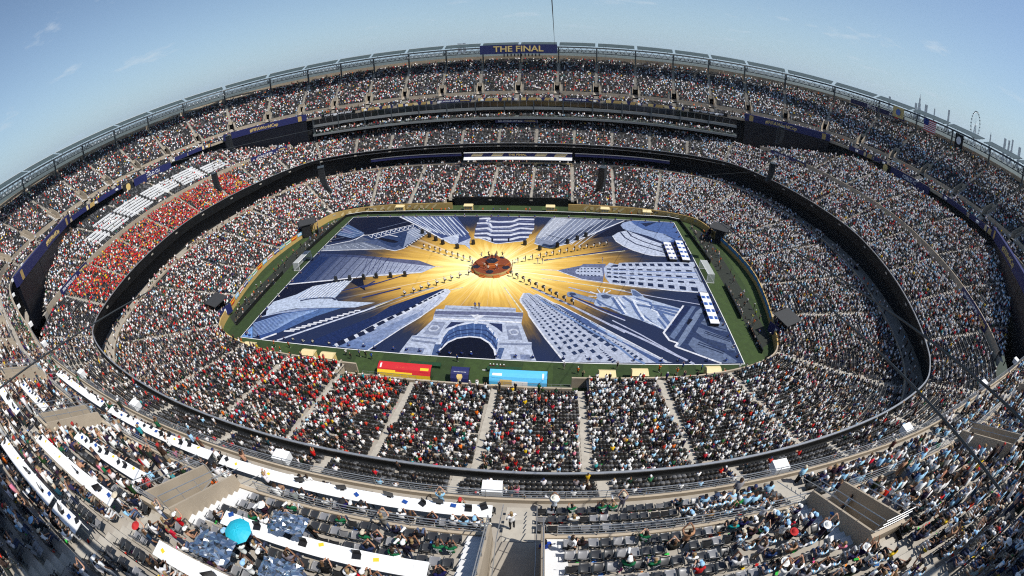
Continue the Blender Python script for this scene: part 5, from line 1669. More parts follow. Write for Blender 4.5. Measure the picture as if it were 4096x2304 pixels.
def body_mesh(name, J, slots):
    """skinned figure from joints; J maps a joint to (x,y,z); right side mirrors the left unless given"""
    J = dict(J)
    for k in list(J):
        if k.endswith('L') and k[:-1] + 'R' not in J:
            a = J[k]
            J[k[:-1] + 'R'] = (-a[0], a[1], a[2])
    V, R, E, B = [], [], [], []
    idx = {}

    def add(k, p, r, par=None, bone='shirt'):
        idx[k] = len(V)
        V.append(p)
        R.append(r)
        if par is not None:
            E.append((idx[par], idx[k]))
            B.append(bone)
    mid = lambda a, b, f=0.5: tuple(np.array(a) * (1 - f) + np.array(b) * f)
    add('pel', J['pel'], (0.155, 0.12))
    add('waist', mid(J['pel'], J['chest'], 0.5), (0.145, 0.105), 'pel')
    add('chest', J['chest'], (0.165, 0.115), 'waist')
    add('neck', J['neck'], (0.062, 0.062), 'chest')
    hd = np.array(J['head'])
    up = hd - np.array(J['neck'])
    up /= np.linalg.norm(up)
    add('jaw', tuple(np.array(J['neck']) + up * 0.06), (0.06, 0.062), 'neck', 'skin')
    add('head', tuple(hd), (0.098, 0.108), 'jaw', 'head')
    add('crown', tuple(hd + up * 0.085), (0.072, 0.08), 'head', 'head')
    for s in 'LR':
        sh = J['sh' + s]
        add('sh' + s, sh, (0.068, 0.068), 'chest')
        add('ua' + s, mid(sh, J['el' + s], 0.45), (0.058, 0.058), 'sh' + s, 'shirt')
        add('el' + s, J['el' + s], (0.044, 0.044), 'ua' + s, 'skin')
        add('wr' + s, J['wr' + s], (0.029, 0.029), 'el' + s, 'skin')
        d = np.array(J['wr' + s]) - np.array(J['el' + s])
        d /= np.linalg.norm(d)
        pal = np.array(J['wr' + s]) + d * 0.065
        add('pa' + s, tuple(pal), (0.040, 0.022), 'wr' + s, 'skin')
        side = np.cross(d, [0, 0, 1.0] if abs(d[2]) < 0.9 else [0, 1.0, 0])
        side /= np.linalg.norm(side)
        nrm = np.cross(side, d)
        for q, (o, L) in enumerate(((-0.030, 0.066), (-0.010, 0.078), (0.010, 0.074), (0.030, 0.058))):
            k1, k2 = 'f%d%s' % (q, s), 'g%d%s' % (q, s)
            add(k1, tuple(pal + side * o + d * L * 0.55), (0.010, 0.010), 'pa' + s, 'skin')
            add(k2, tuple(pal + side * o + d * L - nrm * 0.02), (0.008, 0.008), k1, 'skin')
        add('th' + s, tuple(pal - side * (0.055 if s == 'L' else -0.055) - d * 0.01 - nrm * 0.015), (0.011, 0.011), 'pa' + s, 'skin')
        add('hip' + s, J['hip' + s], (0.092, 0.092), 'pel', 'leg')
        add('tm' + s, mid(J['hip' + s], J['kn' + s]), (0.080, 0.080), 'hip' + s, 'leg')
        add('kn' + s, J['kn' + s], (0.058, 0.058), 'tm' + s, 'leg')
        add('cf' + s, mid(J['kn' + s], J['an' + s], 0.35), (0.056, 0.056), 'kn' + s, 'leg')
        add('an' + s, J['an' + s], (0.036, 0.036), 'cf' + s, 'leg')
        add('to' + s, J['to' + s], (0.042, 0.032), 'an' + s, 'shoe')
    me = bpy.data.meshes.new(name + '_bones')
    bm = bmesh.new()
    sk = bm.verts.layers.skin.verify()
    bv = []
    for p, r in zip(V, R):
        v = bm.verts.new(p)
        v[sk].radius = r
        bv.append(v)
    bv[0][sk].use_root = True
    for a, b in E:
        bm.edges.new((bv[a], bv[b]))
    bm.to_mesh(me)
    bm.free()
    ob = bpy.data.objects.new('tmp', me)
    COL.objects.link(ob)
    mo = ob.modifiers.new('skin', 'SKIN')
    mo.use_smooth_shade = True
    mo.branch_smoothing = 0.4
    ss = ob.modifiers.new('sub', 'SUBSURF')
    ss.levels = ss.render_levels = 1
    dg = bpy.context.evaluated_depsgraph_get()
    out = bpy.data.meshes.new_from_object(ob.evaluated_get(dg))
    bpy.data.objects.remove(ob)
    bpy.data.meshes.remove(me)
    # which cloth covers which face: the nearest bone decides
    n = len(out.polygons)
    C = np.empty(n * 3)
    out.polygons.foreach_get('center', C)
    C = C.reshape(-1, 3)
    A = np.array([V[a] for a, b in E])
    Bp = np.array([V[b] for a, b in E])
    d = Bp - A
    t = np.clip(((C[:, None] - A) * d).sum(2) / (d * d).sum(1), 0, 1)
    rr = np.array([max(R[b]) for a, b in E])
    dist = np.linalg.norm(C[:, None] - (A + t[..., None] * d), axis=2) / rr
    near = np.argmin(dist, 1)
    bone = np.array(B)[near]
    mi = np.select([bone == 'shirt', bone == 'skin', bone == 'leg', bone == 'shoe'], [0, 1, 2, 4], 1)
    h = bone == 'head'
    rel = C - hd
    mi[h & ((rel[:, 1] < 0.015) | (rel[:, 2] > 0.05))] = 3
    for m in slots:
        out.materials.append(m)
    out.polygons.foreach_set('material_index', mi.astype(np.int32))
    out.polygons.foreach_set('use_smooth', np.ones(n, bool))
    out.name = name
    return out


SIT_J = dict(pel=(0, 0, 0.50), chest=(0, -0.05, 0.83), neck=(0, -0.04, 1.00), head=(0, 0.0, 1.15), shL=(0.19, -0.04, 0.94), elL=(0.25, 0.02, 0.67),
             wrL=(0.15, 0.24, 0.62), hipL=(0.09, 0.05, 0.48), knL=(0.13, 0.44, 0.50), anL=(0.13, 0.44, 0.09), toL=(0.14, 0.58, 0.05))
STD_J = dict(pel=(0, 0, 0.93), chest=(0, 0, 1.26), neck=(0, 0.0, 1.44), head=(0, 0.02, 1.60), shL=(0.19, 0, 1.38), elL=(0.25, -0.02, 1.10),
             wrL=(0.24, 0.08, 0.86), hipL=(0.09, 0, 0.90), knL=(0.10, 0.02, 0.49), anL=(0.10, -0.01, 0.08), toL=(0.11, 0.14, 0.04))
POSES = {
    'sit': SIT_J,
    'sit_back': dict(SIT_J, chest=(0, -0.10, 0.82), neck=(0, -0.11, 0.99), head=(0, -0.08, 1.14), shL=(0.19, -0.10, 0.93), elL=(0.27, -0.02, 0.66), wrL=(0.22, 0.22, 0.56)),
    'type': dict(SIT_J, chest=(0, 0.03, 0.83), neck=(0, 0.07, 0.99), head=(0, 0.15, 1.12), shL=(0.19, 0.06, 0.94), elL=(0.24, 0.18, 0.70), wrL=(0.11, 0.40, 0.74)),
    'shoot': dict(SIT_J, chest=(0, 0.0, 0.83), neck=(0, 0.02, 1.0), head=(0, 0.07, 1.14), shL=(0.19, 0.02, 0.95), elL=(0.24, 0.20, 0.82), wrL=(0.07, 0.28, 1.06)),
    'cheer': dict(SIT_J, elL=(0.30, 0.06, 1.10), wrL=(0.20, 0.16, 1.34)),
    'stand': STD_J,
    'stand_photo': dict(STD_J, elL=(0.24, 0.22, 1.36), wrL=(0.09, 0.30, 1.58)),
    'arms_up': dict(STD_J, elL=(0.30, 0.12, 1.60), wrL=(0.12, 0.20, 1.84)),
    'drum': dict(STD_J, elL=(0.27, 0.02, 1.12), wrL=(0.14, 0.28, 1.06)),
    'cross': dict(STD_J, elL=(0.26, 0.04, 1.12), wrL=(0.05, 0.18, 1.14)),
    'stride': dict(STD_J, knL=(0.10, 0.20, 0.50), anL=(0.10, 0.16, 0.08), toL=(0.11, 0.30, 0.05), knR=(-0.10, -0.02, 0.50), anR=(-0.10, -0.24, 0.14), toR=(-0.11, -0.12, 0.06),
                   elL=(0.24, -0.10, 1.12), wrL=(0.22, 0.02, 0.90), elR=(-0.24, 0.08, 1.12), wrR=(-0.20, 0.26, 0.98)),
    'dance': dict(STD_J, hipL=(0.10, 0, 0.88), knL=(0.24, 0.14, 0.52), anL=(0.34, 0.02, 0.10), toL=(0.40, 0.14, 0.04), knR=(-0.22, 0.05, 0.50), anR=(-0.36, -0.10, 0.08), toR=(-0.42, 0.02, 0.04),
                  elL=(0.40, 0.05, 1.30), wrL=(0.55, 0.12, 1.52), elR=(-0.38, 0.0, 1.16), wrR=(-0.58, 0.16, 1.20)),
    'floor': dict(pel=(0, 0, 0.13), chest=(0, 0.02, 0.46), neck=(0, 0.05, 0.63), head=(0, 0.09, 0.78), shL=(0.19, 0.03, 0.57), elL=(0.27, 0.14, 0.34), wrL=(0.14, 0.34, 0.26),
                  hipL=(0.09, 0.04, 0.12), knL=(0.32, 0.34, 0.22), anL=(0.04, 0.42, 0.07), toL=(-0.08, 0.44, 0.05)),
}
SLOTS = [M_SHIRT, M_SKIN, M_TROU, M_HAIR, M_SHOE]
BODY = {k: body_mesh('body_' + k, j, SLOTS) for k, j in POSES.items()}
BODY_STRIPE = {}
for k in ('sit', 'sit_back', 'type', 'shoot', 'cheer', 'stand', 'stand_photo', 'arms_up', 'cross'):
    c = BODY[k].copy()
    c.materials[0] = M_STRIPE
    BODY_STRIPE[k] = c
BODY_BLACK = {}
for k in ('drum', 'stand', 'cross', 'stand_photo', 'stride'):
    c = BODY[k].copy()
    c.materials[2] = M_BLACKC
    BODY_BLACK[k] = c

# hats and lettering worn by some of them
M_HAT = obj_color_mat('hat_cloth')
mb = MB()
tt = np.linspace(0, 2 * np.pi, 13)
prev = None
for a in np.linspace(0, math.pi / 2, 5):
    ringp = np.stack([0.112 * math.cos(a) * np.cos(tt), 0.120 * math.cos(a) * np.sin(tt), np.full(13, 0.03 + 0.095 * math.sin(a))], 1)
    if prev is not None:
        mb.quads(np.stack([prev[:-1], prev[1:], ringp[1:], ringp[:-1]], 1))
    prev = ringp
mb.quads([[(-0.08, 0.10, 0.03), (0.08, 0.10, 0.03), (0.06, 0.19, 0.02), (-0.06, 0.19, 0.02)]])
_o = mb.build('cap', M_HAT, smooth=True)
CAP = _o.data
bpy.data.objects.remove(_o)
mb = MB()
r0 = np.stack([0.22 * np.cos(tt), 0.22 * np.sin(tt), np.full(13, 0.015)], 1)
r1 = np.stack([0.115 * np.cos(tt), 0.122 * np.sin(tt), np.full(13, 0.035)], 1)
r2 = np.stack([0.095 * np.cos(tt), 0.10 * np.sin(tt), np.full(13, 0.12)], 1)
mb.quads(np.stack([r0[:-1], r0[1:], r1[1:], r1[:-1]], 1))
mb.quads(np.stack([r1[:-1], r1[1:], r2[1:], r2[:-1]], 1))
mb.tris(np.stack([r2[:-1], r2[1:], np.broadcast_to([0, 0, 0.13], (12, 3))], 1))
_o = mb.build('sun_hat', M_HAT, smooth=True)
SUNHAT = _o.data
bpy.data.objects.remove(_o)


def make_person(pose, loc, rz, col, label, group=None, stripe=False, black=False, scale=1.0, hat=None, hatcol=(0.8, 0.8, 0.8)):
    src = BODY_STRIPE if (stripe and pose in BODY_STRIPE) else BODY_BLACK if (black and pose in BODY_BLACK) else BODY
    o = bpy.data.objects.new('person', src[pose])
    o.location = loc
    o.rotation_euler = (0, 0, rz)
    o.scale = (scale,) * 3
    o.color = (*[float(c) for c in col], 1)
    link(o)
    tag(o, label, 'person', group)
    if hat:
        h = bpy.data.objects.new('cap' if hat == 'cap' else 'sun_hat', CAP if hat == 'cap' else SUNHAT)
        hp = POSES[pose]['head']
        h.location = (hp[0], hp[1], hp[2])
        h.color = (*hatcol, 1)
        link(h, o)
    return o


_u = ['', 'first', 'second', 'third', 'fourth', 'fifth', 'sixth', 'seventh', 'eighth', 'ninth']
ORD = _u[1:] + ['tenth', 'eleventh', 'twelfth', 'thirteenth', 'fourteenth', 'fifteenth', 'sixteenth', 'seventeenth', 'eighteenth', 'nineteenth']
for _t, _z in (('twent', 'twentieth'), ('thirt', 'thirtieth'), ('fort', 'fortieth'), ('fift', 'fiftieth')):
    ORD += [_z] + [_t + 'y-' + w for w in _u[1:]]


def face_rz(dx, dy):
    """turn that makes a figure's +y look along (dx,dy)"""
    return math.atan2(-dx, dy)

# ------------------------------------------------------------------ the printed canvas on the pitch
def canvas_mat():
    m, n, l, b = P_('canvas_glow_print')
    g = n.new('ShaderNodeNewGeometry')
    sp = n.new('ShaderNodeSeparateXYZ')
    l.new(g.outputs['Position'], sp.inputs[0])

    def mth(op, a, b_=None, c=None):
        q = n.new('ShaderNodeMath')
        q.operation = op
        for i, v in enumerate((a, b_, c)):
            if v is None:
                continue
            if isinstance(v, (int, float)):
                q.inputs[i].default_value = v
            else:
                l.new(v, q.inputs[i])
        return q.outputs[0]
    X, Y = sp.outputs['X'], sp.outputs['Y']
    rx, ry = mth('DIVIDE', X, 47.0), mth('DIVIDE', Y, 33.0)
    r = mth('SQRT', mth('ADD', mth('MULTIPLY', rx, rx), mth('MULTIPLY', ry, ry)))
    ang = mth('ARCTAN2', Y, X)
    cv = n.new('ShaderNodeCombineXYZ')
    l.new(mth('MULTIPLY', mth('COSINE', ang), 1.0), cv.inputs[0])
    l.new(mth('SINE', ang), cv.inputs[1])
    l.new(mth('MULTIPLY', r, 0.25), cv.inputs[2])
    t = n.new('ShaderNodeTexNoise')
    t.inputs['Scale'].default_value = 9.0
    t.inputs['Detail'].default_value = 5
    t.inputs['Roughness'].default_value = 0.75
    l.new(cv.outputs[0], t.inputs['Vector'])
    rr = mth('ADD', r, mth('MULTIPLY', mth('SUBTRACT', t.outputs['Fac'], 0.5), 0.55))
    cr = n.new('ShaderNodeValToRGB')
    e = cr.color_ramp.elements
    stops = [(0.0, (0.98, 0.90, 0.58)), (0.20, (0.93, 0.74, 0.27)), (0.40, (0.64, 0.39, 0.075)), (0.60, (0.36, 0.20, 0.04)), (0.74, (0.10, 0.065, 0.03)), (0.86, (0.014, 0.020, 0.045)), (1.0, (0.010, 0.018, 0.055))]
    while len(e) < len(stops):
        e.new(0.5)
    for i, (p_, c_) in enumerate(stops):
        e[i].position = p_
        e[i].color = (*c_, 1)
    l.new(rr, cr.inputs['Fac'])
    # narrow white rays
    cv2 = n.new('ShaderNodeCombineXYZ')
    l.new(mth('COSINE', ang), cv2.inputs[0])
    l.new(mth('SINE', ang), cv2.inputs[1])
    t2 = n.new('ShaderNodeTexNoise')
    t2.inputs['Scale'].default_value = 22.0
    t2.inputs['Detail'].default_value = 3
    l.new(cv2.outputs[0], t2.inputs['Vector'])
    mr = n.new('ShaderNodeMapRange')
    mr.inputs['From Min'].default_value = 0.60
    mr.inputs['From Max'].default_value = 0.72
    l.new(t2.outputs['Fac'], mr.inputs['Value'])
    fall = n.new('ShaderNodeMapRange')
    fall.inputs['From Min'].default_value = 0.9
    fall.inputs['From Max'].default_value = 0.1
    fall.inputs['To Min'].default_value = 0.0
    fall.inputs['To Max'].default_value = 0.75
    l.new(r, fall.inputs['Value'])
    mx = n.new('ShaderNodeMix')
    mx.data_type = 'RGBA'
    l.new(mth('MULTIPLY', mr.outputs['Result'], fall.outputs['Result']), mx.inputs['Factor'])
    l.new(cr.outputs['Color'], mx.inputs['A'])
    mx.inputs['B'].default_value = (0.92, 0.90, 0.84, 1)
    l.new(mx.outputs['Result'], b.inputs['Base Color'])
    b.inputs['Roughness'].default_value = 0.55
    b.inputs['Specular IOR Level'].default_value = 0.3
    return m


canvas = thing('pitch_canvas', 'huge printed sheet over the whole pitch, gold glow ringed by blue city landmarks', 'canvas')
mb = MB()
gx, gy = np.linspace(-52.35, 52.35, 36), np.linspace(-33.9, 33.9, 24)
XX, YY = np.meshgrid(gx, gy)
ZZ = 0.02 + 0.008 * np.sin(XX * 1.7 + YY * 0.6) * np.sin(YY * 0.9)
G_ = np.stack([XX, YY, ZZ * 0 + 0.02], 2)
mb.quads(np.stack([G_[:-1, :-1], G_[:-1, 1:], G_[1:, 1:], G_[1:, :-1]], 2).reshape(-1, 4, 3))
mb.build('printed_sheet', canvas_mat(), canvas)
M_PRINT = attr_mat('vinyl_print', 0.5)
_n, _l = M_PRINT.node_tree.nodes, M_PRINT.node_tree.links
_g = _n.new('ShaderNodeNewGeometry')
_t = _n.new('ShaderNodeTexNoise')
_t.inputs['Scale'].default_value = 1.3
_t.inputs['Detail'].default_value = 9
_t.inputs['Roughness'].default_value = 0.8
_l.new(_g.outputs['Position'], _t.inputs['Vector'])
_mr = _n.new('ShaderNodeMapRange')
_mr.inputs['From Min'].default_value = 0.32
_mr.inputs['From Max'].default_value = 0.68
_mr.inputs['To Min'].default_value = 0.45
_mr.inputs['To Max'].default_value = 1.4
_l.new(_t.outputs['Fac'], _mr.inputs['Value'])
_v = _n.new('ShaderNodeVectorMath')
_v.operation = 'SCALE'
_a = [q for q in _n if q.type == 'ATTRIBUTE'][0]
_l.new(_a.outputs['Color'], _v.inputs[0])
_l.new(_mr.outputs['Result'], _v.inputs['Scale'])
_l.new(_v.outputs[0], _n['Principled BSDF'].inputs['Base Color'])


def ink(c):
    c = np.array(c, float)
    return c ** 1.25 * 0.74


def art_line(mb, pts, w, z, col):
    P = np.array(pts, float)
    d = np.diff(P, axis=0)
    L = np.linalg.norm(d, axis=1, keepdims=True)
    keep = L[:, 0] > 1e-3
    d = d / np.maximum(L, 1e-6)
    nrm = np.stack([-d[:, 1], d[:, 0]], 1) * w / 2
    for i in range(len(d)):
        if keep[i]:
            a, b_ = P[i] - d[i] * w * 0.12, P[i + 1] + d[i] * w * 0.12
            q = np.array([a - nrm[i], b_ - nrm[i], b_ + nrm[i], a + nrm[i]])
            mb.quads([np.column_stack([q, np.full(4, z + i * 2e-4)])], 0, col)


def lerp_poly(P, n):
    P = np.array(P, float)
    L = np.concatenate([[0], np.cumsum(np.linalg.norm(np.diff(P, axis=0), axis=1))])
    s_ = np.linspace(0, L[-1], n)
    return np.stack([np.interp(s_, L, P[:, k_]) for k_ in (0, 1)], 1)


for ai, (nm, items) in enumerate(ART):
    mb = MB()
    for ii, it in enumerate(items):
        z = 0.024 + it[1] * 0.004 + ii * 5e-5 + ai * 8e-4
        if it[0] == 'P':
            mb.poly(it[3], z, 0, ink(it[2]))
        elif it[0] == 'L':
            art_line(mb, it[4], it[3], z, ink(it[2]))
        elif it[0] == 'G':
            n_ = it[4]
            A_, B_ = lerp_poly(it[5], n_ + 1), lerp_poly(it[6], n_ + 1)
            for i in range(n_):
                f = i / (n_ - 1)
                c_ = np.array(it[2]) * (1 - f) + np.array(it[3]) * f
                mb.quads([np.column_stack([[A_[i], A_[i + 1], B_[i + 1], B_[i]], np.full(4, z)])], 0, ink(c_))
        elif it[0] == 'D':
            p0, p1 = np.array(it[5][0]), np.array(it[5][1])
            n_, duty, g_ = it[6], it[7], it[8]
            ws = g_ ** np.arange(n_)
            cs = np.concatenate([[0], np.cumsum(ws)]) / ws.sum()
            d_ = (p1 - p0) / (np.linalg.norm(p1 - p0) + 1e-6)
            nr = np.array([-d_[1], d_[0]])
            for i in range(n_):
                f0, f1 = cs[i], cs[i] + (cs[i + 1] - cs[i]) * duty
                w_ = (it[3] + (it[4] - it[3]) * f0) / 2 * 0.55
                a, b_ = p0 + (p1 - p0) * f0, p0 + (p1 - p0) * f1
                q = np.array([a - nr * w_, b_ - nr * w_, b_ + nr * w_, a + nr * w_])
                mb.quads([np.column_stack([q, np.full(4, z + 0.0004)])], 0, ink(it[2]))
    tag(mb.build(nm, M_PRINT, canvas, color=True), kind='stuff')

# ---- white pitch lines round the canvas
lines = bpy.data.objects.new('pitch_markings', None)
link(lines)
tag(lines, kind='structure')
for a, b_ in (((-52.6, 34), (52.6, 34)), ((-52.6, -34), (52.6, -34)), ((-52.5, -34), (-52.5, 34)), ((52.5, -34), (52.5, 34)),
              ((3.5, -37.0), (6.0, -37.0)), ((8, -37.0), (10, -37.0)), ((12, -37.0), (14.2, -37.0))):
    mb = MB()
    art_line(mb, [a, b_], 0.16, 0.012, (0.8, 0.8, 0.8))
    mb.build('painted_line', M_WHITE, lines)

# ---- goals
M_NET, _n, _l, _b = P_('goal_net')
_t = _n.new('ShaderNodeBsdfTransparent')
_d = _n.new('ShaderNodeBsdfDiffuse')
_d.inputs['Color'].default_value = (0.75, 0.77, 0.78, 1)
_x = _n.new('ShaderNodeMixShader')
_x.inputs[0].default_value = 0.38
_l.new(_t.outputs[0], _x.inputs[1])
_l.new(_d.outputs[0], _x.inputs[2])
_l.new(_x.outputs[0], _n['Material Output'].inputs['Surface'])
for sx in (-1, 1):
    g = thing('goal', 'white goal with grey net at the %s end of the pitch' % ('left' if sx < 0 else 'right'), 'goal', (sx * 52.5, 0, 0), 0, 'goals at the two ends')
    bx_ = sx * 2.1
    for sy in (-3.66, 3.66):
        mb = MB()
        mb.tube([(0, sy, 0), (0, sy, 2.44)], 0.07, 8)
        mb.build('post', M_WHITE, g)
        mb = MB()
        mb.tube([(0, sy, 0.03), (bx_, sy, 0.03)], 0.05, 6)
        mb.build('side_bar', M_WHITE, g)
        mb = MB()
        mb.tube([(0, sy, 2.44), (bx_ * 0.9, sy, 2.40)], 0.02, 5)
        mb.build('net_support', M_WHITE, g)
    mb = MB()
    mb.tube([(0, -3.73, 2.44), (0, 3.73, 2.44)], 0.07, 8)
    mb.build('crossbar', M_WHITE, g)
    mb = MB()
    mb.tube([(bx_, -3.66, 0.03), (bx_, 3.66, 0.03)], 0.05, 6)
    mb.build('ground_bar', M_WHITE, g)
    mb = MB()
    tp, bt = bx_ * 0.9, bx_
    mb.quads([[(0, -3.66, 2.44), (0, 3.66, 2.44), (tp, 3.66, 2.38), (tp, -3.66, 2.38)], [(tp, -3.66, 2.38), (tp, 3.66, 2.38), (bt, 3.66, 0.05), (bt, -3.66, 0.05)],
              [(0, -3.66, 2.44), (tp, -3.66, 2.38), (bt, -3.66, 0.05), (0, -3.66, 0.02)], [(0, 3.66, 2.44), (tp, 3.66, 2.38), (bt, 3.66, 0.05), (0, 3.66, 0.02)]])
    mb.build('net', M_NET, g)

# ---- black perimeter boards, each board a thing of its own
M_BOARD = mat('black_led_board', (0.010, 0.010, 0.011), 0.4, var=0.2)
board_proto = None


def side_name(x_, y_):
    return 'far touchline' if y_ > 35 else 'left goal line' if x_ < 0 else 'right goal line'


runs = [((-50, 36.3), (51, 36.3), 16), ((-55.4, 34.4), (-56.6, 6.5), 6), ((-57.2, -5.5), (-56.6, -30), 6), ((54.5, 34.8), (56.6, 6.5), 6), ((57.0, -5.0), (56.6, -19), 3), ((57.5, -22.0), (57.5, -31), 2),
        ((-50, 36.3), (-55.4, 34.4), 1), ((51, 36.3), (54.5, 34.8), 1)]
RN = ['along the far touchline', 'behind the left goal, far half', 'behind the left goal, near half', 'behind the right goal, far half', 'behind the right goal, near half', 'beside the near right corner', 'at the far left corner', 'at the far right corner']
for (a, b_, n_), rname in zip(runs, RN):
    a, b_ = np.array(a), np.array(b_)
    for i in range(n_):
        p0, p1 = a + (b_ - a) * i / n_, a + (b_ - a) * (i + 1) / n_
        c_ = (p0 + p1) / 2
        d_ = p1 - p0
        L_ = np.linalg.norm(d_)
        rz = math.atan2(d_[1], d_[0])
        t_ = thing('advertising_board', 'blank black advertising board %s, %s' % (rname, ('%s from its start' % ORD[i]) if n_ > 1 else 'set at an angle'),
                   'board', (c_[0], c_[1], 0), rz, 'black boards round the pitch')
        mb = MB()
        mb.box((0, 0, 0.50), (L_ - 0.03, 0.10, 0.95), 0, 0, None)
        mb.build('panel', M_BOARD, t_)
        mb = MB()
        mb.box((0, 0, 0.985), (L_ - 0.03, 0.24, 0.02))
        mb.build('top_rail', M_WHITE if abs(c_[1]) > 35 else M_BOARD, t_)

# ---- the round stage
M_STAGE = mat('red_brown_stage_floor', (0.20, 0.045, 0.012), 0.5, var=0.1, scale=2)
M_STAGEN = mat('dark_stage_floor', (0.012, 0.013, 0.025), 0.5, var=0.1)
M_SLAT = mat('gold_slat', (0.42, 0.31, 0.15), 0.5, var=0.3, scale=8)
M_STEPO = mat('orange_step', (0.50, 0.14, 0.03), 0.5, var=0.1)
stage = thing('round_stage', 'round red-brown show stage with hexagon platforms in the pitch centre', 'stage')


def prism(mb, pts, z0, z1, mi_side=0, mi_top=0):
    P = np.array(pts, float)
    n_ = len(P)
    mb.poly(P, z1, mi_top)
    a = np.column_stack([P, np.full(n_, z0)])
    b_ = np.column_stack([P, np.full(n_, z1)])
    mb.quads(np.stack([a, np.roll(a, -1, 0), np.roll(b_, -1, 0), b_], 1), mi_side)


def ngon(cx, cy, r, n_, a0=0.0):
    t_ = np.arange(n_) / n_ * 2 * np.pi + a0
    return np.stack([cx + r * np.cos(t_), cy + r * np.sin(t_)], 1)


mb = MB()
prism(mb, ngon(0, 0, 4.85, 48), 0.05, 0.22, 0, 0)
mb.build('base_ring', M_STEPO, stage)
mb = MB()
prism(mb, ngon(0, 0, 4.65, 48), 0.22, 0.95, 0, 1)
mb.build('deck', [M_SLAT, M_STAGE], stage)
for q, (ax, ay, rr_, z1, mm) in enumerate(((-2.3, 1.1, 2.0, 1.25, M_STAGE), (2.3, 1.1, 2.0, 1.25, M_STAGE), (0, 0.7, 1.55, 1.75, M_STAGEN), (0, 2.9, 1.7, 1.35, M_STAGE), (-3.6, -1.2, 1.0, 1.0, M_STAGEN), (3.6, -1.2, 1.0, 1.0, M_STAGEN), (0, -3.6, 1.0, 1.0, M_STAGEN), (1.9, 3.6, 0.9, 1.05, M_STAGEN), (-1.9, 3.6, 0.9, 1.05, M_STAGEN))):
    mb = MB()
    prism(mb, ngon(ax, ay, rr_, 6), 0.96, z1, 0, 1)
    mb.build('platform', [M_STEPO, mm], stage)
for ang in (-0.62 * math.pi + 0.02, -0.38 * math.pi - 0.02, -0.86 * math.pi, -0.14 * math.pi):
    for k_ in range(3):
        mb = MB()
        rr_ = 4.95 - 0.28 * k_
        mb.box((rr_ * math.cos(ang), rr_ * math.sin(ang), 0.18 + 0.25 * k_), (0.34, 1.5, 0.26), ang)
        mb.build('step', M_STEPO, stage)
for k_ in range(3):
    mb = MB()
    mb.box((0.15, -0.95 - 0.3 * k_, 1.6 - 0.26 * k_), (1.5, 0.32, 0.2))
    mb.build('step', M_STEPO, stage)

# ---- marching drummers in four lines
L1 = [(-20.2, 10.2), (-18.4, 9.3), (-16.5, 8.4), (-15.0, 7.6), (-13.0, 6.5), (-11.2, 5.7), (-9.5, 4.8), (-7.8, 3.8), (-6.0, 3.2)]
L2 = [(6.1, 3.0), (7.9, 3.9), (9.6, 4.9), (11.5, 5.8), (13.1, 6.8), (14.8, 7.5), (16.6, 8.5), (18.4, 9.4), (20.2, 10.2), (21.9, 11.2), (23.7, 12.2), (25.6, 13.0), (27.4, 14.0), (29.2, 14.8)]
L3 = [(-5.1, -3.7), (-7.0, -5.2), (-8.7, -6.6), (-10.1, -7.7), (-11.7, -9.0), (-13.3, -10.2), (-14.8, -11.5), (-16.2, -12.7), (-18.0, -14.1)]
L4 = [(5.4, -4.0), (6.8, -5.1), (8.4, -6.5), (9.9, -7.7), (11.5, -9.0), (13.2, -10.2), (14.7, -11.5), (16.1, -12.8), (17.8, -14.2), (19.5, -15.4)]


def drum_mesh(r, h, tilt):
    a = MB()
    t_ = np.linspace(0, 2 * np.pi, 15)
    A_ = np.stack([r * np.cos(t_), r * np.sin(t_), np.full(15, -h / 2)], 1)
    B_ = A_ + [0, 0, h]
    a.quads(np.stack([A_[:-1], A_[1:], B_[1:], B_[:-1]], 1), 0)
    for Z, s_ in ((A_, -1), (B_, 1)):
        a.tris(np.stack([Z[:-1], Z[1:], np.broadcast_to([0, 0, s_ * h / 2], (14, 3))], 1), 1)
    for hh in (-h / 2, h / 2):
        a.tube(np.stack([(r + 0.012) * np.cos(t_), (r + 0.012) * np.sin(t_), np.full(15, hh)], 1), 0.014, 4, 2, caps=False)
    return a


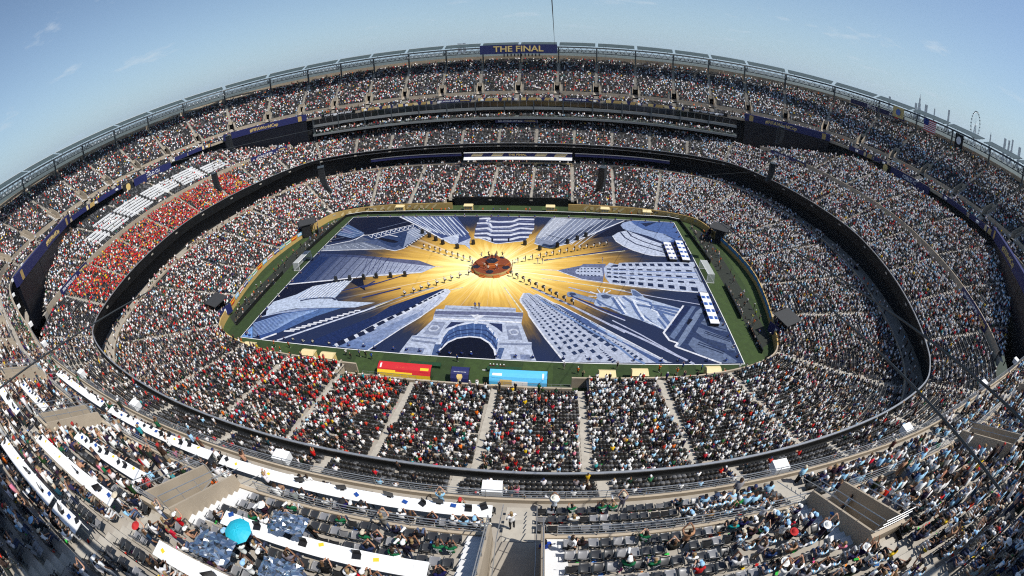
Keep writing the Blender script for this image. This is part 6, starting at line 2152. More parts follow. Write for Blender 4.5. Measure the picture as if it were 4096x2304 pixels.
M_DRUMW = mat('white_drum_shell', (0.75, 0.75, 0.74), 0.35, var=0.03)
M_DRUMB = mat('black_drum_shell', (0.015, 0.015, 0.016), 0.35, var=0.05)
DR = {}
_o = drum_mesh(0.24, 0.30, 0).build('drum', [M_DRUMW, M_DRUMW, M_RAIL])
DR['snare'] = _o.data
bpy.data.objects.remove(_o)
_o = drum_mesh(0.34, 0.38, 0).build('drum', [M_DRUMB, M_DRUMB, M_RAIL])
DR['bass'] = _o.data
bpy.data.objects.remove(_o)
_o = drum_mesh(0.24, 0.32, 0).build('drum', [M_DRUMB, M_DRUMW, M_RAIL])
DR['side'] = _o.data
bpy.data.objects.remove(_o)
for nm, LL, fwd, kind in (('far left', L1[::-1], (0.75, -0.65), 'snare'), ('far right', L2, (-0.8, -0.5), 'snare'), ('near left', L3, (0.9, -0.35), 'side'), ('near right', L4, (-0.8, 0.55), 'bass')):
    for i, (px, py) in enumerate(LL):
        near_r = nm == 'near right'
        rz = face_rz(*fwd) + random.uniform(-0.2, 0.2)
        f = np.array([-math.sin(rz), math.cos(rz)])
        make_person('drum', (px, py, 0.06), rz, (0.65, 0.62, 0.55) if nm.startswith('near') else (0.012, 0.012, 0.013),
                    'drummer in %s, %s from the stage in the %s line' % ('white top and black trousers' if nm.startswith('near') else 'black', ORD[i], nm), 'marching drummers on the canvas', black=True)
        d = bpy.data.objects.new('drum', DR[kind])
        d.location = (px + f[0] * 0.42, py + f[1] * 0.42, 0.06 + (0.98 if kind != 'bass' else 1.12))
        d.rotation_euler = (0.25, 0.1, rz) if kind != 'bass' else (math.pi / 2, 0, rz + math.pi / 2)
        link(d)
        tag(d, '%s drum carried by the %s drummer from the stage, %s line' % ({'snare': 'white', 'side': 'black-sided', 'bass': 'big black bass'}[kind], ORD[i], nm), 'drum', 'drums of the marching drummers')
# performers on the stage
for i, (px, py, pz, rz, pose, colr, txt) in enumerate(((-1.5, -1.9, 0.97, 2.6, 'dance', (0.75, 0.70, 0.60), 'dancer in cream leaping left of the stage steps'), (-0.4, -3.3, 1.02, 3.0, 'dance', (0.78, 0.76, 0.72), 'dancer in white at the front rim of the stage'),
                                                         (1.5, -2.2, 0.97, 3.6, 'dance', (0.78, 0.76, 0.72), 'dancer in white right of the stage steps'), (0.0, 0.9, 1.78, 3.1, 'arms_up', (0.02, 0.02, 0.03), 'singer in black on the high dark hexagon of the stage'),
                                                         (0.7, 4.1, 1.1, 0.4, 'stand', (0.35, 0.22, 0.10), 'dancer in gold standing at the back rim of the stage'), (-1.3, 3.9, 1.1, 0.8, 'dance', (0.02, 0.02, 0.03), 'dancer in black at the back left of the stage'),
                                                         (2.2, 3.6, 1.1, -0.6, 'dance', (0.05, 0.05, 0.05), 'dancer in black at the back right of the stage'), (-3.0, 3.2, 1.0, 1.0, 'dance', (0.35, 0.35, 0.34), 'dancer in grey on the left back rim of the stage'),
                                                         (4.9, 1.2, 0.06, -1.6, 'stand', (0.62, 0.52, 0.36), 'dancer in cream beside the right rim of the stage'), (4.95, -0.9, 0.06, -1.9, 'stand', (0.66, 0.56, 0.40), 'dancer in cream lower at the right rim of the stage'),
                                                         (-4.9, 0.9, 0.06, 1.7, 'stand', (0.03, 0.09, 0.45), 'dancer in a blue skirt beside the left rim of the stage'), (-4.85, -0.4, 0.06, 1.8, 'stand', (0.70, 0.66, 0.58), 'dancer in white beside the left rim of the stage'),
                                                         (-0.8, 1.4, 1.78, 2.9, 'stand', (0.02, 0.02, 0.03), 'musician in black on the left of the high hexagon'), (0.8, 1.5, 1.78, 3.4, 'stand', (0.03, 0.05, 0.2), 'musician in dark blue on the right of the high hexagon'),
                                                         (11.0, 2.8, 0.06, 0.9, 'stand_photo', (0.30, 0.32, 0.36), 'camera assistant in grey on the gold print right of the stage'), (12.2, 2.8, 0.06, 1.3, 'stand_photo', (0.03, 0.06, 0.16), 'camera operator in a blue bib on the gold print right of the stage'),
                                                         (27.1, 4.3, 0.06, 1.5, 'stand_photo', (0.25, 0.27, 0.30), 'camera operator in grey beside the printed spire tower'), (-1.0, -17.9, 0.06, 0.2, 'stand', (0.03, 0.10, 0.35), 'crew member in blue standing on the printed arch, left of the pair'),
                                                         (-0.1, -18.1, 0.06, 0.0, 'stand_photo', (0.02, 0.04, 0.15), 'camera operator in dark blue standing on the printed arch'))):
    make_person(pose, (px, py, pz), rz, colr, txt)

# ---- floor loudspeakers on the canvas
M_SPK = mat('black_speaker_cabinet', (0.016, 0.018, 0.020), 0.6, var=0.15)
SPK = [(-23.5, 20.2), (-20.6, 17.6), (-18.1, 15.3), (-15.5, 13.0), (-10.9, 10.6), (-7.0, 13.3), (7.0, 13.5), (11.1, 10.6), (15.7, 12.7), (18.4, 15.1), (21.1, 17.6), (23.6, 20.0),
       (-38.4, -8.5), (-34.7, -7.8), (-31.1, -7.1), (-27.9, -6.3), (-24.2, -5.9), (-20.7, -5.1)]
proto = None
for i, (px, py) in enumerate(SPK):
    rz = face_rz(-px, -py)
    where = ('on the printed bridge side, %s from the stage' % ORD[4 - i]) if i < 5 else 'beside the printed ribbon tower on its %s' % ('left' if px < 0 else 'right') if i < 7 else ('by the printed slab tower, %s from the stage' % ORD[i - 7]) if i < 12 else ('along the printed glass tower, %s from the touchline end' % ORD[i - 12])
    lab = 'black floor loudspeaker ' + where
    if proto is None:
        t_ = thing('floor_loudspeaker', lab, 'loudspeaker', (px, py, 0.06), rz, 'loudspeakers on the canvas')
        mb = MB()
        mb.quads([[(-.4, -.35, 0), (.4, -.35, 0), (.4, -.35, 1.25), (-.4, -.35, 1.25)], [(-.4, .4, 0), (-.4, .22, 1.25), (.4, .22, 1.25), (.4, .4, 0)], [(-.4, -.35, 1.25), (.4, -.35, 1.25), (.4, .22, 1.25), (-.4, .22, 1.25)],
                  [(-.4, -.35, 0), (-.4, -.35, 1.25), (-.4, .22, 1.25), (-.4, .4, 0)], [(.4, -.35, 0), (.4, .4, 0), (.4, .22, 1.25), (.4, -.35, 1.25)]])
        mb.build('cabinet', M_SPK, t_)
        mb = MB()
        mb.box((0, 0.345, 0.62), (0.66, 0.03, 1.0), 0, 0, None, tilt=0.14)
        mb.build('grille', M_BOARD, t_)
        for s_ in (-1, 1):
            mb = MB()
            mb.tube([(s_ * .42, -.1, .5), (s_ * .45, 0, .6), (s_ * .42, .1, .7)], 0.02, 4)
            mb.build('handle', M_STEEL, t_)
        proto = t_
    else:
        c = copy_tree(proto)
        c.location = (px, py, 0.06)
        c.rotation_euler = (0, 0, rz)
        c['label'] = lab

# ---- crew in blue bibs sitting along the canvas rim
k_ = 0
BLUE = (0.018, 0.05, 0.26)


def rim(lst, side):
    for i, (px, py) in enumerate(lst):
        rz = face_rz(-px * (0 if side in ('far', 'near') else 1), -py * (1 if side in ('far', 'near') else 0)) + random.uniform(-0.5, 0.5)
        wh = side == 'near' and i in (4, 5, 6, 7)
        make_person('floor', (px, py, 0.055), rz, (0.62, 0.58, 0.45) if wh else np.array(BLUE) * random.uniform(0.6, 1.2), '%s sitting on the canvas\'s %s rim, %s from the %s' % ('crew member in cream' if wh else 'blue-bibbed crew member', side, ORD[i] if i < 30 else 'last', 'left' if side in ('far', 'near') else 'far end'),
                    'crew along the canvas rim', hat='cap' if i % 4 == 1 else None, hatcol=(0.7, 0.7, 0.7) if i % 8 == 1 else (0.02, 0.03, 0.1))


rim([(-50.5, 33.5), (-46.6, 33.4), (-43, 33.4), (-38.5, 33.4), (-34.0, 33.3), (-29.5, 33.5), (-25, 33.4), (-20.5, 33.5), (-16.5, 33.4), (-13.5, 33.5), (-9.5, 33.4), (-5.0, 33.5), (-2.8, 33.4), (0.4, 33.5), (3.8, 33.4), (8.5, 33.5),
     (14.5, 33.4), (19, 33.5), (24, 33.4), (29, 33.5), (33.5, 33.4), (38.5, 33.5), (43.0, 33.4), (47.5, 33.4), (51.3, 33.2)], 'far')
rim([(-51.7, y_) for y_ in (27.5, 23.0, 17.5, 14.2, 10.4, 6.2, -5.0, -9.5, -12.8, -17.0, -22.8, -26.0, -32.4)], 'left')
rim([(51.7, y_) for y_ in (29.8, 25.8, 22.4, 3.8, -3.5, -11.0, -17.0, -21.5, -25.5, -29.0, -32.0)], 'right')
rim([(-51.3, -33.2), (-50.0, -33.4), (-47.5, -33.3), (-40.0, -33.3), (-37.6, -33.2), (-35.0, -33.3), (-32.4, -33.3), (-28.5, -33.3), (-24.0, -33.3), (-20.6, -33.2), (-18.2, -33.4), (-14.2, -33.3), (-11.6, -33.2), (-9.0, -33.3), (-5.3, -33.3), (-3.2, -33.4), (-1.0, -33.2), (0.9, -33.3),
     (5.6, -33.4), (9.0, -33.3), (12.0, -33.3), (17.5, -33.4), (22.2, -33.3), (26.0, -33.3), (30.4, -33.3), (35.6, -33.3), (39.0, -33.2), (41.0, -33.4), (44.6, -33.3), (48.6, -33.3)], 'near')

# ---- three long carts printed with building fronts, pushed by the crew
M_CARTP = attr_mat('cart_print', 0.5)
for ci, ((x0, y0), (x1, y1), lab) in enumerate((((46.3, 16.6), (46.1, 6.6), 'long white and grey cart, the left of the pair by the printed spiral'), ((50.2, 18.2), (49.6, 6.4), 'long white and blue cart, the right of the pair by the far right corner'),
                                                 ((49.9, -9.8), (49.3, -22.0), 'long white and blue cart on the printed pedestal near the right goal line'))):
    c_ = np.array([(x0 + x1) / 2, (y0 + y1) / 2])
    d_ = np.array([x1 - x0, y1 - y0])
    L_ = np.linalg.norm(d_)
    t_ = thing('display_cart', lab, 'cart', (c_[0], c_[1], 0.06), math.atan2(d_[1], d_[0]), 'long printed carts at the right end')
    mb = MB()
    mb.box((0, 0, 0.80), (L_, 2.1, 0.16))
    mb.build('table_top', M_WHITE, t_)
    mb = MB()
    nseg = 9 if ci else 8
    for i in range(nseg):
        xa = -L_ / 2 + L_ * (i + 0.08) / nseg
        xb = -L_ / 2 + L_ * (i + 0.92) / nseg
        pat_ = [(0.78, 0.78, 0.80), (0.07, 0.15, 0.42) if ci else (0.20, 0.20, 0.26)][i % 2]
        mb.quads([[(xa, -1.0, 0.884), (xb, -1.0, 0.884), (xb, 1.0, 0.884), (xa, 1.0, 0.884)]], 0, pat_)
        if i % 2:
            for w_ in (-0.55, 0.1, 0.6):
                mb.quads([[(xa, w_ - 0.16, 0.888), (xb, w_ - 0.16, 0.888), (xb, w_ + 0.16, 0.888), (xa, w_ + 0.16, 0.888)]], 0, (0.70, 0.72, 0.80) if w_ == 0.1 else (0.03, 0.07, 0.25))
    mb.build('printed_top', M_CARTP, t_, color=True)
    mb = MB()
    mb.box((0, 0, 0.40), (L_ - 0.1, 1.95, 0.62))
    mb.build('skirt', M_BLACKC, t_)
    for i in range(4):
        for s_ in (-1, 1):
            px, py = c_ + d_ / L_ * (-L_ / 2 + L_ * (i + 0.5) / 4) + np.array([d_[1], -d_[0]]) / L_ * s_ * 1.45
            make_person('stride' if i % 2 else 'cross', (px, py, 0.055), face_rz(*(d_ / L_ * -1)) + random.uniform(-0.6, 0.6), np.array(BLUE) * random.uniform(0.7, 1.3),
                        'blue crew member on the %s side of the %s, %s from its far end' % ('left' if s_ < 0 else 'right', ('left cart', 'right cart', 'pedestal cart')[ci], ORD[i]), 'crew pushing the carts', black=True)

# ------------------------------------------------------------------ along the touchlines
def up_slope(z0, z1, y0, y1):
    v = Vector((0, y1 - y0, z1 - z0))
    return v.normalized()


SHELL = [(-39.15, 2.30), (-39.9, 2.26), (-40.6, 1.95), (-41.1, 1.35), (-41.3, 0.55), (-41.32, 0.05)]


def dugout(x0, x1, label, mats, stripes):
    """curved team shelter open to the pitch; its printed back faces the camera"""
    t_ = thing('team_shelter', label, 'shelter', ((x0 + x1) / 2, -40.2, 0), 0, 'team shelters on the near touchline')
    cx, cy = (x0 + x1) / 2, -40.2
    w_ = (x1 - x0) / 2
    mb = MB()
    for i in range(len(SHELL) - 1):
        (ya, za), (yb, zb_) = SHELL[i], SHELL[i + 1]
        mb.quads([[(-w_, ya - cy, za), (w_, ya - cy, za), (w_, yb - cy, zb_), (-w_, yb - cy, zb_)]], stripes[i])
        mb.quads([[(-w_, ya - cy, za - 0.06), (-w_, yb - cy, zb_ - 0.06), (w_, yb - cy, zb_ - 0.06), (w_, ya - cy, za - 0.06)]], 0)
    mb.build('shell', mats, t_)
    for s_ in (-1, 1):
        mb = MB()
        mb.poly([(s_ * w_, y_ - cy, z_) for y_, z_ in SHELL] + [(s_ * w_, -39.6 - cy, 0.05)], None)
        mb.build('end_panel', M_CLEAR, t_)
        mb = MB()
        mb.tube([(s_ * (w_ + 0.03), y_ - cy, z_) for y_, z_ in SHELL], 0.06, 5)
        mb.build('end_hoop', M_BLACK, t_)
    mb = MB()
    mb.box((0, -0.35, 0.45), (2 * w_ - 0.3, 0.5, 0.12))
    mb.build('bench', M_BLACKC, t_)
    return t_


def shell_text(t_, body, size, mat_, name, x_, f, xs=1.0, bold=0.0):
    """lettering on the sloping back of a shelter; f 0..1 from its upper to its lower edge"""
    y_, z_ = -40.2 + 0.15 - 0.95 * f - 0.02, 2.24 - 0.9 * f + 0.03
    M = face_matrix((x_, y_ + 40.2, z_), (1, 0, 0), (0, 0.75, 0.66))
    return text_mesh(body, size, mat_, name, t_, M, 0.01, bold=bold, xs=xs)


def shell_patch(t_, name, x0, x1, f0, f1, mat_, lift=0.02):
    q = []
    for x_, f in ((x0, f1), (x1, f1), (x1, f0), (x0, f0)):
        yy = np.interp(f, [0, 0.25, 0.55, 0.8, 1.0], [-39.15, -39.9, -40.6, -41.1, -41.3]) + 40.2
        zz = np.interp(f, [0, 0.25, 0.55, 0.8, 1.0], [2.30, 2.26, 1.95, 1.35, 0.55])
        q.append((x_, yy - lift, zz + lift))
    mb = MB()
    k0 = np.linspace(f0, f1, 4)
    for a, b_ in zip(k0[:-1], k0[1:]):
        r = []
        for x_, f in ((x0, b_), (x1, b_), (x1, a), (x0, a)):
            yy = np.interp(f, [0, 0.25, 0.55, 0.8, 1.0], [-39.15, -39.9, -40.6, -41.1, -41.3]) + 40.2
            zz = np.interp(f, [0, 0.25, 0.55, 0.8, 1.0], [2.30, 2.26, 1.95, 1.35, 0.55])
            r.append((x_, yy - lift, zz + lift))
        mb.quads([r])
    return mb.build(name, mat_, t_)


t_ = dugout(5.3, 14.9, 'light blue team shelter reading ARGENTINA beside the near touchline', [M_CYAN, M_WHITE], [0, 0, 0, 0, 0])
shell_text(t_, 'ARGENTINA', 0.62, M_GOLDL, 'lettering', 0.4, 0.42, 1.45, 0.012)
shell_patch(t_, 'printed_flag', -4.3, -2.7, 0.16, 0.62, M_WHITE)
shell_patch(t_, 'printed_flag_band', -4.3, -2.7, 0.16, 0.30, M_CYAN, 0.03)
shell_patch(t_, 'printed_flag_band', -4.3, -2.7, 0.48, 0.62, M_CYAN, 0.03)
shell_patch(t_, 'printed_wave', -4.7, -3.0, 0.74, 0.99, M_CYAN)
shell_patch(t_, 'printed_wave', -3.0, -1.0, 0.70, 0.99, M_GOLD, 0.025)
shell_patch(t_, 'printed_wave', -1.0, 1.6, 0.76, 0.99, M_WHITE, 0.025)
shell_patch(t_, 'printed_emblem', 3.95, 4.25, 0.2, 0.6, M_WHITE, 0.025)
t_ = dugout(-14.6, -4.75, 'red team shelter reading SPAIN beside the near touchline', [M_RED, M_YEL], [0, 0, 0, 1, 1])
shell_text(t_, 'SPAIN', 0.62, M_YEL, 'lettering', -0.6, 0.36, 1.45, 0.012)
shell_patch(t_, 'printed_flag', 3.0, 4.5, 0.2, 0.62, M_YEL)
shell_patch(t_, 'printed_flag_band', 3.0, 4.5, 0.2, 0.31, M_RED, 0.03)
shell_patch(t_, 'printed_flag_band', 3.0, 4.5, 0.51, 0.62, M_RED, 0.03)
shell_patch(t_, 'printed_emblem', -4.5, -4.2, 0.15, 0.5, M_WHITE, 0.025)
shell_patch(t_, 'printed_wave', -4.9, -1.5, 0.62, 0.8, M_YEL)
shell_patch(t_, 'printed_wave', -1.5, 1.6, 0.70, 0.8, M_YEL)
t_ = dugout(-1.25, 1.85, 'navy officials\' shelter with golden trophy print and THE FINAL lettering', [M_NAVY], [0, 0, 0, 0, 0])
shell_text(t_, 'FIFA WORLD CUP 2026', 0.17, M_WHITEL, 'lettering', 0, 0.16, 1.2, 0.004)
shell_text(t_, 'THE FINAL', 0.36, M_GOLDL, 'lettering', 0, 0.36, 1.25, 0.01)
mb = MB()
for (xa, xb_, f0, f1) in ((-0.42, 0.42, 0.55, 0.62), (-0.5, 0.5, 0.62, 0.74), (-0.4, 0.4, 0.74, 0.82), (-0.26, 0.26, 0.82, 0.94), (-0.36, 0.36, 0.94, 0.99)):
    r = []
    for x_, f in ((xa, f1), (xb_, f1), (xb_, f0), (xa, f0)):
        yy = np.interp(f, [0, 0.25, 0.55, 0.8, 1.0], [-39.15, -39.9, -40.6, -41.1, -41.3]) + 40.2
        zz = np.interp(f, [0, 0.25, 0.55, 0.8, 1.0], [2.30, 2.26, 1.95, 1.35, 0.55])
        r.append((x_, yy - 0.03, zz + 0.03))
    mb.quads([r])
mb.build('printed_trophy', M_GOLDL, t_)

# ---- cream ticket-hut like broadcast booths, cooling units, green benches, white platforms with chairs
M_CREAM = mat('cream_hut_roof', (0.72, 0.58, 0.30), 0.6, var=0.05)
M_CREAM2 = mat('gold_hut_wall', (0.62, 0.45, 0.16), 0.6, var=0.05)
hut = None
for i, (hx, hy, lab) in enumerate(((-45.8, -38.3, 'by the near left corner'), (-30.3, -38.4, 'left one of the pair among red fans'), (-25.8, -38.6, 'right one of the pair among red fans'), (24.9, -38.8, 'nearest right of the light blue shelter'),
                                   (30.6, -38.3, 'second right of the light blue shelter'), (44.3, -37.6, 'by the near right corner'), (-13.1, 38.6, 'far side, left of the black recess centre'), (13.2, 38.6, 'far side, right of the recess centre'),
                                   (-36.5, 38.3, 'far side, by the left gold wall'), (30.5, 38.4, 'far side, by the right gold wall'), (44.0, 37.6, 'far side, by the far right corner'))):
    if hut is None:
        hut = thing('broadcast_hut', 'small gold hut with cream roof, ' + lab, 'hut', (hx, hy, 0), 0, 'gold huts beside the pitch')
        mb = MB()
        mb.box((0, 0, 0.95), (2.7, 1.7, 1.9))
        mb.build('wall', M_CREAM2, hut)
        mb = MB()
        a = [(-1.5, -1.0, 1.9), (1.5, -1.0, 1.9), (1.5, 1.0, 1.9), (-1.5, 1.0, 1.9)]
        b_ = [(-1.4, -0.25, 2.35), (1.4, -0.25, 2.35), (1.4, 0.25, 2.35), (-1.4, 0.25, 2.35)]
        mb.quads([b_] + [[a[k], a[(k + 1) % 4], b_[(k + 1) % 4], b_[k]] for k in range(4)])
        mb.build('roof', M_CREAM, hut)
        for k in (-0.8, 0, 0.8):
            mb = MB()
            mb.box((k, -0.86, 1.2), (0.5, 0.03, 0.5))
            mb.build('window', M_GREYP, hut)
    else:
        c = copy_tree(hut)
        c.location = (hx, hy, 0)
        c['label'] = 'small gold hut with cream roof, ' + lab
        if hy > 0:
            c.rotation_euler = (0, 0, 0)
for hx, lab in ((-5.2, 'beside the red shelter'), (6.4, 'beside the light blue shelter')):
    t_ = thing('cooling_unit', 'cream cooling unit with round fan, ' + lab, 'cooling unit', (hx, -42.35, 0), 0, 'cooling units')
    mb = MB()
    mb.box((0, 0, 0.65), (1.35, 1.0, 1.3))
    mb.build('case', M_CREAM2, t_)
    mb = MB()
    tt = np.linspace(0, 2 * np.pi, 17)
    mb.poly(np.stack([0.3 + 0.32 * np.cos(tt[:-1]), 0.32 * np.sin(tt[:-1])], 1), 1.308)
    mb.tube(np.stack([0.3 + 0.33 * np.cos(tt), 0.33 * np.sin(tt), np.full(17, 1.31)], 1), 0.03, 4, caps=False)
    mb.build('fan', M_BLACK, t_)
M_GREENB = mat('dark_green_box', (0.008, 0.045, 0.014), 0.7, var=0.2)
for xa, xb_, lab in ((4.4, 10.3, 'in front of the light blue shelter'), (-9.6, -4.0, 'in front of the red shelter')):
    mb = MB()
    mb.box(((xa + xb_) / 2, -36.95, 0.27), (xb_ - xa, 0.9, 0.54))
    mb.box(((xa + xb_) / 2, -36.95, 0.56), (xb_ - xa + 0.1, 1.0, 0.04))
    tag(mb.build('ball_box', M_GREENB), 'long low dark green box ' + lab, 'box', 'green boxes by the touchline')
for i in range(5):
    make_person('floor', (4.8 + 0.6 * i, -36.3, 0.0), face_rz(0, 1) + random.uniform(-.3, .3), (0.02, 0.16, 0.07) if i == 2 else (0.10, 0.008, 0.02), 'young helper in %s on the grass by the green box, %s from the left' % ('green' if i == 2 else 'maroon', ORD[i]), 'helpers by the green box', hat='cap', hatcol=(0.75, 0.75, 0.75))
chair = None
for (xa, xb_, n_, lab, pz) in ((9.2, 15.0, 11, 'behind the light blue shelter', 1.35), (-15.5, -10.6, 9, 'behind the red shelter', 1.35)):
    t_ = thing('chair_platform', 'white platform with a front rail ' + lab, 'platform', ((xa + xb_) / 2 + 1.2, -43.3, 0))
    mb = MB()
    mb.box((0, 0, 1.28), (xb_ - xa + 5.0, 2.0, 0.14))
    mb.build('floor', M_WHITE, t_)
    mb = MB()
    mb.box((0, 1.0, 0.65), (xb_ - xa + 5.0, 0.12, 1.3))
    mb.build('front_wall', M_WALLB, t_)
    mb = MB()
    for k in (0.5, 1.0):
        mb.tube([(-(xb_ - xa) / 2 - 2.5, 1.02, 1.35 + k), ((xb_ - xa) / 2 + 2.5, 1.02, 1.35 + k)], 0.025, 5)
    for f in np.linspace(-0.5, 0.5, 8):
        mb.tube([((xb_ - xa + 5) * f, 1.02, 1.35), ((xb_ - xa + 5) * f, 1.02, 2.35)], 0.02, 4)
    mb.build('rail', M_RAIL, t_)
    for i in range(n_):
        px = xa + (xb_ - xa) * i / (n_ - 1)
        lb = 'black folding chair %s, %s from the left' % (lab, ORD[i])
        if chair is None:
            chair = thing('folding_chair', lb, 'chair', (px, -42.9, pz), 0, 'black chairs on the white platforms')
            mb = MB()
            mb.box((0, 0, 0.44), (0.42, 0.42, 0.05))
            mb.build('seat', M_BLACKC, chair)
            mb = MB()
            mb.box((0, -0.2, 0.74), (0.42, 0.05, 0.34), tilt=0.15)
            mb.build('backrest', M_BLACKC, chair)
            for sx in (-1, 1):
                mb = MB()
                mb.tube([(sx * 0.2, 0.2, 0), (sx * 0.2, -0.22, 0.9)], 0.015, 4)
                mb.tube([(sx * 0.2, -0.2, 0), (sx * 0.2, 0.18, 0.44)], 0.015, 4)
                mb.build('leg_frame', M_STEEL, chair)
        else:
            c = copy_tree(chair)
            c.location = (px, -42.9, pz)
            c['label'] = lb

# ---- shade canopies over the corner tunnels
for (cx, cy, rz, lab) in ((-62.0, 20.3, 0.55, 'far left'), (-64.3, -26.8, -0.25, 'near left'), (63.2, 21.9, -0.6, 'far right'), (64.6, -24.9, 0.45, 'near right')):
    sx = -1 if cx < 0 else 1
    t_ = thing('tunnel_canopy', 'dark shade roof with navy banner over the %s corner tunnel' % lab, 'canopy', (cx, cy, 0), rz, 'corner tunnel canopies')
    mb = MB()
    mb.box((sx * 0.6, 0, 4.55), (5.6, 4.6, 0.18), 0, 0, None, tilt=0.10)
    mb.build('roof', mat('charcoal_roof_' + lab.replace(' ', '_'), (0.035, 0.036, 0.037), 0.7, var=0.1), t_)
    for px in (-2.0, 2.0):
        for py in (-2.0, 2.0):
            mb = MB()
            mb.tube([(px + sx * 0.6, py, 0.5), (px + sx * 0.6, py, 4.5)], 0.06, 5)
            mb.build('post', M_STEEL, t_)
    mb = MB()
    mb.box((-sx * 2.6, 0, 1.9), (0.08, 4.4, 2.4))
    mb.build('banner', M_NAVY, t_)
    mb = MB()
    mb.box((-sx * 2.66, 0.0, 2.0), (0.02, 0.6, 1.1))
    mb.build('banner_emblem', M_WHITE, t_)
    mb = MB()
    mb.box((sx * 1.2, 0, 2.2), (2.5, 4.0, 4.2))
    mb.build('tunnel', M_DARK, t_)

# ---- people standing and sitting beside the pitch
STAFF = [('orange', (0.80, 0.14, 0.01), 'steward in orange'), ('black', (0.012, 0.012, 0.013), 'staff member in black'), ('white', (0.75, 0.75, 0.75), 'staff member in white'), ('blue', (0.02, 0.08, 0.35), 'cameraman in a blue bib'),
         ('grey', (0.22, 0.22, 0.23), 'staff member in grey'), ('lime', (0.45, 0.62, 0.02), 'steward in a lime vest')]


def staff(pts, where, facing, group):
    pts = sorted(pts, key=lambda p: p[0] if 'touchline' in where else -p[1])
    for i, (px, py) in enumerate(pts):
        c = STAFF[np.searchsorted([0.26, 0.52, 0.70, 0.84, 0.95], random.random())]
        pose = random.choice(['stand', 'cross', 'stand', 'stand_photo', 'stride'])
        lab = '%s %s %s, %s from the %s' % (c[2], 'filming' if pose == 'stand_photo' else 'standing', where, ORD[i], 'left' if 'touchline' in where else 'far end')
        make_person(pose, (px, py, 0.0), facing(px, py) + random.uniform(-0.9, 0.9), np.array(c[1]) * random.uniform(0.8, 1.15), lab, group, black=random.random() < 0.7, scale=random.uniform(0.95, 1.06), hat='cap' if random.random() < 0.2 else None, hatcol=(0.6, 0.6, 0.6))


def spread(n_, fx, fy, dmin=0.9):
    out = []
    tries = 0
    while len(out) < n_ and tries < 4000:
        tries += 1
        p = (fx(), fy())
        if all((p[0] - q[0]) ** 2 + (p[1] - q[1]) ** 2 > dmin ** 2 for q in out):
            out.append(p)
    return out


U = random.uniform
staff([p for p in spread(54, lambda: U(-52, 52), lambda: U(-38.6, -35.2)) if not (any(a - 1.6 < p[0] < b_ + 0.3 and p[1] < -36.0 for a, b_ in ((-15.5, -2.8), (-1.9, 2.3), (3.8, 15.6), (-47.5, -44), (-32.5, -24), (23, 32.5), (42.5, 46))))], 'by the near touchline', lambda a, b_: face_rz(0, 1), 'staff by the near touchline')
staff(spread(22, lambda: U(-48, 48), lambda: U(37.0, 37.5)), 'behind the far touchline boards', lambda a, b_: face_rz(0, -1), 'staff behind the far boards')
staff(spread(34, lambda: U(-61.2, -57.9), lambda: U(-27, 27)), 'behind the left goal line', lambda a, b_: face_rz(1, 0), 'staff behind the left goal line')
staff(spread(34, lambda: U(58.2, 61.4), lambda: U(-27, 27)), 'behind the right goal line', lambda a, b_: face_rz(-1, 0), 'staff behind the right goal line')
# photographers on stools behind the goal line boards
for sx, nm in ((-1, 'left'), (1, 'right')):
    k = 0
    for yy in np.concatenate([np.arange(7.5, 31, 0.85), np.arange(-29, -6.5, 0.85)])[::-1]:
        if random.random() < 0.5:
            continue
        px = sx * (57.35 + random.uniform(0, 0.25))
        wh = random.random() < 0.5
        make_person('shoot', (px, yy, 0.0), face_rz(-sx, 0) + U(-0.3, 0.3), (0.74, 0.74, 0.74) if wh else (0.03, 0.10, 0.06) if random.random() < 0.4 else (0.02, 0.02, 0.022),
                    'photographer in %s sitting behind the %s goal boards, %s from the far corner' % ('white' if wh else 'dark clothes', nm, ORD[k]), 'photographers behind the %s goal boards' % nm)
        k += 1

# ---- gold print patterns and flags on the front wall
for (x0, x1) in ((-57.5, -40), (-39.5, -24), (23.5, 37), (38, 57)):
    for q in range(7):
        xq = x0 + (x1 - x0) * (q + 0.5) / 7
        s_ = R_LOW.find(xq, 40 if abs(xq) < 50 else 34)
        c = R_LOW.P3(np.array([s_]), 0.0, 1.05)[0]
        n = R_LOW.N(np.array([s_]))[0]
        t = np.array([n[1], -n[0]])
        mb = MB()
        if q % 3 == 1:
            pts = [c + np.append(t * 0.62 * math.cos(a) - n * 0.012, 0.62 * math.sin(a)) for a in np.linspace(0, 2 * np.pi, 12, endpoint=False)]
        else:
            pts = [c + np.append(t * a_ - n * 0.012, b_) for a_, b_ in ((-0.9, -0.7), (-0.2, -0.6), (0.7, 0.3), (1.0, 0.85), (0.3, 0.7), (-0.6, 0.1))]
        mb.poly(pts)
        mb.build('printed_shape', M_GOLDP, stand_low)
for xq in (-48.5, 47):
    s_ = R_LOW.find(xq, 38)
    c = R_LOW.P3(np.array([s_]), -0.02, 1.45)[0]
    n = R_LOW.N(np.array([s_]))[0]
    text_mesh('FIFA', 0.95, M_BLACK, 'lettering', stand_low, face_matrix(c, (n[1], -n[0], 0), (0, 0, 1)), 0.01, bold=0.02, xs=1.2)
FLAGC = [((0.72, 0.74, 0.76), (0.05, 0.33, 0.12)), ((0.60, 0.02, 0.02), (0.85, 0.55, 0.03)), ((0.20, 0.52, 0.80), (0.78, 0.78, 0.80)), ((0.76, 0.76, 0.77), (0.5, 0.02, 0.03)), ((0.02, 0.05, 0.25), (0.7, 0.7, 0.7)), ((0.10, 0.40, 0.75), (0.75, 0.60, 0.10))]
M_FLAG = attr_mat('flag_cloth', 0.8)
ki = 0
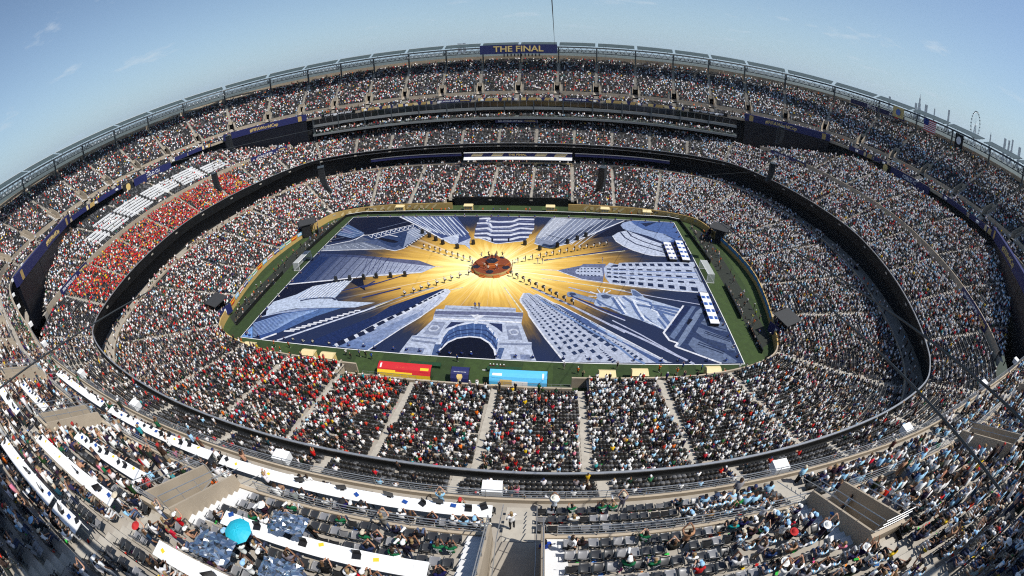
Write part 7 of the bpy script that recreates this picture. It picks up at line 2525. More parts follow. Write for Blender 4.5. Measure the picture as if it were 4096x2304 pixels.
for side, ys in ((-1, np.arange(17, -24, -3.1)), (1, np.arange(20, -22, -3.3))):
    for q, yy in enumerate(ys):
        s_ = R_LOW.find(side * 65, yy)
        c = R_LOW.P3(np.array([s_]), -0.03, 1.75)[0]
        n = R_LOW.N(np.array([s_]))[0]
        t = np.array([n[1], -n[0]])
        c1, c2 = FLAGC[(ki * 5 + 2) % 6] if side < 0 else ((0.04, 0.20, 0.45), (0.10, 0.30, 0.50))
        mb = MB()
        w_ = 1.25 if side < 0 else 1.6
        for k in range(8):
            a0, a1 = -w_ + 2 * w_ * k / 8, -w_ + 2 * w_ * (k + 1) / 8
            wv = lambda a: -0.03 - 0.05 * math.sin(a * 3.3 + ki)
            for j, (za, zb_, cc) in enumerate(((0.55, 0.2, c1), (0.2, -0.15, c2), (-0.15, -0.5, c1))):
                q4 = [np.append(c[:2] + t * a0 + n * wv(a0), c[2] + za), np.append(c[:2] + t * a1 + n * wv(a1), c[2] + za), np.append(c[:2] + t * a1 + n * wv(a1), c[2] + zb_), np.append(c[:2] + t * a0 + n * wv(a0), c[2] + zb_)]
                mb.quads([q4], 0, cc)
        o = mb.build('fan_flag', M_FLAG, color=True)
        tag(o, '%s flag hung over the %s front wall, %s from the far end' % (['white and green', 'red and yellow', 'light blue and white', 'white and red', 'navy and white', 'blue and gold'][(ki * 5 + 2) % 6] if side < 0 else 'blue', 'left' if side < 0 else 'right', ORD[q]), 'flag', 'fan flags on the end walls')
        ki += 1

# ------------------------------------------------------------------ glazed suite levels on the far side
def s_range(ring, xa, xb_, far=True, n=40):
    """ring parameters from x=xa to x=xb on the far (or near) side"""
    y_ = 1 if far else -1
    sa, sb = ring.find(xa, y_ * 75), ring.find(xb_, y_ * 75)
    if far:
        if sa > ring.L / 2:
            sa -= ring.L
        if sb > ring.L / 2:
            sb -= ring.L
    return np.linspace(sa, sb, n)


suites = thing('suite_levels', 'two dark glazed suite levels with grey ledges between the far upper tiers', 'suites')
S = s_range(R_UP, -86, 86, True, 90)
mb = MB()
solid_strip(mb, R_UP, S, -3.45, -3.1, 23.45, 24.30)
mb.build('balcony_ledge', M_GREYP, suites)
mb = MB()
strip(mb, R_UP, S, -3.1, 24.3, 1.2, 24.3)
strip(mb, R_UP, S, -3.1, 23.5, 1.4, 23.5)
strip(mb, R_UP, S, -2.2, 24.32, -2.2, 24.68)
strip(mb, R_UP, S, -2.2, 24.68, -1.3, 24.68)
mb.build('balcony_floor', M_GREYP, suites)
mb = MB()
solid_strip(mb, R_UP, S, -1.5, -1.15, 27.0, 28.05)
mb.build('upper_ledge', M_GREYP, suites)
mb = MB()
strip(mb, R_UP, S, -1.15, 27.1, 1.4, 27.1)
strip(mb, R_UP, S, -1.15, 28.0, 1.4, 28.0)
mb.build('upper_floor', M_DARK, suites)
mb = MB()
strip(mb, R_UP, S, 1.0, 24.3, 1.0, 27.1)
mb.build('rear_glazing', M_GLASS, suites)
npan = 60
for i in range(npan):
    Sp = np.linspace(S[0] + (S[-1] - S[0]) * i / npan + 0.05, S[0] + (S[-1] - S[0]) * (i + 1) / npan - 0.05, 2)
    mb = MB()
    strip(mb, R_UP, Sp, -0.35, 28.1, -0.55, 30.3)
    mb.build('window_pane', M_GLASS, suites)
    e = np.array([Sp[0] - 0.05])
    a, b_ = R_UP.P3(e, -0.38, 28.05)[0], R_UP.P3(e, -0.58, 30.35)[0]
    mb = MB()
    mb.bar(a, b_, 0.10)
    mb.build('mullion', M_RAIL, suites)
    if i % 2 == 0:
        mb = MB()
        solid_strip(mb, R_UP, np.linspace(Sp[0], Sp[1] + (Sp[1] - Sp[0]) * 0.9, 3), -3.3, -3.26, 24.31, 25.15)
        mb.build('balcony_glass', M_CLEAR, suites)
    if i % 4 == 0:
        mb = MB()
        a = R_UP.P3(e, -1.3, 20.7)[0]
        mb.bar(a, a + [0, 0, 10.0], 0.45)
        mb.build('column', M_STEEL, suites)
# lower club boxes below the middle tier: sign, canopy, gold parapet
club = thing('club_box', 'long club box with white canopy and THE FINAL sign above the far lower seats', 'box')
S2 = s_range(R_LOW, -20, 20.5, True, 24)
for sgn, (z0, z1, d0, d1, m_, nm) in enumerate(((10.9, 12.25, 27.3, 27.45, M_NAVY, 'sign'), (9.75, 10.85, 26.5, 27.6, M_WHITE, 'canopy'), (12.28, 12.5, 27.1, 27.7, M_WHITE, 'canopy_edge'))):
    mb = MB()
    if nm == 'canopy':
        strip(mb, R_LOW, S2, 27.5, 10.85, 26.2, 9.95)
        strip(mb, R_LOW, S2, 26.2, 9.95, 26.2, 9.75)
        strip(mb, R_LOW, S2, 26.2, 9.75, 27.6, 9.75)
    else:
        solid_strip(mb, R_LOW, S2, d0, d1, z0, z1)
    mb.build(nm, m_, club)
for (xa, xb_) in ((-17.5, -13), (-9.5, -5.5), (6.5, 10.5), (13.5, 18)):
    mb = MB()
    Sg = s_range(R_LOW, xa, xb_, True, 6)
    a, b_ = R_LOW.P3(Sg, 27.28, 11.0), R_LOW.P3(Sg + 0.9, 27.28, 12.15)
    mb.quads(np.stack([a[:-1], a[1:], b_[1:], b_[:-1]], 1))
    mb.build('gold_print', M_GOLDP, club)
c = R_LOW.P3(np.array([0.2]), 27.25, 11.55)[0]
text_mesh('THE FINAL', 1.05, M_GOLDL, 'lettering', club, face_matrix(c, (1, 0, 0), (0, 0, 1)), 0.03, bold=0.03, xs=1.35)
Sn = s_range(R_LOW, -58, -21, True, 20)
for Sx in (Sn, s_range(R_LOW, 21.5, 58, True, 20)):
    mb = MB()
    solid_strip(mb, R_LOW, Sx, 27.6, 27.8, 11.2, 12.2)
    mb.build('side_sign', M_NAVY, club)
    mb = MB()
    solid_strip(mb, R_LOW, Sx, 27.5, 27.85, 12.22, 12.4)
    mb.build('side_sign_edge', M_RAIL, club)
mb = MB()
solid_strip(mb, R_LOW, s_range(R_LOW, -20, 20.5, True, 24), 28.0, 28.18, 7.1, 8.3)
mb.build('gold_parapet', M_GOLDP, club)
for xq in (-14, 14):
    s_ = R_LOW.find(xq, 40)
    text_mesh('#FIFAWorldCup', 0.6, M_BLACK, 'lettering', club, face_matrix(R_LOW.P3(np.array([s_]), 27.95, 7.8)[0], (1, 0, 0), (0, 0, 1)), 0.01, xs=1.1)

# ------------------------------------------------------------------ ribbon of banners on the front of the upper tier
def wall_text(ring, s_, d, z, body, size, m_, name, parent, xs=1.0, bold=0.02):
    c = ring.P3(np.array([s_]), d, z)[0]
    n = ring.N(np.array([s_]))[0]
    return text_mesh(body, size, m_, name, parent, face_matrix(c, (n[1], -n[0], 0), (0, 0, 1)), 0.03, bold=bold, xs=xs)


def ribbon(ring, S, d, z0, z1, m_, label, texts=(), patches=(), group='banners on the upper tier front', name='ribbon_banner'):
    t_ = thing(name, label, 'banner', tuple(ring.P3(np.array([S.mean()]), d, z0)[0]), 0, group)
    o = np.array(t_.location)
    inv = Matrix.Translation(-Vector(o))
    mb = MB()
    solid_strip(mb, ring, S, d - 0.08, d, z0, z1)
    p = mb.build('sheet', m_, t_)
    p.data.transform(inv)
    for (f0, f1, pm, tilt) in patches:
        mb = MB()
        Sg = np.linspace(S[0] + (S[-1] - S[0]) * f0, S[0] + (S[-1] - S[0]) * f1, 5)
        a, b_ = ring.P3(Sg, d - 0.11, z0 + 0.06), ring.P3(np.clip(Sg + tilt, S.min(), S.max()), d - 0.11, z1 - 0.06)
        mb.quads(np.stack([a[:-1], a[1:], b_[1:], b_[:-1]], 1))
        p = mb.build('printed_shape', pm, t_)
        p.data.transform(inv)
    for (f, zz, body, size, tm, xs) in texts:
        p = wall_text(ring, S[0] + (S[-1] - S[0]) * f, d - 0.12, zz, body, size, tm, 'lettering', t_, xs)
        p.data.transform(inv)
    return t_


GOLDPAT = ((0.02, 0.16, M_GOLDL, 0), (0.2, 0.42, M_GOLD, 0.6), (0.47, 0.6, M_GOLDP, -0.5), (0.66, 0.8, M_GOLD, 0.5), (0.84, 0.93, M_GOLDP, 0))
far_spec = [(-82, -66.5, 'NY', 'black banner reading NEW YORK NEW JERSEY, left end of the far front'), (-64, -50, 'G', 'navy and gold patterned banner, far front, fourth left of its middle'), (-48, -34, 'G', 'navy and gold patterned banner, far front, third left of its middle'),
            (-32, -18.5, 'F', 'navy world cup banner left of the far front\'s middle'), (-16, -2.2, 'G', 'navy and gold patterned banner, far front, just left of its middle'), (0.5, 14.2, 'G', 'gold and navy patterned banner, far front, just right of its middle'),
            (16.8, 31, 'F', 'navy world cup banner right of the far front\'s middle'), (33, 47, 'G', 'navy and gold patterned banner, far front, third right of its middle'), (49, 64, 'G', 'navy and gold patterned banner, far front, fourth right of its middle'), (66, 82, 'NY', 'black banner reading NEW YORK NEW JERSEY, right end of the far front')]
for xa, xb_, k, lab in far_spec:
    Sx = s_range(R_UP, xa, xb_, True, 12)
    if k == 'NY':
        ribbon(R_UP, Sx, -0.1, 30.55, 31.8, M_BLACK, lab, [(0.5, 31.17, 'NEW YORK NEW JERSEY', 1.0, M_WHITEL, 1.12)])
    elif k == 'F':
        ribbon(R_UP, Sx, -0.1, 30.55, 31.8, M_NAVY, lab, [(0.34, 31.17, 'FIFA WORLD CUP 2026', 0.75, M_WHITEL, 1.05), (0.82, 31.17, 'THE FINAL', 0.75, M_GOLDL, 1.05)])
    else:
        ribbon(R_UP, Sx, -0.1, 30.55, 31.8, M_NAVY, lab, (), GOLDPAT)
# the two ends: continuous navy fascia cut into banners
for sgn, nm in ((-1, 'left'), (1, 'right')):
    for q, (ya, yb_) in enumerate(((50, 37), (36, 29.5), (1.5, -11), (-12, -25))):
        sa, sb = R_UP.find(sgn * 130, ya), R_UP.find(sgn * 130, yb_)
        S_ = np.linspace(min(sa, sb), max(sa, sb), 10)
        ribbon(R_UP, S_, -0.1, 30.2, 31.85, M_NAVY, 'navy banner on the %s end\'s upper front, %s from the far corner' % (nm, ORD[q]), (), ((0.75, 0.95, M_GOLD, 0.4), (0.62, 0.7, M_GOLDP, 0)) if q in (0, 3) else ())
    sa, sb = (R_UP.find(sgn * 136, 8.0), R_UP.find(sgn * 134, 28.2))
    S_ = np.linspace(min(sa, sb), max(sa, sb), 12)
    ribbon(R_UP, S_, -0.4, 26.3, 31.2, M_NAVY, 'big navy sign with gold THE FINAL lettering on the %s end' % nm, [(0.5, 29.85, 'FIFA WORLD CUP 2026', 1.75, M_WHITEL, 1.0), (0.5, 27.75, 'THE FINAL', 2.7, M_GOLDL, 1.12)], (), 'big navy signs at the ends', 'end_sign')
    yt = (2.2, 7.6) if sgn < 0 else (28.6, 34.0)
    sa, sb = R_UP.find(sgn * 136, yt[0]), R_UP.find(sgn * 134, yt[1])
    S_ = np.linspace(min(sa, sb), max(sa, sb), 6)
    t_ = ribbon(R_UP, S_, -0.4, 25.6, 31.2, M_DARK, 'dark banner with golden trophy print beside the %s end sign' % nm, (), (), 'trophy banners at the ends', 'trophy_banner')
    mb = MB()
    sm = S_.mean()
    prof = [(0.62, 26.0), (0.75, 26.4), (0.5, 27.2), (0.55, 28.0), (0.95, 28.9), (1.15, 29.7), (0.95, 30.5), (0.4, 30.85)]
    c = R_UP.P3(np.array([sm]), -0.52, 0)[0]
    n = R_UP.N(np.array([sm]))[0]
    t = np.array([n[1], -n[0], 0])
    mb.poly([c + t * a + np.array([0, 0, z_]) for a, z_ in prof] + [c - t * a + np.array([0, 0, z_]) for a, z_ in prof[::-1]])
    p = mb.build('printed_trophy', M_GOLDL, t_)
    p.data.transform(Matrix.Translation(-t_.location))
# banners at the back of the middle tier
c0 = s_range(R_UP, -9.5, 6.8, True, 10)
ribbon(R_UP, c0, -1.5, 21.6, 22.9, M_NAVY, 'navy world cup banner over the far middle tier\'s centre', [(0.36, 22.25, 'FIFA WORLD CUP 2026', 0.85, M_WHITEL, 1.1), (0.83, 22.25, 'THE FINAL', 0.85, M_GOLDL, 1.1)], (), 'banners on the middle tier')
for (xa, ya, xb_, yb_, lab) in ((-97, 62, -106, 47, 'under the far left screen'), (100, 60, 107, 44, 'under the far right screen'), (-107, -42, -100, -56, 'under the near left screen'), (107, -42, 100, -56, 'under the near right screen')):
    sa, sb = R_MID.find(xa * 0.86, ya * 0.86), R_MID.find(xb_ * 0.86, yb_ * 0.86)
    S_ = np.linspace(min(sa, sb), max(sa, sb), 10)
    ribbon(R_MID, S_, 14.1, 20.9, 22.7, M_NAVY, 'navy world cup banner on the middle tier wall ' + lab, [(0.36, 21.8, 'FIFA WORLD CUP 2026', 0.95, M_WHITEL, 0.95), (0.84, 21.8, 'THE FINAL', 0.95, M_GOLDL, 0.95)], (), 'banners on the middle tier')

# ------------------------------------------------------------------ four dark video screens
for (a, b_, z0, lab, txt_f) in (((-121.5, 53.0), (-88.0, 70.3), 20.4, 'far left', 0.5), ((88.3, 70.3), (120.0, 54.8), 20.4, 'far right', 0.42), ((-97.0, -66.5), (-131.3, -29.5), 19.6, 'near left', 0.62), ((132.5, -27.0), (98.0, -66.5), 19.6, 'near right', 0.4)):
    A_, B_ = np.array([*a, 0.0]), np.array([*b_, 0.0])
    d_ = (B_ - A_) / np.linalg.norm(B_ - A_)
    W_ = np.linalg.norm(B_ - A_)
    nrm = np.array([d_[1], -d_[0], 0])
    c = (A_ + B_) / 2
    if np.dot(nrm, -c) < 0:
        nrm = -nrm
    c = c + nrm * 1.0
    rz = math.atan2(d_[1], d_[0])
    t_ = thing('video_screen', 'switched-off video screen hanging at the %s corner' % lab, 'screen', (c[0], c[1], z0), rz, 'four corner video screens')
    ny = 1 if np.dot([-math.sin(rz), math.cos(rz), 0], nrm) > 0 else -1
    mb = MB()
    mb.box((0, -ny * 0.5, (30.6 - z0) / 2), (W_, 1.0, 30.6 - z0))
    mb.build('panel', M_SCREEN, t_)
    mb = MB()
    for f in (-0.5, -0.17, 0.17, 0.5):
        mb.box((f * W_, ny * 0.03, (30.6 - z0) / 2), (0.12, 0.05, 30.6 - z0))
    mb.build('frame', M_BLACK, t_)
    mb = MB()
    mb.box((0, -ny * 0.35, 32.05 - z0), (W_ + 0.6, 1.1, 2.7))
    mb.build('header', M_NAVY, t_)
    cx = (txt_f - 0.5) * W_
    M4 = face_matrix((cx * ny * -1, ny * 0.24, 31.95 - z0), (-ny, 0, 0), (0, 0, 1))
    text_mesh('#FIFAWorldCup', 1.9, M_GOLDL, 'lettering', t_, M4, 0.03, bold=0.02)
    for sx in (-1, 1):
        mb = MB()
        mb.box((sx * W_ * 0.43, ny * 0.24, 32.0 - z0), (1.6, 0.06, 2.2))
        mb.build('header_print', M_GOLD, t_)
    mb = MB()
    mb.box((0, -ny * 0.6, -0.5), (W_ * 0.96, 0.3, 0.9))
    for f in np.linspace(-0.46, 0.46, 9):
        mb.box((f * W_, -ny * 0.6, -1.4), (0.15, 0.2, 1.4))
    mb.build('under_frame', M_STEEL, t_)

# ------------------------------------------------------------------ white desk rows high in the left end
kq = 0
for rr_ in (3, 5, 7, 9, 11, 13):
    a0, b0, z0 = MIDB_ROWS[rr_]
    for q, (ya, yb_) in enumerate(((33, 24), (23, 13), (12, 1), (0, -10), (-11, -20), (-21, -28))):
        if (q in (0, 5) and rr_ > 9) or (q == 2 and rr_ < 5):
            continue
        sa, sb = R_MID.find(-97, ya), R_MID.find(-97, yb_)
        S_ = np.linspace(min(sa, sb), max(sa, sb), 6)
        t_ = thing('press_desk', 'long white desk in the left end, %s row up, %s block from the far side' % (ORD[(rr_ - 3) // 2], ORD[q]), 'desk', tuple(R_MID.P3(np.array([S_.mean()]), a0, z0)[0]), 0, 'white press desks in the left end')
        inv = Matrix.Translation(-t_.location)
        mb = MB()
        solid_strip(mb, R_MID, S_, a0 + 0.05, a0 + 0.12, z0, z0 + 1.0)
        p = mb.build('front_panel', M_WHITE, t_)
        p.data.transform(inv)
        mb = MB()
        solid_strip(mb, R_MID, S_, a0 + 0.05, a0 + 0.75, z0 + 1.0, z0 + 1.05)
        p = mb.build('desk_top', M_WHITE, t_)
        p.data.transform(inv)

# ------------------------------------------------------------------ roof ring: trusses, lights, solar panels
ring = thing('roof_ring', 'dark steel lighting ring on posts above the top seats, carrying solar panels', 'roof ring')
S = np.linspace(0, R_UP.L, 340)
for (d, z, r_) in ((14.8, 50.1, 0.14), (14.8, 52.3, 0.16), (18.3, 50.0, 0.12), (18.3, 52.5, 0.16), (21.9, 52.6, 0.2), (14.6, 51.2, 0.05)):
    mb = MB()
    P = R_UP.P3(S, d, z)
    mb.tube(P, r_, 5, caps=False)
    mb.build('chord', M_STEEL, ring)
mb = MB()
strip(mb, R_UP, S, 15.2, 50.12, 17.6, 50.12)
mb.build('catwalk', M_STEEL, ring)
nb = len(A_UP)
M_PV = mat('solar_panel_underside', (0.055, 0.075, 0.068), 0.45, 0.1, var=0.2, scale=0.5)
M_LAMP = mat('floodlight_housing', (0.62, 0.63, 0.64), 0.4, var=0.05)
for i, sa in enumerate(A_UP):
    n = R_UP.N(np.array([sa]))[0]
    n3 = np.array([n[0], n[1], 0])

    def Q(d, z, ds=0.0):
        return R_UP.P3(np.array([sa + ds]), d, z)[0]
    mid = Q(18, 52, R_UP.L / nb / 2)
    if not in_view(np.array([Q(18, 52), mid]), 0.10).any() or np.linalg.norm(mid - CAM_POS) < 9:
        continue
    mb = MB()
    mb.bar(Q(21.9, 44.6), Q(21.9, 52.6), 0.55)
    mb.build('post', M_STEEL, ring)
    mb = MB()
    for (p, q) in (((14.8, 50.1), (21.9, 49.9)), ((14.8, 52.3), (21.9, 52.6)), ((18.3, 50.0), (18.3, 52.5)), ((14.8, 50.1), (14.8, 52.3)), ((18.3, 50.0), (21.9, 52.4)), ((14.8, 52.3), (18.3, 50.1))):
        mb.bar(Q(*p), Q(*q), 0.16)
    mb.build('cantilever', M_STEEL, ring)
    L_ = R_UP.L / nb
    if np.linalg.norm(mid - CAM_POS) < 75 and mid[1] < 0:
        continue
    mb = MB()
    for k in range(6):
        a, b_ = L_ * k / 6, L_ * (k + 1) / 6
        for d in (14.8, 18.3):
            mb.bar(Q(d, 50.1, a), Q(d, 52.3, (a + b_) / 2), 0.08)
            mb.bar(Q(d, 52.3, (a + b_) / 2), Q(d, 50.1, b_), 0.08)
    mb.build('truss_web', M_STEEL, ring)
    mb = MB()
    for k in range(9):
        c = Q(14.3, 50.75 + 0.12 * (k % 2), L_ * (k + 0.5) / 9)
        mb.boxes(c, np.array([n[1], -n[0], 0]) * 0.24, n3 * 0.16, np.array([0, 0, 0.22]))
    tag(mb.build('floodlights', M_LAMP if i % 3 == 0 else M_STEEL, ring), kind='stuff')
    # one solar panel table per bay
    mb = MB()
    gap_ = 0.55
    p0, p1 = Q(15.2, 53.15, gap_), Q(15.2, 53.15, L_ - gap_)
    p2, p3 = Q(20.6, 54.55, L_ - gap_), Q(20.6, 54.55, gap_)
    up_ = np.array([0, 0, 0.12])
    mb.quads([[p0, p1, p2, p3], [p0 + up_, p3 + up_, p2 + up_, p1 + up_], [p0, p0 + up_, p1 + up_, p1], [p2, p2 + up_, p3 + up_, p3], [p0, p3, p3 + up_, p0 + up_], [p1, p1 + up_, p2 + up_, p2]], 0)
    mb.build('solar_panel', M_PV, ring)
    mb = MB()
    mb.bar(p3 + [0, 0, 0.14], p2 + [0, 0, 0.14], 0.14)
    mb.build('panel_edge', M_WHITE, ring)
    mb = MB()
    for f in np.linspace(0.04, 0.96, 7):
        a, b_ = p0 + (p1 - p0) * f, p3 + (p2 - p3) * f
        mb.bar(a - [0, 0, 0.08], b_ - [0, 0, 0.08], 0.10)
    for f in (0.3, 0.7):
        mb.bar(p0 + (p3 - p0) * f - [0, 0, 0.1], p1 + (p2 - p1) * f - [0, 0, 0.1], 0.10)
    mb.build('panel_frame', M_STEELG, ring)
    mb = MB()
    for f in (0.15, 0.85):
        a = p0 + (p1 - p0) * f
        mb.bar(Q(18.3, 52.5, gap_ + (L_ - 2 * gap_) * f), (p0 + (p1 - p0) * f) * 0.42 + (p3 + (p2 - p3) * f) * 0.58, 0.12)
    mb.build('panel_leg', M_STEEL, ring)
# big banner on the ring, far side
t_ = thing('roof_banner', 'navy roof banner with gold THE FINAL lettering at the far middle', 'banner', (0, 95, 49.6))
mb = MB()
mb.box((-1.1, 0.6, 2.0), (32, 0.25, 4.0))
mb.build('sheet', M_NAVY, t_)
text_mesh('THE FINAL', 3.55, M_GOLDL, 'lettering', t_, face_matrix((-1.1, 0.42, 2.0), (1, 0, 0), (0, 0, 1)), 0.05, bold=0.06, xs=1.22)
mb = MB()
for k in range(11):
    mb.tube([(-7 + 1.45 * k, 0.7, -0.1), (-7 + 1.45 * k, 0.6, -1.3)], 0.3, 6)
tag(mb.build('stage_lamps', M_BLACK, t_), kind='stuff')

# flags and a beer banner on the right end's roof
def flag(x_, y_, z_, w_, h_, rows_, label, canton=None, disc=None):
    s_ = R_UP.find(x_, y_)
    c = R_UP.P3(np.array([s_]), 14.0, z_)[0]
    n = R_UP.N(np.array([s_]))[0]
    t = np.array([n[1], -n[0], 0])
    n3 = np.array([n[0], n[1], 0])
    mb = MB()
    k = len(rows_)
    for i, col in enumerate(rows_):
        z1, z0 = h_ / 2 - h_ * i / k, h_ / 2 - h_ * (i + 1) / k
        for q in range(6):
            a0, a1 = -w_ / 2 + w_ * q / 6, -w_ / 2 + w_ * (q + 1) / 6
            o0, o1 = 0.15 * math.sin(a0 * 1.4), 0.15 * math.sin(a1 * 1.4)
            mb.quads([[c + t * a0 + n3 * o0 + [0, 0, z0], c + t * a1 + n3 * o1 + [0, 0, z0], c + t * a1 + n3 * o1 + [0, 0, z1], c + t * a0 + n3 * o0 + [0, 0, z1]]], 0, col)
    if canton is not None:
        mb.quads([[c - t * w_ / 2 - n3 * 0.2, c - t * w_ * 0.1 - n3 * 0.2, c - t * w_ * 0.1 - n3 * 0.2 + [0, 0, h_ / 2], c - t * w_ / 2 - n3 * 0.2 + [0, 0, h_ / 2]]], 0, canton)
    if disc is not None:
        mb.poly([c - n3 * 0.22 + t * h_ * 0.27 * math.cos(a) + np.array([0, 0, h_ * 0.3 * math.sin(a)]) for a in np.linspace(0, 2 * np.pi, 14, endpoint=False)], None, 0, disc)
    tag(mb.build('roof_flag', M_FLAG, color=True), label, 'flag', 'flags hung on the right end\'s roof')


flag(133.5, 36.5, 50.6, 5.6, 4.2, [(0.55, 0.42, 0.18)], 'plain buff flag with a small crest on the right roof', None, (0.10, 0.16, 0.40))
flag(136, 22.5, 50.2, 6.2, 4.4, [(0.45, 0.03, 0.04), (0.72, 0.72, 0.72)] * 6 + [(0.45, 0.03, 0.04)], 'red and white striped flag with blue canton on the right roof', (0.02, 0.04, 0.18))
flag(136.5, 8.5, 49.8, 4.2, 4.6, [(0.012, 0.012, 0.014)], 'black flag with a white disc on the right roof', None, (0.6, 0.6, 0.62))
sa = R_UP.find(130, 46)
t_ = ribbon(R_UP, np.linspace(sa - 11, sa + 9, 12), 23.6, 47.6, 49.6, M_NAVY, 'navy banner with white script lettering under the right roof', [(0.36, 48.6, 'Mich', 2.4, M_WHITEL, 1.0), (0.72, 48.6, 'A', 2.4, M_WHITEL, 1.0)], ((0.8, 0.87, M_RED, 0.6),), None, 'script_banner')


# ------------------------------------------------------------------ hanging line-array loudspeakers and cables
def pix(u, v, dist):
    """point at a distance along a direction of sight, given in 4096-pixel frame units"""
    x_, y_ = (u - 2048) / 4096, -(v - 1152) / 4096
    R_ = math.hypot(x_, y_)
    th = 2 * math.asin(R_ / (2 * FPX))
    return CAM_POS + dist * (math.cos(th) * CF + math.sin(th) * (x_ / R_ * CR + y_ / R_ * CU))


def line_array(top, n_, rz, label, s_=1.0):
    t_ = thing('line_array', label, 'loudspeaker', tuple(top), rz, 'hanging loudspeaker columns')
    ang, y_, z_ = 0.0, 0.0, -0.4
    for k in range(n_):
        ang = 0.9 * (k / n_) ** 2.2
        mb = MB()
        mb.box((0, y_, z_ - 0.2 * s_), (1.35 * s_, 0.95 * s_, 0.37 * s_), 0, 0, None, tilt=-ang)
        mb.build('cabinet', M_SPK, t_)
        z_ -= 0.40 * s_ * math.cos(ang)
        y_ += -0.40 * s_ * math.sin(ang) * -1
    mb = MB()
    mb.box((0, 0, -0.2), (1.5 * s_, 1.0 * s_, 0.16))
    for sx in (-0.5, 0.5):
        mb.tube([(sx, 0, -0.2), (0, 0, 2.0)], 0.03, 4)
    mb.build('hanger', M_STEEL, t_)
    mb = MB()
    mb.tube([(0, 0, 1.9), (0, 0, 53.0 - top[2])], 0.03, 4)
    mb.build('suspension_cable', M_STEEL, t_)


for (u, v, dist, n_, lab, s_) in ((1282, 665, 112, 10, 'hanging black loudspeaker column above the far left corner seats', 1.6), (2412, 665, 108, 10, 'hanging black loudspeaker column above the far lower seats, right of centre', 1.6), (912, 540, 128, 9, 'hanging black loudspeaker column before the far left screen', 1.3),
                                 (855, 690, 118, 9, 'hanging black loudspeaker column over the red fans at left', 1.3), (3092, 650, 116, 9, 'hanging black loudspeaker column over the right middle tier', 1.3), (3128, 505, 128, 9, 'hanging black loudspeaker column before the far right screen', 1.3)):
    p = pix(u, v, dist)
    line_array(p, n_, face_rz(-p[0] * 1.0 + 0, -p[1] + 20), lab, s_)


def cable(a, b_, sag, r_, label, n_=24, m_=M_STEEL):
    f = np.linspace(0, 1, n_)[:, None]
    P = np.asarray(a) * (1 - f) + np.asarray(b_) * f
    P[:, 2] -= (4 * sag * f * (1 - f))[:, 0]
    mb = MB()
    mb.tube(P, r_, 5)
    tag(mb.build('cable', m_, None), label, 'cable', 'cables strung across the bowl')


M_CABLE = mat('dark_cable', (0.035, 0.04, 0.042), 0.6, var=0.1)
cable(pix(2740, 775, 150), pix(4180, 1775, 11), 0.0, 0.045, 'thick dark cable sloping down the right stand, the upper of two', 40, M_CABLE)
cable(pix(2660, 745, 150), pix(4000, 1960, 10), 0.0, 0.040, 'thick dark cable sloping down the right stand, the lower of two', 40, M_CABLE)
cable(pix(2203, -60, 18), (13.9, 95.5, 52.5), 0.0, 0.03, 'thin dark rope from the sky to the roof banner', 30, M_CABLE)
cable(pix(-120, 1650, 13), pix(1500, 760, 130), 0.0, 0.03, 'thin cable from the lower left to the far lower seats', 40, M_CABLE)
cable(pix(-60, 900, 60), pix(1420, 480, 150), 1.5, 0.05, 'thin cable passing before the left screens', 40, M_CABLE)
cable(pix(2500, 720, 120), pix(3760, 620, 130), 2.0, 0.04, 'thin cable passing before the far right screen', 40, M_CABLE)

x, y, z, tier, row = SX, SY, SZ, ST, SR

# ------------------------------------------------------------------ the upper deck just below the camera
def pix_z(u, v, z_):
    p = pix(u, v, 1.0) - CAM_POS
    return CAM_POS + p * ((z_ - CAM_POS[2]) / p[2])


def near_s(x_):
    return R_UP.find(x_, -80)


def shell(fn, nu, nv, th, mb, mi=0):
    """thin closed plate: fn(u,v)->point, thickened along its normal"""
    g = np.array([[fn(a, b_) for a in np.linspace(-1, 1, nu)] for b_ in np.linspace(0, 1, nv)])
    du, dv = np.gradient(g, axis=1), np.gradient(g, axis=0)
    n = np.cross(du, dv)
    n /= np.linalg.norm(n, axis=2, keepdims=True)
    h = g + n * th
    for G, fl in ((g, True), (h, False)):
        q = np.stack([G[:-1, :-1], G[:-1, 1:], G[1:, 1:], G[1:, :-1]], 2).reshape(-1, 4, 3)
        mb.quads(q[:, ::-1] if fl else q, mi)
    for a, b_ in ((g[0], h[0]), (g[-1], h[-1]), (g[:, 0], h[:, 0]), (g[:, -1], h[:, -1])):
        mb.quads(np.stack([a[:-1], a[1:], b_[1:], b_[:-1]], 1), mi)


M_SEATO, _n, _l, _b = P_('moulded_seat_plastic')
_oi = _n.new('ShaderNodeObjectInfo')
_l.new(_oi.outputs['Color'], _b.inputs['Base Color'])
_b.inputs['Roughness'].default_value = 0.36
_b.inputs['Specular IOR Level'].default_value = 0.5


def mesh_only(mb, name, mats, smooth=True):
    o = mb.build(name, mats, smooth=smooth)
    d = o.data
    bpy.data.objects.remove(o)
    return d


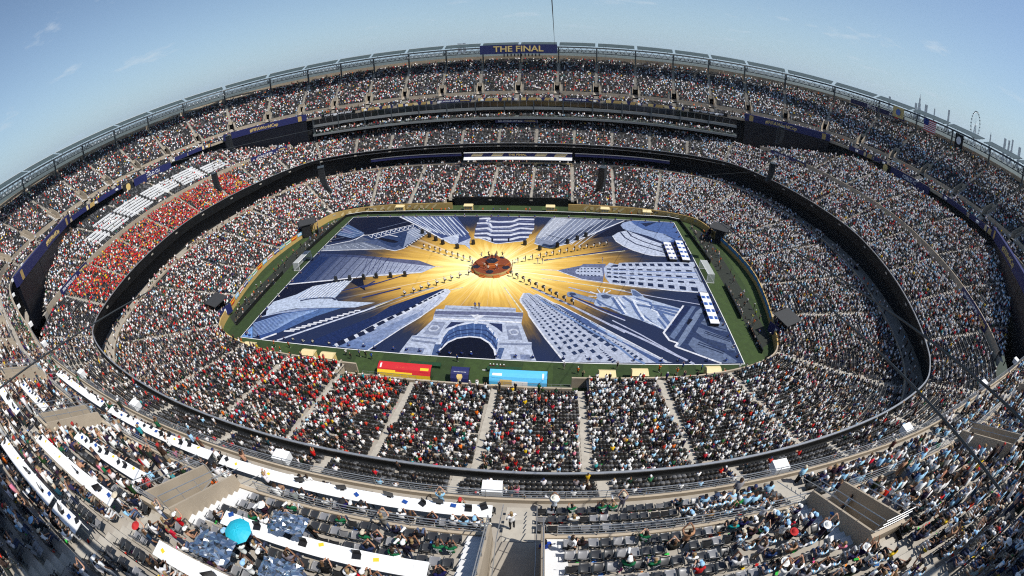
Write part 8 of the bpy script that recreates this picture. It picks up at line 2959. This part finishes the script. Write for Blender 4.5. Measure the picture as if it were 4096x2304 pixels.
mb = MB()
shell(lambda a, v: (a * (0.225 - 0.03 * v ** 4), -0.02 - 0.14 * v + 0.045 * a * a, 0.40 + 0.40 * v - 0.045 * abs(a) ** 3 * v), 7, 6, -0.022, mb)
SEAT_BACK = mesh_only(mb, 'backrest', M_SEATO)
SEAT_PAN = []
for ang in (0.10, 0.55, 1.15):
    ca, sa_ = math.cos(ang), math.sin(ang)
    mb = MB()
    shell(lambda a, v: (a * (0.215 + 0.012 * math.sin(v * 3)), 0.03 + 0.42 * v * ca - 0.03 * (1 - a * a) * sa_, 0.41 + 0.42 * v * sa_ - 0.03 * (1 - a * a) * ca - 0.05 * v ** 4), 7, 6, 0.022, mb)
    SEAT_PAN.append(mesh_only(mb, 'seat_pan', M_SEATO))
mb = MB()
for sx in (-1, 1):
    mb.tube([(sx * 0.245, 0.02, 0.0), (sx * 0.245, 0.0, 0.40), (sx * 0.245, -0.10, 0.62)], 0.018, 5)
    mb.tube([(sx * 0.245, -0.08, 0.60), (sx * 0.245, 0.22, 0.60)], 0.02, 5)
mb.tube([(-0.245, 0.0, 0.36), (0.245, 0.0, 0.36)], 0.018, 5)
SEAT_FRAME = mesh_only(mb, 'frame', M_STEEL)
AN = {-4: 'fifth-left', -3: 'fourth-left', -2: 'third-left', -1: 'second-left', 0: 'left', 1: 'central', 2: 'right', 3: 'second-right', 4: 'third-right', 5: 'fourth-right', 6: 'fifth-right', -5: 'sixth-left'}


def place_words(i):
    ax = R_UP.P(np.array([A_UP[int(PL[i, 8])]]))[0][0]
    nm = AN.get(int(round((ax + 0.8) / 14.7)), 'outer')
    sd = PL[i, 9]
    k = int((abs(sd) - (2.2 if (tier[i] == 4 and row[i] < VOM_ROWS) else 0.68)) / 0.52)
    side = 'left' if sd > 0 else 'right'
    rr_ = ('%s row above cross rail' % ORD[row[i]]) if tier[i] == 4 else ('%s row above front rail' % ORD[row[i]])
    return '%s %s of %s stairs, %s' % (ORD[min(k, len(ORD) - 1)], side, nm, rr_)


for i in NEAR_S:
    lt = RNG.random() < 0.36
    col = (0.20, 0.20, 0.21) if lt else (0.030, 0.031, 0.034)
    o = thing('stadium_seat', 'empty %s seat, %s' % ('light grey' if lt else 'charcoal', place_words(i)), 'seat', (x[i] + PL[i, 3] * 0.12, y[i] + PL[i, 4] * 0.12, z[i]), face_rz(-PL[i, 3], -PL[i, 4]), 'empty seats on the near upper deck')
    for nm, me in (('backrest', SEAT_BACK), ('seat_pan', SEAT_PAN[RNG.choice(3, p=[0.55, 0.25, 0.2])]), ('frame', SEAT_FRAME)):
        c = bpy.data.objects.new(nm, me)
        c.color = (*col, 1)
        link(c, o)

# ---- the people who show largest, one by one
BIBS = {}
for num in ('1513', '1710', '1295', '1094', '1651', '1560', '0567', '1650'):
    o = text_mesh('PHOTO\n' + num, 0.085, M_WHITEL, 'bib_print', None, Matrix.Identity(4), 0.002, bold=0.002)
    BIBS[num] = o.data
    bpy.data.objects.remove(o)
mb = MB()
tt = np.linspace(0, 2 * np.pi, 13)
r0, r1 = np.stack([0.055 * np.cos(tt), 0.075 * np.sin(tt), 0 * tt], 1), np.stack([0.028 * np.cos(tt), 0.042 * np.sin(tt), 0 * tt], 1)
mb.quads(np.stack([r0[:-1], r0[1:], r1[1:], r1[:-1]], 1))
BIB0 = mesh_only(mb, 'bib_emblem', M_WHITEL, False)
o = text_mesh('10', 0.24, M_BLACK, 'shirt_number', None, Matrix.Identity(4), 0.002, bold=0.004)
NUM10 = o.data
bpy.data.objects.remove(o)
mb = MB()
mb.box((0, 0, 0), (0.14, 0.09, 0.11), 0, 0)
mb.tube([(0, 0.04, 0), (0, 0.16, 0)], [0.05, 0.045], 8, 1)
mb.tube([(0, 0.16, 0), (0, 0.42, -0.02)], [0.045, 0.065], 8, 1)
CAMM = mesh_only(mb, 'photo_camera', [M_BLACK, M_WHITE], False)


def back_print(p, pose, me, name, dz, off=0.145):
    j = POSES[pose]
    ch, pe = np.array(j['chest']), np.array(j['pel'])
    up_ = (ch - pe) / np.linalg.norm(ch - pe)
    bk = np.array([0, -up_[2], up_[1]])
    c = ch + up_ * dz + bk * off
    o = bpy.data.objects.new(name, me)
    o.matrix_local = face_matrix(c, (1, 0, 0), up_)
    link(o, p)


desk_row = np.zeros(NP_, bool)
for (t_, r_, x0, x1) in DESK_SPANS:
    desk_row |= NU & (tier == t_) & (row == r_ + 1) & (x > x0) & (x < x1)
for q, i in enumerate(NEAR_P):
    ci = int(cidx[i])
    media = x[i] < 22
    green = ci == GRN and media
    stripe = ci == LTB and x[i] > 22
    if desk_row[i]:
        pose = RNG.choice(['type', 'type', 'sit', 'shoot'])
    elif green:
        pose = RNG.choice(['shoot', 'shoot', 'sit', 'type'])
    elif media:
        pose = RNG.choice(['sit', 'sit_back', 'shoot', 'stand', 'stand_photo', 'type'])
    else:
        pose = RNG.choice(['sit', 'sit', 'sit_back', 'shoot', 'cheer', 'stand', 'stand_photo'], p=[.3, .1, .2, .12, .08, .1, .1])
    word = {'type': 'leaning forward', 'sit': 'sitting', 'sit_back': 'leaning back', 'shoot': 'hands at face', 'stand': 'standing', 'stand_photo': 'filming', 'cheer': 'arms raised'}[pose]
    who = 'photographer in green bib' if green else ('striped' if stripe else CN[ci]) + '-shirted ' + ('reporter' if desk_row[i] else 'spectator')
    lab = '%s %s, %s' % (who, word, place_words(i))
    sit = pose in ('sit', 'sit_back', 'type', 'shoot', 'cheer')
    off = 0.06 if sit else -0.18
    hat = RNG.choice(['cap', 'sun_hat', ''], p=[.26, .08, .66])
    hc = [(0.75, 0.75, 0.73), (0.02, 0.02, 0.025), (0.30, 0.52, 0.75), (0.45, 0.03, 0.03), (0.55, 0.48, 0.36)][RNG.choice(5, p=[.42, .25, .15, .08, .1])]
    col = (0.008, 0.115, 0.045) if green else SHIRT[i]
    p = make_person(pose, (x[i] + PL[i, 3] * off, y[i] + PL[i, 4] * off, z[i]), face_rz(-PL[i, 3], -PL[i, 4]) + float(RNG.normal(0, 0.18)), col, lab, 'people on the near upper deck', stripe=stripe, scale=float(RNG.uniform(0.96, 1.06)), hat=hat or None, hatcol=hc)
    if green:
        back_print(p, pose, BIBS[list(BIBS)[q % 8]], 'bib_print', 0.06)
        back_print(p, pose, BIB0, 'bib_emblem', -0.13, 0.15)
        if pose == 'shoot':
            c = bpy.data.objects.new('photo_camera', CAMM)
            f = -PL[i, 3:5]
            c.location = (x[i] + f[0] * 0.26, y[i] + f[1] * 0.26, z[i] + 1.12)
            c.rotation_euler = (-0.35, 0, p.rotation_euler.z)
            link(c)
            tag(c, 'camera with long white lens, %s' % place_words(i), 'camera', 'cameras of the photographers')
    elif stripe and q % 3 == 0:
        back_print(p, pose, NUM10, 'shirt_number', 0.0)

# ---- people on the stairs and walking
for (xx, d, zz, pose, col, rz, lab, hat) in ((14.3, 2.6, 32.2, 'cross', (0.78, 0.78, 0.78), 0.6, 'man in white polo shirt with backpack on the central stairs', None), (15.6, 4.6, 33.3, 'stand', (0.012, 0.045, 0.30), 0.3, 'red-haired man in blue shirt on the central stairs', None),
                                              (16.6, 4.9, 34.3, 'stride', (0.75, 0.76, 0.78), -0.8, 'man in striped shirt beside the central stairs\' right rail', None), (15.1, 6.6, 33.7, 'stand', (0.012, 0.012, 0.013), 0.1, 'man in black seen from behind in the central stair opening', None),
                                              (13.4, 8.2, 36.5, 'stride', (0.015, 0.06, 0.42), -1.2, 'boy in blue shirt with ginger hair left of the central stairs', None), (14.6, 8.4, 33.9, 'stand', (0.01, 0.10, 0.35), 0.2, 'person in blue with black cap low in the central stair opening', 'cap'),
                                              (16.0, 0.9, 30.9, 'stand_photo', (0.60, 0.66, 0.74), 0.0, 'woman in pale blue with sun hat at the front rail', 'sun_hat'), (-2.4, 7.4, 36.2, 'stand', (0.55, 0.10, 0.10), 0.6, 'person in coral shirt beside the left stair opening', None),
                                              (3.2, 1.6, 31.5, 'stand', (0.78, 0.78, 0.78), 0.2, 'man in white standing behind the left front desk', None), (-0.6, 4.6, 33.4, 'stand', (0.75, 0.14, 0.02), 0.3, 'steward in orange on the left stairs', None),
                                              (28.6, 5.8, 34.0, 'stride', (0.75, 0.76, 0.78), 0.8, 'fan in striped shirt and blue hat in the right stair opening', 'cap'), (30.4, 5.0, 33.6, 'stand', (0.75, 0.76, 0.78), 0.2, 'fan in striped shirt lower in the right stair opening', None), (31.8, 7.6, 36.2, 'stride', (0.75, 0.76, 0.78), 0.5, 'fan in striped shirt right of the right stair opening', None)):
    s_ = near_s(xx)
    p3 = R_UP.P3(np.array([s_]), d, zz)[0]
    n = R_UP.N(np.array([s_]))[0]
    make_person(pose, tuple(p3), face_rz(-n[0], -n[1]) + rz, col, lab, None, stripe='striped' in lab, black=True, hat=hat, hatcol=(0.75, 0.72, 0.62) if hat == 'sun_hat' else (0.05, 0.2, 0.5))

# ---- media desks with what lies on them
M_LAP = mat('black_laptop', (0.015, 0.015, 0.017), 0.35, var=0.05)
M_UNIT = mat('blue_phone_unit', (0.015, 0.07, 0.30), 0.5, var=0.2, scale=30)
M_CARD = mat('yellow_card', (0.85, 0.55, 0.03), 0.6, var=0.0)
M_PAPER = mat('paper', (0.82, 0.82, 0.80), 0.8, var=0.02)
mb = MB()
mb.box((0, 0, 0.012), (0.36, 0.25, 0.022))
mb.box((0, 0.14, 0.13), (0.36, 0.015, 0.25), tilt=-0.25)
LAPTOP = mesh_only(mb, 'laptop', M_LAP, False)
mb = MB()
mb.box((0, 0, 0.03), (0.26, 0.20, 0.06), tilt=-0.1)
for a in range(3):
    for b_ in range(2):
        mb.box((-0.07 + 0.07 * a, -0.04 + 0.08 * b_, 0.072), (0.03, 0.03, 0.02))
UNIT = mesh_only(mb, 'phone_unit', M_UNIT, False)
mb = MB()
mb.box((0, 0, 0.006), (0.22, 0.16, 0.004))
CARD = mesh_only(mb, 'number_card', M_CARD, False)
mb = MB()
mb.box((0, 0, 0.008), (0.22, 0.30, 0.006))
mb.box((0.04, 0.02, 0.014), (0.22, 0.30, 0.004), 0.3)
SHEETS = mesh_only(mb, 'papers', M_PAPER, False)
mb = MB()
mb.box((0, 0.0, 0.26), (0.55, 0.03, 0.34), tilt=-0.1)
mb.box((0, 0.02, 0.05), (0.05, 0.05, 0.1))
mb.box((0, 0.02, 0.008), (0.24, 0.18, 0.016))
MONI = mesh_only(mb, 'monitor', M_LAP, False)
ITEMS = [('laptop', LAPTOP, 'black laptop'), ('phone_unit', UNIT, 'blue phone unit'), ('number_card', CARD, 'yellow number card'), ('papers', SHEETS, 'loose white papers'), ('monitor', MONI, 'black monitor')]
CHAIRM = None
kd = 0
for (t_, r_, x0, x1) in DESK_SPANS:
    rows_ = UPF_ROWS if t_ == 3 else UP_ROWS
    a0, b0, z0 = rows_[r_]
    ztop = rows_[r_ + 1][2] + 0.74
    nd = max(1, int(round((x1 - x0) / 3.3)))
    if not in_view(R_UP.P3(np.array([near_s((x0 + x1) / 2)]), a0, z0), 0.05).any():
        continue
    for q in range(nd):
        xa, xb_ = x0 + (x1 - x0) * q / nd + 0.03, x0 + (x1 - x0) * (q + 1) / nd - 0.03
        S_ = np.linspace(near_s(xa), near_s(xb_), 4) if abs(near_s(xa) - near_s(xb_)) > 0.1 else None
        if S_ is None:
            continue
        where = '%s row %s, %s from left' % ('front' if t_ == 3 else 'upper', ORD[r_], ORD[q])
        blk = 'central-left' if x0 > 0 else 'left' if x0 > -13.5 else 'far-left' if x0 > -17.9 else 'outer-left'
        lab0 = '%s block, %s' % (blk, where)
        root = thing('media_desk', 'white media desk in the ' + lab0, 'desk', tuple(R_UP.P3(np.array([S_.mean()]), a0, z0)[0]), 0, 'white media desks on the near deck')
        inv = Matrix.Translation(-root.location)
        for nm, (da, db_, za, zb_, m_) in {'desk_top': (a0 + 0.22, b0 + 0.10, ztop - 0.04, ztop, M_WHITE), 'front_panel': (a0 + 0.24, a0 + 0.28, ztop - 0.55, ztop - 0.05, M_PAPER)}.items():
            mb = MB()
            solid_strip(mb, R_UP, S_, da, db_, za, zb_)
            p = mb.build(nm, m_, root)
            p.data.transform(inv)
        for e in (S_[0], S_[-1]):
            mb = MB()
            c = R_UP.P3(np.array([e + (0.15 if e == S_.min() else -0.15)]), a0 + 0.45, z0)[0]
            mb.bar(c, c + [0, 0, ztop - z0 - 0.05], 0.06)
            p = mb.build('leg', M_STEEL, root)
            p.data.transform(inv)
        n = R_UP.N(np.array([S_.mean()]))[0]
        for k in range(4):
            nm, me, dsc = ITEMS[(0, 1, 3, 2, 0, 4, 3)[(kd * 3 + k * 2 + k) % 7]]
            o = bpy.data.objects.new(nm, me)
            s_ = S_[0] + (S_[-1] - S_[0]) * (0.12 + 0.25 * k)
            o.location = R_UP.P3(np.array([s_]), a0 + 0.45 + 0.12 * math.sin(k * 2.0 + kd), ztop + 0.004)[0]
            o.rotation_euler = (0, 0, face_rz(-n[0], -n[1]) + float(RNG.normal(0, 0.35)))
            link(o)
            tag(o, '%s, %s on the desk in %s' % (dsc, ORD[k], lab0), nm.replace('_', ' '), 'things on the media desks')
        kd += 1

# ---- rails of the near deck
for bay in range(-4, 6):
    sa, sb = near_s(14.8 * bay + 1.6), near_s(14.8 * (bay + 1) - 1.6)
    for nm, d, z0, h, ln in (('front_rail', 0.11, 31.15, 0.75, True), ('cross_rail', 3.93, 34.12, 0.9, True)):
        S_ = np.linspace(sa, sb, 9) if nm == 'cross_rail' else np.linspace(near_s(14.8 * bay), near_s(14.8 * (bay + 1)), 9)
        mb = MB()
        for f in (1.0, 0.72, 0.45, 0.2):
            mb.tube(R_UP.P3(S_, d, z0 + h * f), 0.028 if f == 1.0 else 0.016, 5)
        for e in np.linspace(S_[0], S_[-1], 8):
            c = R_UP.P3(np.array([e]), d, z0)[0]
            mb.tube([c, c + [0, 0, h]], 0.022, 4)
        mb.build(nm, M_RAIL, stand_up)
for (xq, d0, d1) in ((14.8, 0.6, 3.6),):
    pass
# white floodlight boxes on the front of the upper tier
for k, sa in enumerate(A_UP):
    c = R_UP.P3(np.array([sa + (1.6 if k % 2 else -0.4)]), -0.55, 31.0)[0]
    n = R_UP.N(np.array([sa]))[0]
    mb = MB()
    tv = np.array([n[1], -n[0], 0])
    mb.boxes(c, tv * 0.55, np.array([n[0], n[1], 0]) * 0.4, np.array([0, 0, 0.3]))
    mb.bar(c + [0, 0, -0.28], c + np.array([n[0], n[1], 0]) * 0.7 + [0, 0, -0.6], 0.1)
    mb.build('floodlight_box', M_WHITE, stand_up)

# ---- umbrella, foil sheets, paper flags left on the seats
up = pix_z(954, 2128, 38.6)
umb = thing('umbrella', 'open bright cyan umbrella among the media desks', 'umbrella', tuple(up - np.array([0, 0, 1.3])), 0.3)
M_UMB = mat('cyan_umbrella_cloth', (0.012, 0.42, 0.56), 0.6, var=0.05)
for k in range(8):
    mb = MB()
    a0, a1 = 2 * np.pi * k / 8, 2 * np.pi * (k + 1) / 8
    prev = None
    for f in np.linspace(0, 1, 5):
        r_ = 0.60 * f
        zz = 1.55 - 0.20 * f ** 2
        am = (a0 + a1) / 2
        cur = [(r_ * math.cos(a0), r_ * math.sin(a0), zz), (r_ * 0.94 * math.cos(am), r_ * 0.94 * math.sin(am), zz + 0.01), (r_ * math.cos(a1), r_ * math.sin(a1), zz)]
        if prev:
            mb.quads([[prev[0], cur[0], cur[1], prev[1]], [prev[1], cur[1], cur[2], prev[2]]])
        prev = cur
    mb.build('panel', M_UMB, umb)
mb = MB()
mb.tube([(0, 0, 0.5), (0, 0, 1.6)], 0.012, 5)
for k in range(8):
    a0 = 2 * np.pi * k / 8
    mb.tube([(0, 0, 1.52), (0.58 * math.cos(a0), 0.58 * math.sin(a0), 1.34)], 0.005, 3)
mb.build('shaft', M_STEEL, umb)
M_FOIL = mat('silver_foil', (0.75, 0.78, 0.80), 0.16, 1.0, var=0.05, scale=20)
for (u, v, zz, w_, h_, lab) in ((1150, 2095, 38.0, 1.7, 0.9, 'right of the cyan umbrella'), (845, 2185, 38.9, 2.0, 1.2, 'left of and below the cyan umbrella'), (1120, 2285, 39.6, 1.6, 0.8, 'at the bottom edge below the umbrella'), (250, 2030, 38.5, 1.8, 1.0, 'over the far-left desks')):
    c = pix_z(u, v, zz)
    gx, gy = np.meshgrid(np.linspace(-w_ / 2, w_ / 2, 15), np.linspace(-h_ / 2, h_ / 2, 10))
    gz = RNG.normal(0, 0.05, gx.shape) + 0.12 * np.sin(gx * 2 + 1)
    G = np.stack([gx + RNG.normal(0, .02, gx.shape), gy + RNG.normal(0, .02, gx.shape), gz], 2) + c
    mb = MB()
    mb.quads(np.stack([G[:-1, :-1], G[:-1, 1:], G[1:, 1:], G[1:, :-1]], 2).reshape(-1, 4, 3))
    tag(mb.build('foil_sheet', M_FOIL, weld=True), 'crumpled silver foil sheet ' + lab, 'foil', 'foil sheets over equipment')
fi = np.where(((tier >= 3) & (y < -60) | (tier == 0) & (y < -34)) & (RNG.random(NP_) < 0.45) & (DIST < 75))[0]
cols = np.array([(0.7, 0.03, 0.03), (0.75, 0.04, 0.02), (0.05, 0.50, 0.08), (0.85, 0.60, 0.03), (0.75, 0.08, 0.25), (0.05, 0.2, 0.6), (0.8, 0.25, 0.03)])
mb = MB()
cc = PL[fi, :3] + np.column_stack([PL[fi, 3:5] * RNG.uniform(0.1, 0.35, (len(fi), 1)), np.full(len(fi), 0.12)]) + np.column_stack([RNG.normal(0, 0.14, (len(fi), 2)), np.zeros(len(fi))])
an = RNG.uniform(0, 6.28, len(fi))
ex = np.column_stack([np.cos(an), np.sin(an), RNG.normal(0, .3, len(fi))]) * 0.11
ey = np.column_stack([-np.sin(an), np.cos(an), RNG.normal(0, .3, len(fi))]) * 0.06
mb.boxes(cc, ex, ey, np.array([0, 0, 0.012]), 0, cols[RNG.integers(0, 7, len(fi))], 'xXyYZ')
tag(mb.build('paper_flags', M_FLAG, color=True), 'small coloured paper flags left on the seats', 'paper flags', None, 'stuff')

# ------------------------------------------------------------------ beyond the stadium
def dir_of(u, v):
    d = pix(u, v, 1.0) - CAM_POS
    return d


M_TOWER = mat('city_tower', (0.22, 0.24, 0.26), 0.6, var=0.2, scale=0.02)


def tower(u, v_top, w_px, dist, label, spire=0.0, steps=1):
    d = dir_of(u, v_top + (14 if u > 3000 else 0))
    h = np.hypot(d[0], d[1])
    top = CAM_POS[2] + d[2] / h * dist
    c = CAM_POS[:2] + d[:2] / h * dist
    w_ = w_px / (FPX * 4096) * dist
    t_ = thing('city_tower', label, 'tower', (c[0], c[1], -6), math.atan2(d[1], d[0]), 'distant city towers')
    mb = MB()
    H = top + 6 - spire
    for k in range(steps):
        ww = w_ * (1 - 0.28 * k)
        mb.box((0, 0, H * (0.55 + 0.45 * k / max(1, steps - 1)) / 2 if steps > 1 else H / 2), (ww, ww, H * (0.55 + 0.45 * k / max(1, steps - 1)) if steps > 1 else H))
    mb.build('block', M_TOWER, t_)
    if spire:
        mb = MB()
        mb.tube([(0, 0, H - 1), (0, 0, H + spire)], [w_ * 0.12, w_ * 0.02], 6)
        mb.build('spire', M_TOWER, t_)


for (u, v, w_, sp, st, lab) in ((3682, 362, 15, 90, 3, 'tall stepped distant tower with a spire behind the right roof'), (3797, 426, 8, 0, 1, 'slim distant tower left of the big wheel'), (3665, 398, 10, 0, 1, 'low distant tower just left of the spired one'), (3706, 405, 12, 0, 1, 'low distant tower just right of the spired one'),
                                (3740, 415, 7, 30, 2, 'small spired distant tower between the tall one and the wheel'), (3965, 512, 8, 60, 2, 'distant spired tower right of the big wheel'), (4022, 540, 11, 0, 1, 'distant tower, left of the right-edge cluster'), (4038, 548, 9, 0, 1, 'distant tower, second of the right-edge cluster'),
                                (4052, 545, 10, 0, 2, 'distant tower, third of the right-edge cluster'), (4080, 575, 12, 0, 1, 'distant tower at the right edge'), (3560, 372, 9, 0, 1, 'low distant tower over the right roof'), (1838, 174, 16, 0, 1, 'distant twin block behind the far roof, left one'), (1856, 172, 12, 0, 1, 'distant twin block behind the far roof, right one')):
    tower(u, v, w_, 9500, lab, sp, st)
# the big wheel
d = dir_of(3902, 500)
D_ = 760.0
c = CAM_POS + d * D_
R_ = 47 / (FPX * 4096) * D_
wheel = thing('ferris_wheel', 'big white ferris wheel with dark cabins beyond the right roof', 'ferris wheel', (c[0], c[1], -6), math.atan2(d[1], d[0]) + 1.15)
hz = c[2] + 6
tt = np.linspace(0, 2 * np.pi, 49)
for off in (-0.8, 0.8):
    mb = MB()
    mb.tube(np.stack([np.full(49, off), R_ * np.cos(tt), hz + R_ * np.sin(tt)], 1), 0.28, 4, caps=False)
    mb.build('rim', M_WHITE, wheel)
for k in range(24):
    a = 2 * np.pi * k / 24
    mb = MB()
    mb.tube([(0, 0, hz), (0, R_ * math.cos(a), hz + R_ * math.sin(a))], 0.08, 4)
    mb.build('spoke', M_WHITE, wheel)
    mb = MB()
    p = np.array([0, (R_ + 0.9) * math.cos(a), hz + (R_ + 0.9) * math.sin(a)])
    for q in range(3):
        mb.box(p + [0, 0, (q - 1) * 0.5], (1.7, (1.2, 1.8, 1.2)[q], 0.52))
    mb.build('cabin', M_STEEL, wheel)
for sx in (-1, 1):
    for sy in (-1, 1):
        mb = MB()
        mb.tube([(sx * 6, sy * R_ * 0.6, 0), (sx * 1.0, 0, hz)], 0.6, 5)
        mb.build('support', M_WHITE, wheel)
# tree-lined country beyond the walls
M_FOL = mat('far_foliage', (0.045, 0.065, 0.035), 0.9, var=0.4, scale=0.05)
mb = MB()
for k in range(900):
    a = RNG.uniform(0, 2 * np.pi)
    r_ = RNG.uniform(260, 1500)
    h = RNG.uniform(5, 13)
    w_ = h * RNG.uniform(0.6, 1.3)
    p = np.array([r_ * math.cos(a), r_ * math.sin(a), -6])
    an = RNG.uniform(0, 3)
    mb.boxes(p + [0, 0, h * 0.35], np.array([math.cos(an), math.sin(an), 0.2]) * w_ / 2, np.array([-math.sin(an), math.cos(an), 0.1]) * w_ / 2, np.array([0.1, 0, h * 0.35]))
    mb.boxes(p + [w_ * .1, 0, h * 0.7], np.array([math.cos(an + .7), math.sin(an + .7), 0]) * w_ * .33, np.array([-math.sin(an + .7), math.cos(an + .7), 0]) * w_ * .33, np.array([0.2, 0, h * 0.3]))
tag(mb.build('woodland', M_FOL), 'hazy belt of trees beyond the stadium rim', 'woodland', None, 'stuff')
# the air between here and the city
mb = MB()
mb.box((0, 0, 190), (24000, 24000, 394))
haze = mb.build('haze', [], None, weld=True)
tag(haze, kind='stuff')
m = bpy.data.materials.new('haze_air')
m.use_nodes = True
m.node_tree.nodes.clear()
o_ = m.node_tree.nodes.new('ShaderNodeOutputMaterial')
v_ = m.node_tree.nodes.new('ShaderNodeVolumePrincipled')
v_.inputs['Color'].default_value = (0.80, 0.90, 1.0, 1)
v_.inputs['Density'].default_value = 0.00003
v_.inputs['Anisotropy'].default_value = 0.2
m.node_tree.links.new(v_.outputs[0], o_.inputs['Volume'])
haze.data.materials.append(m)
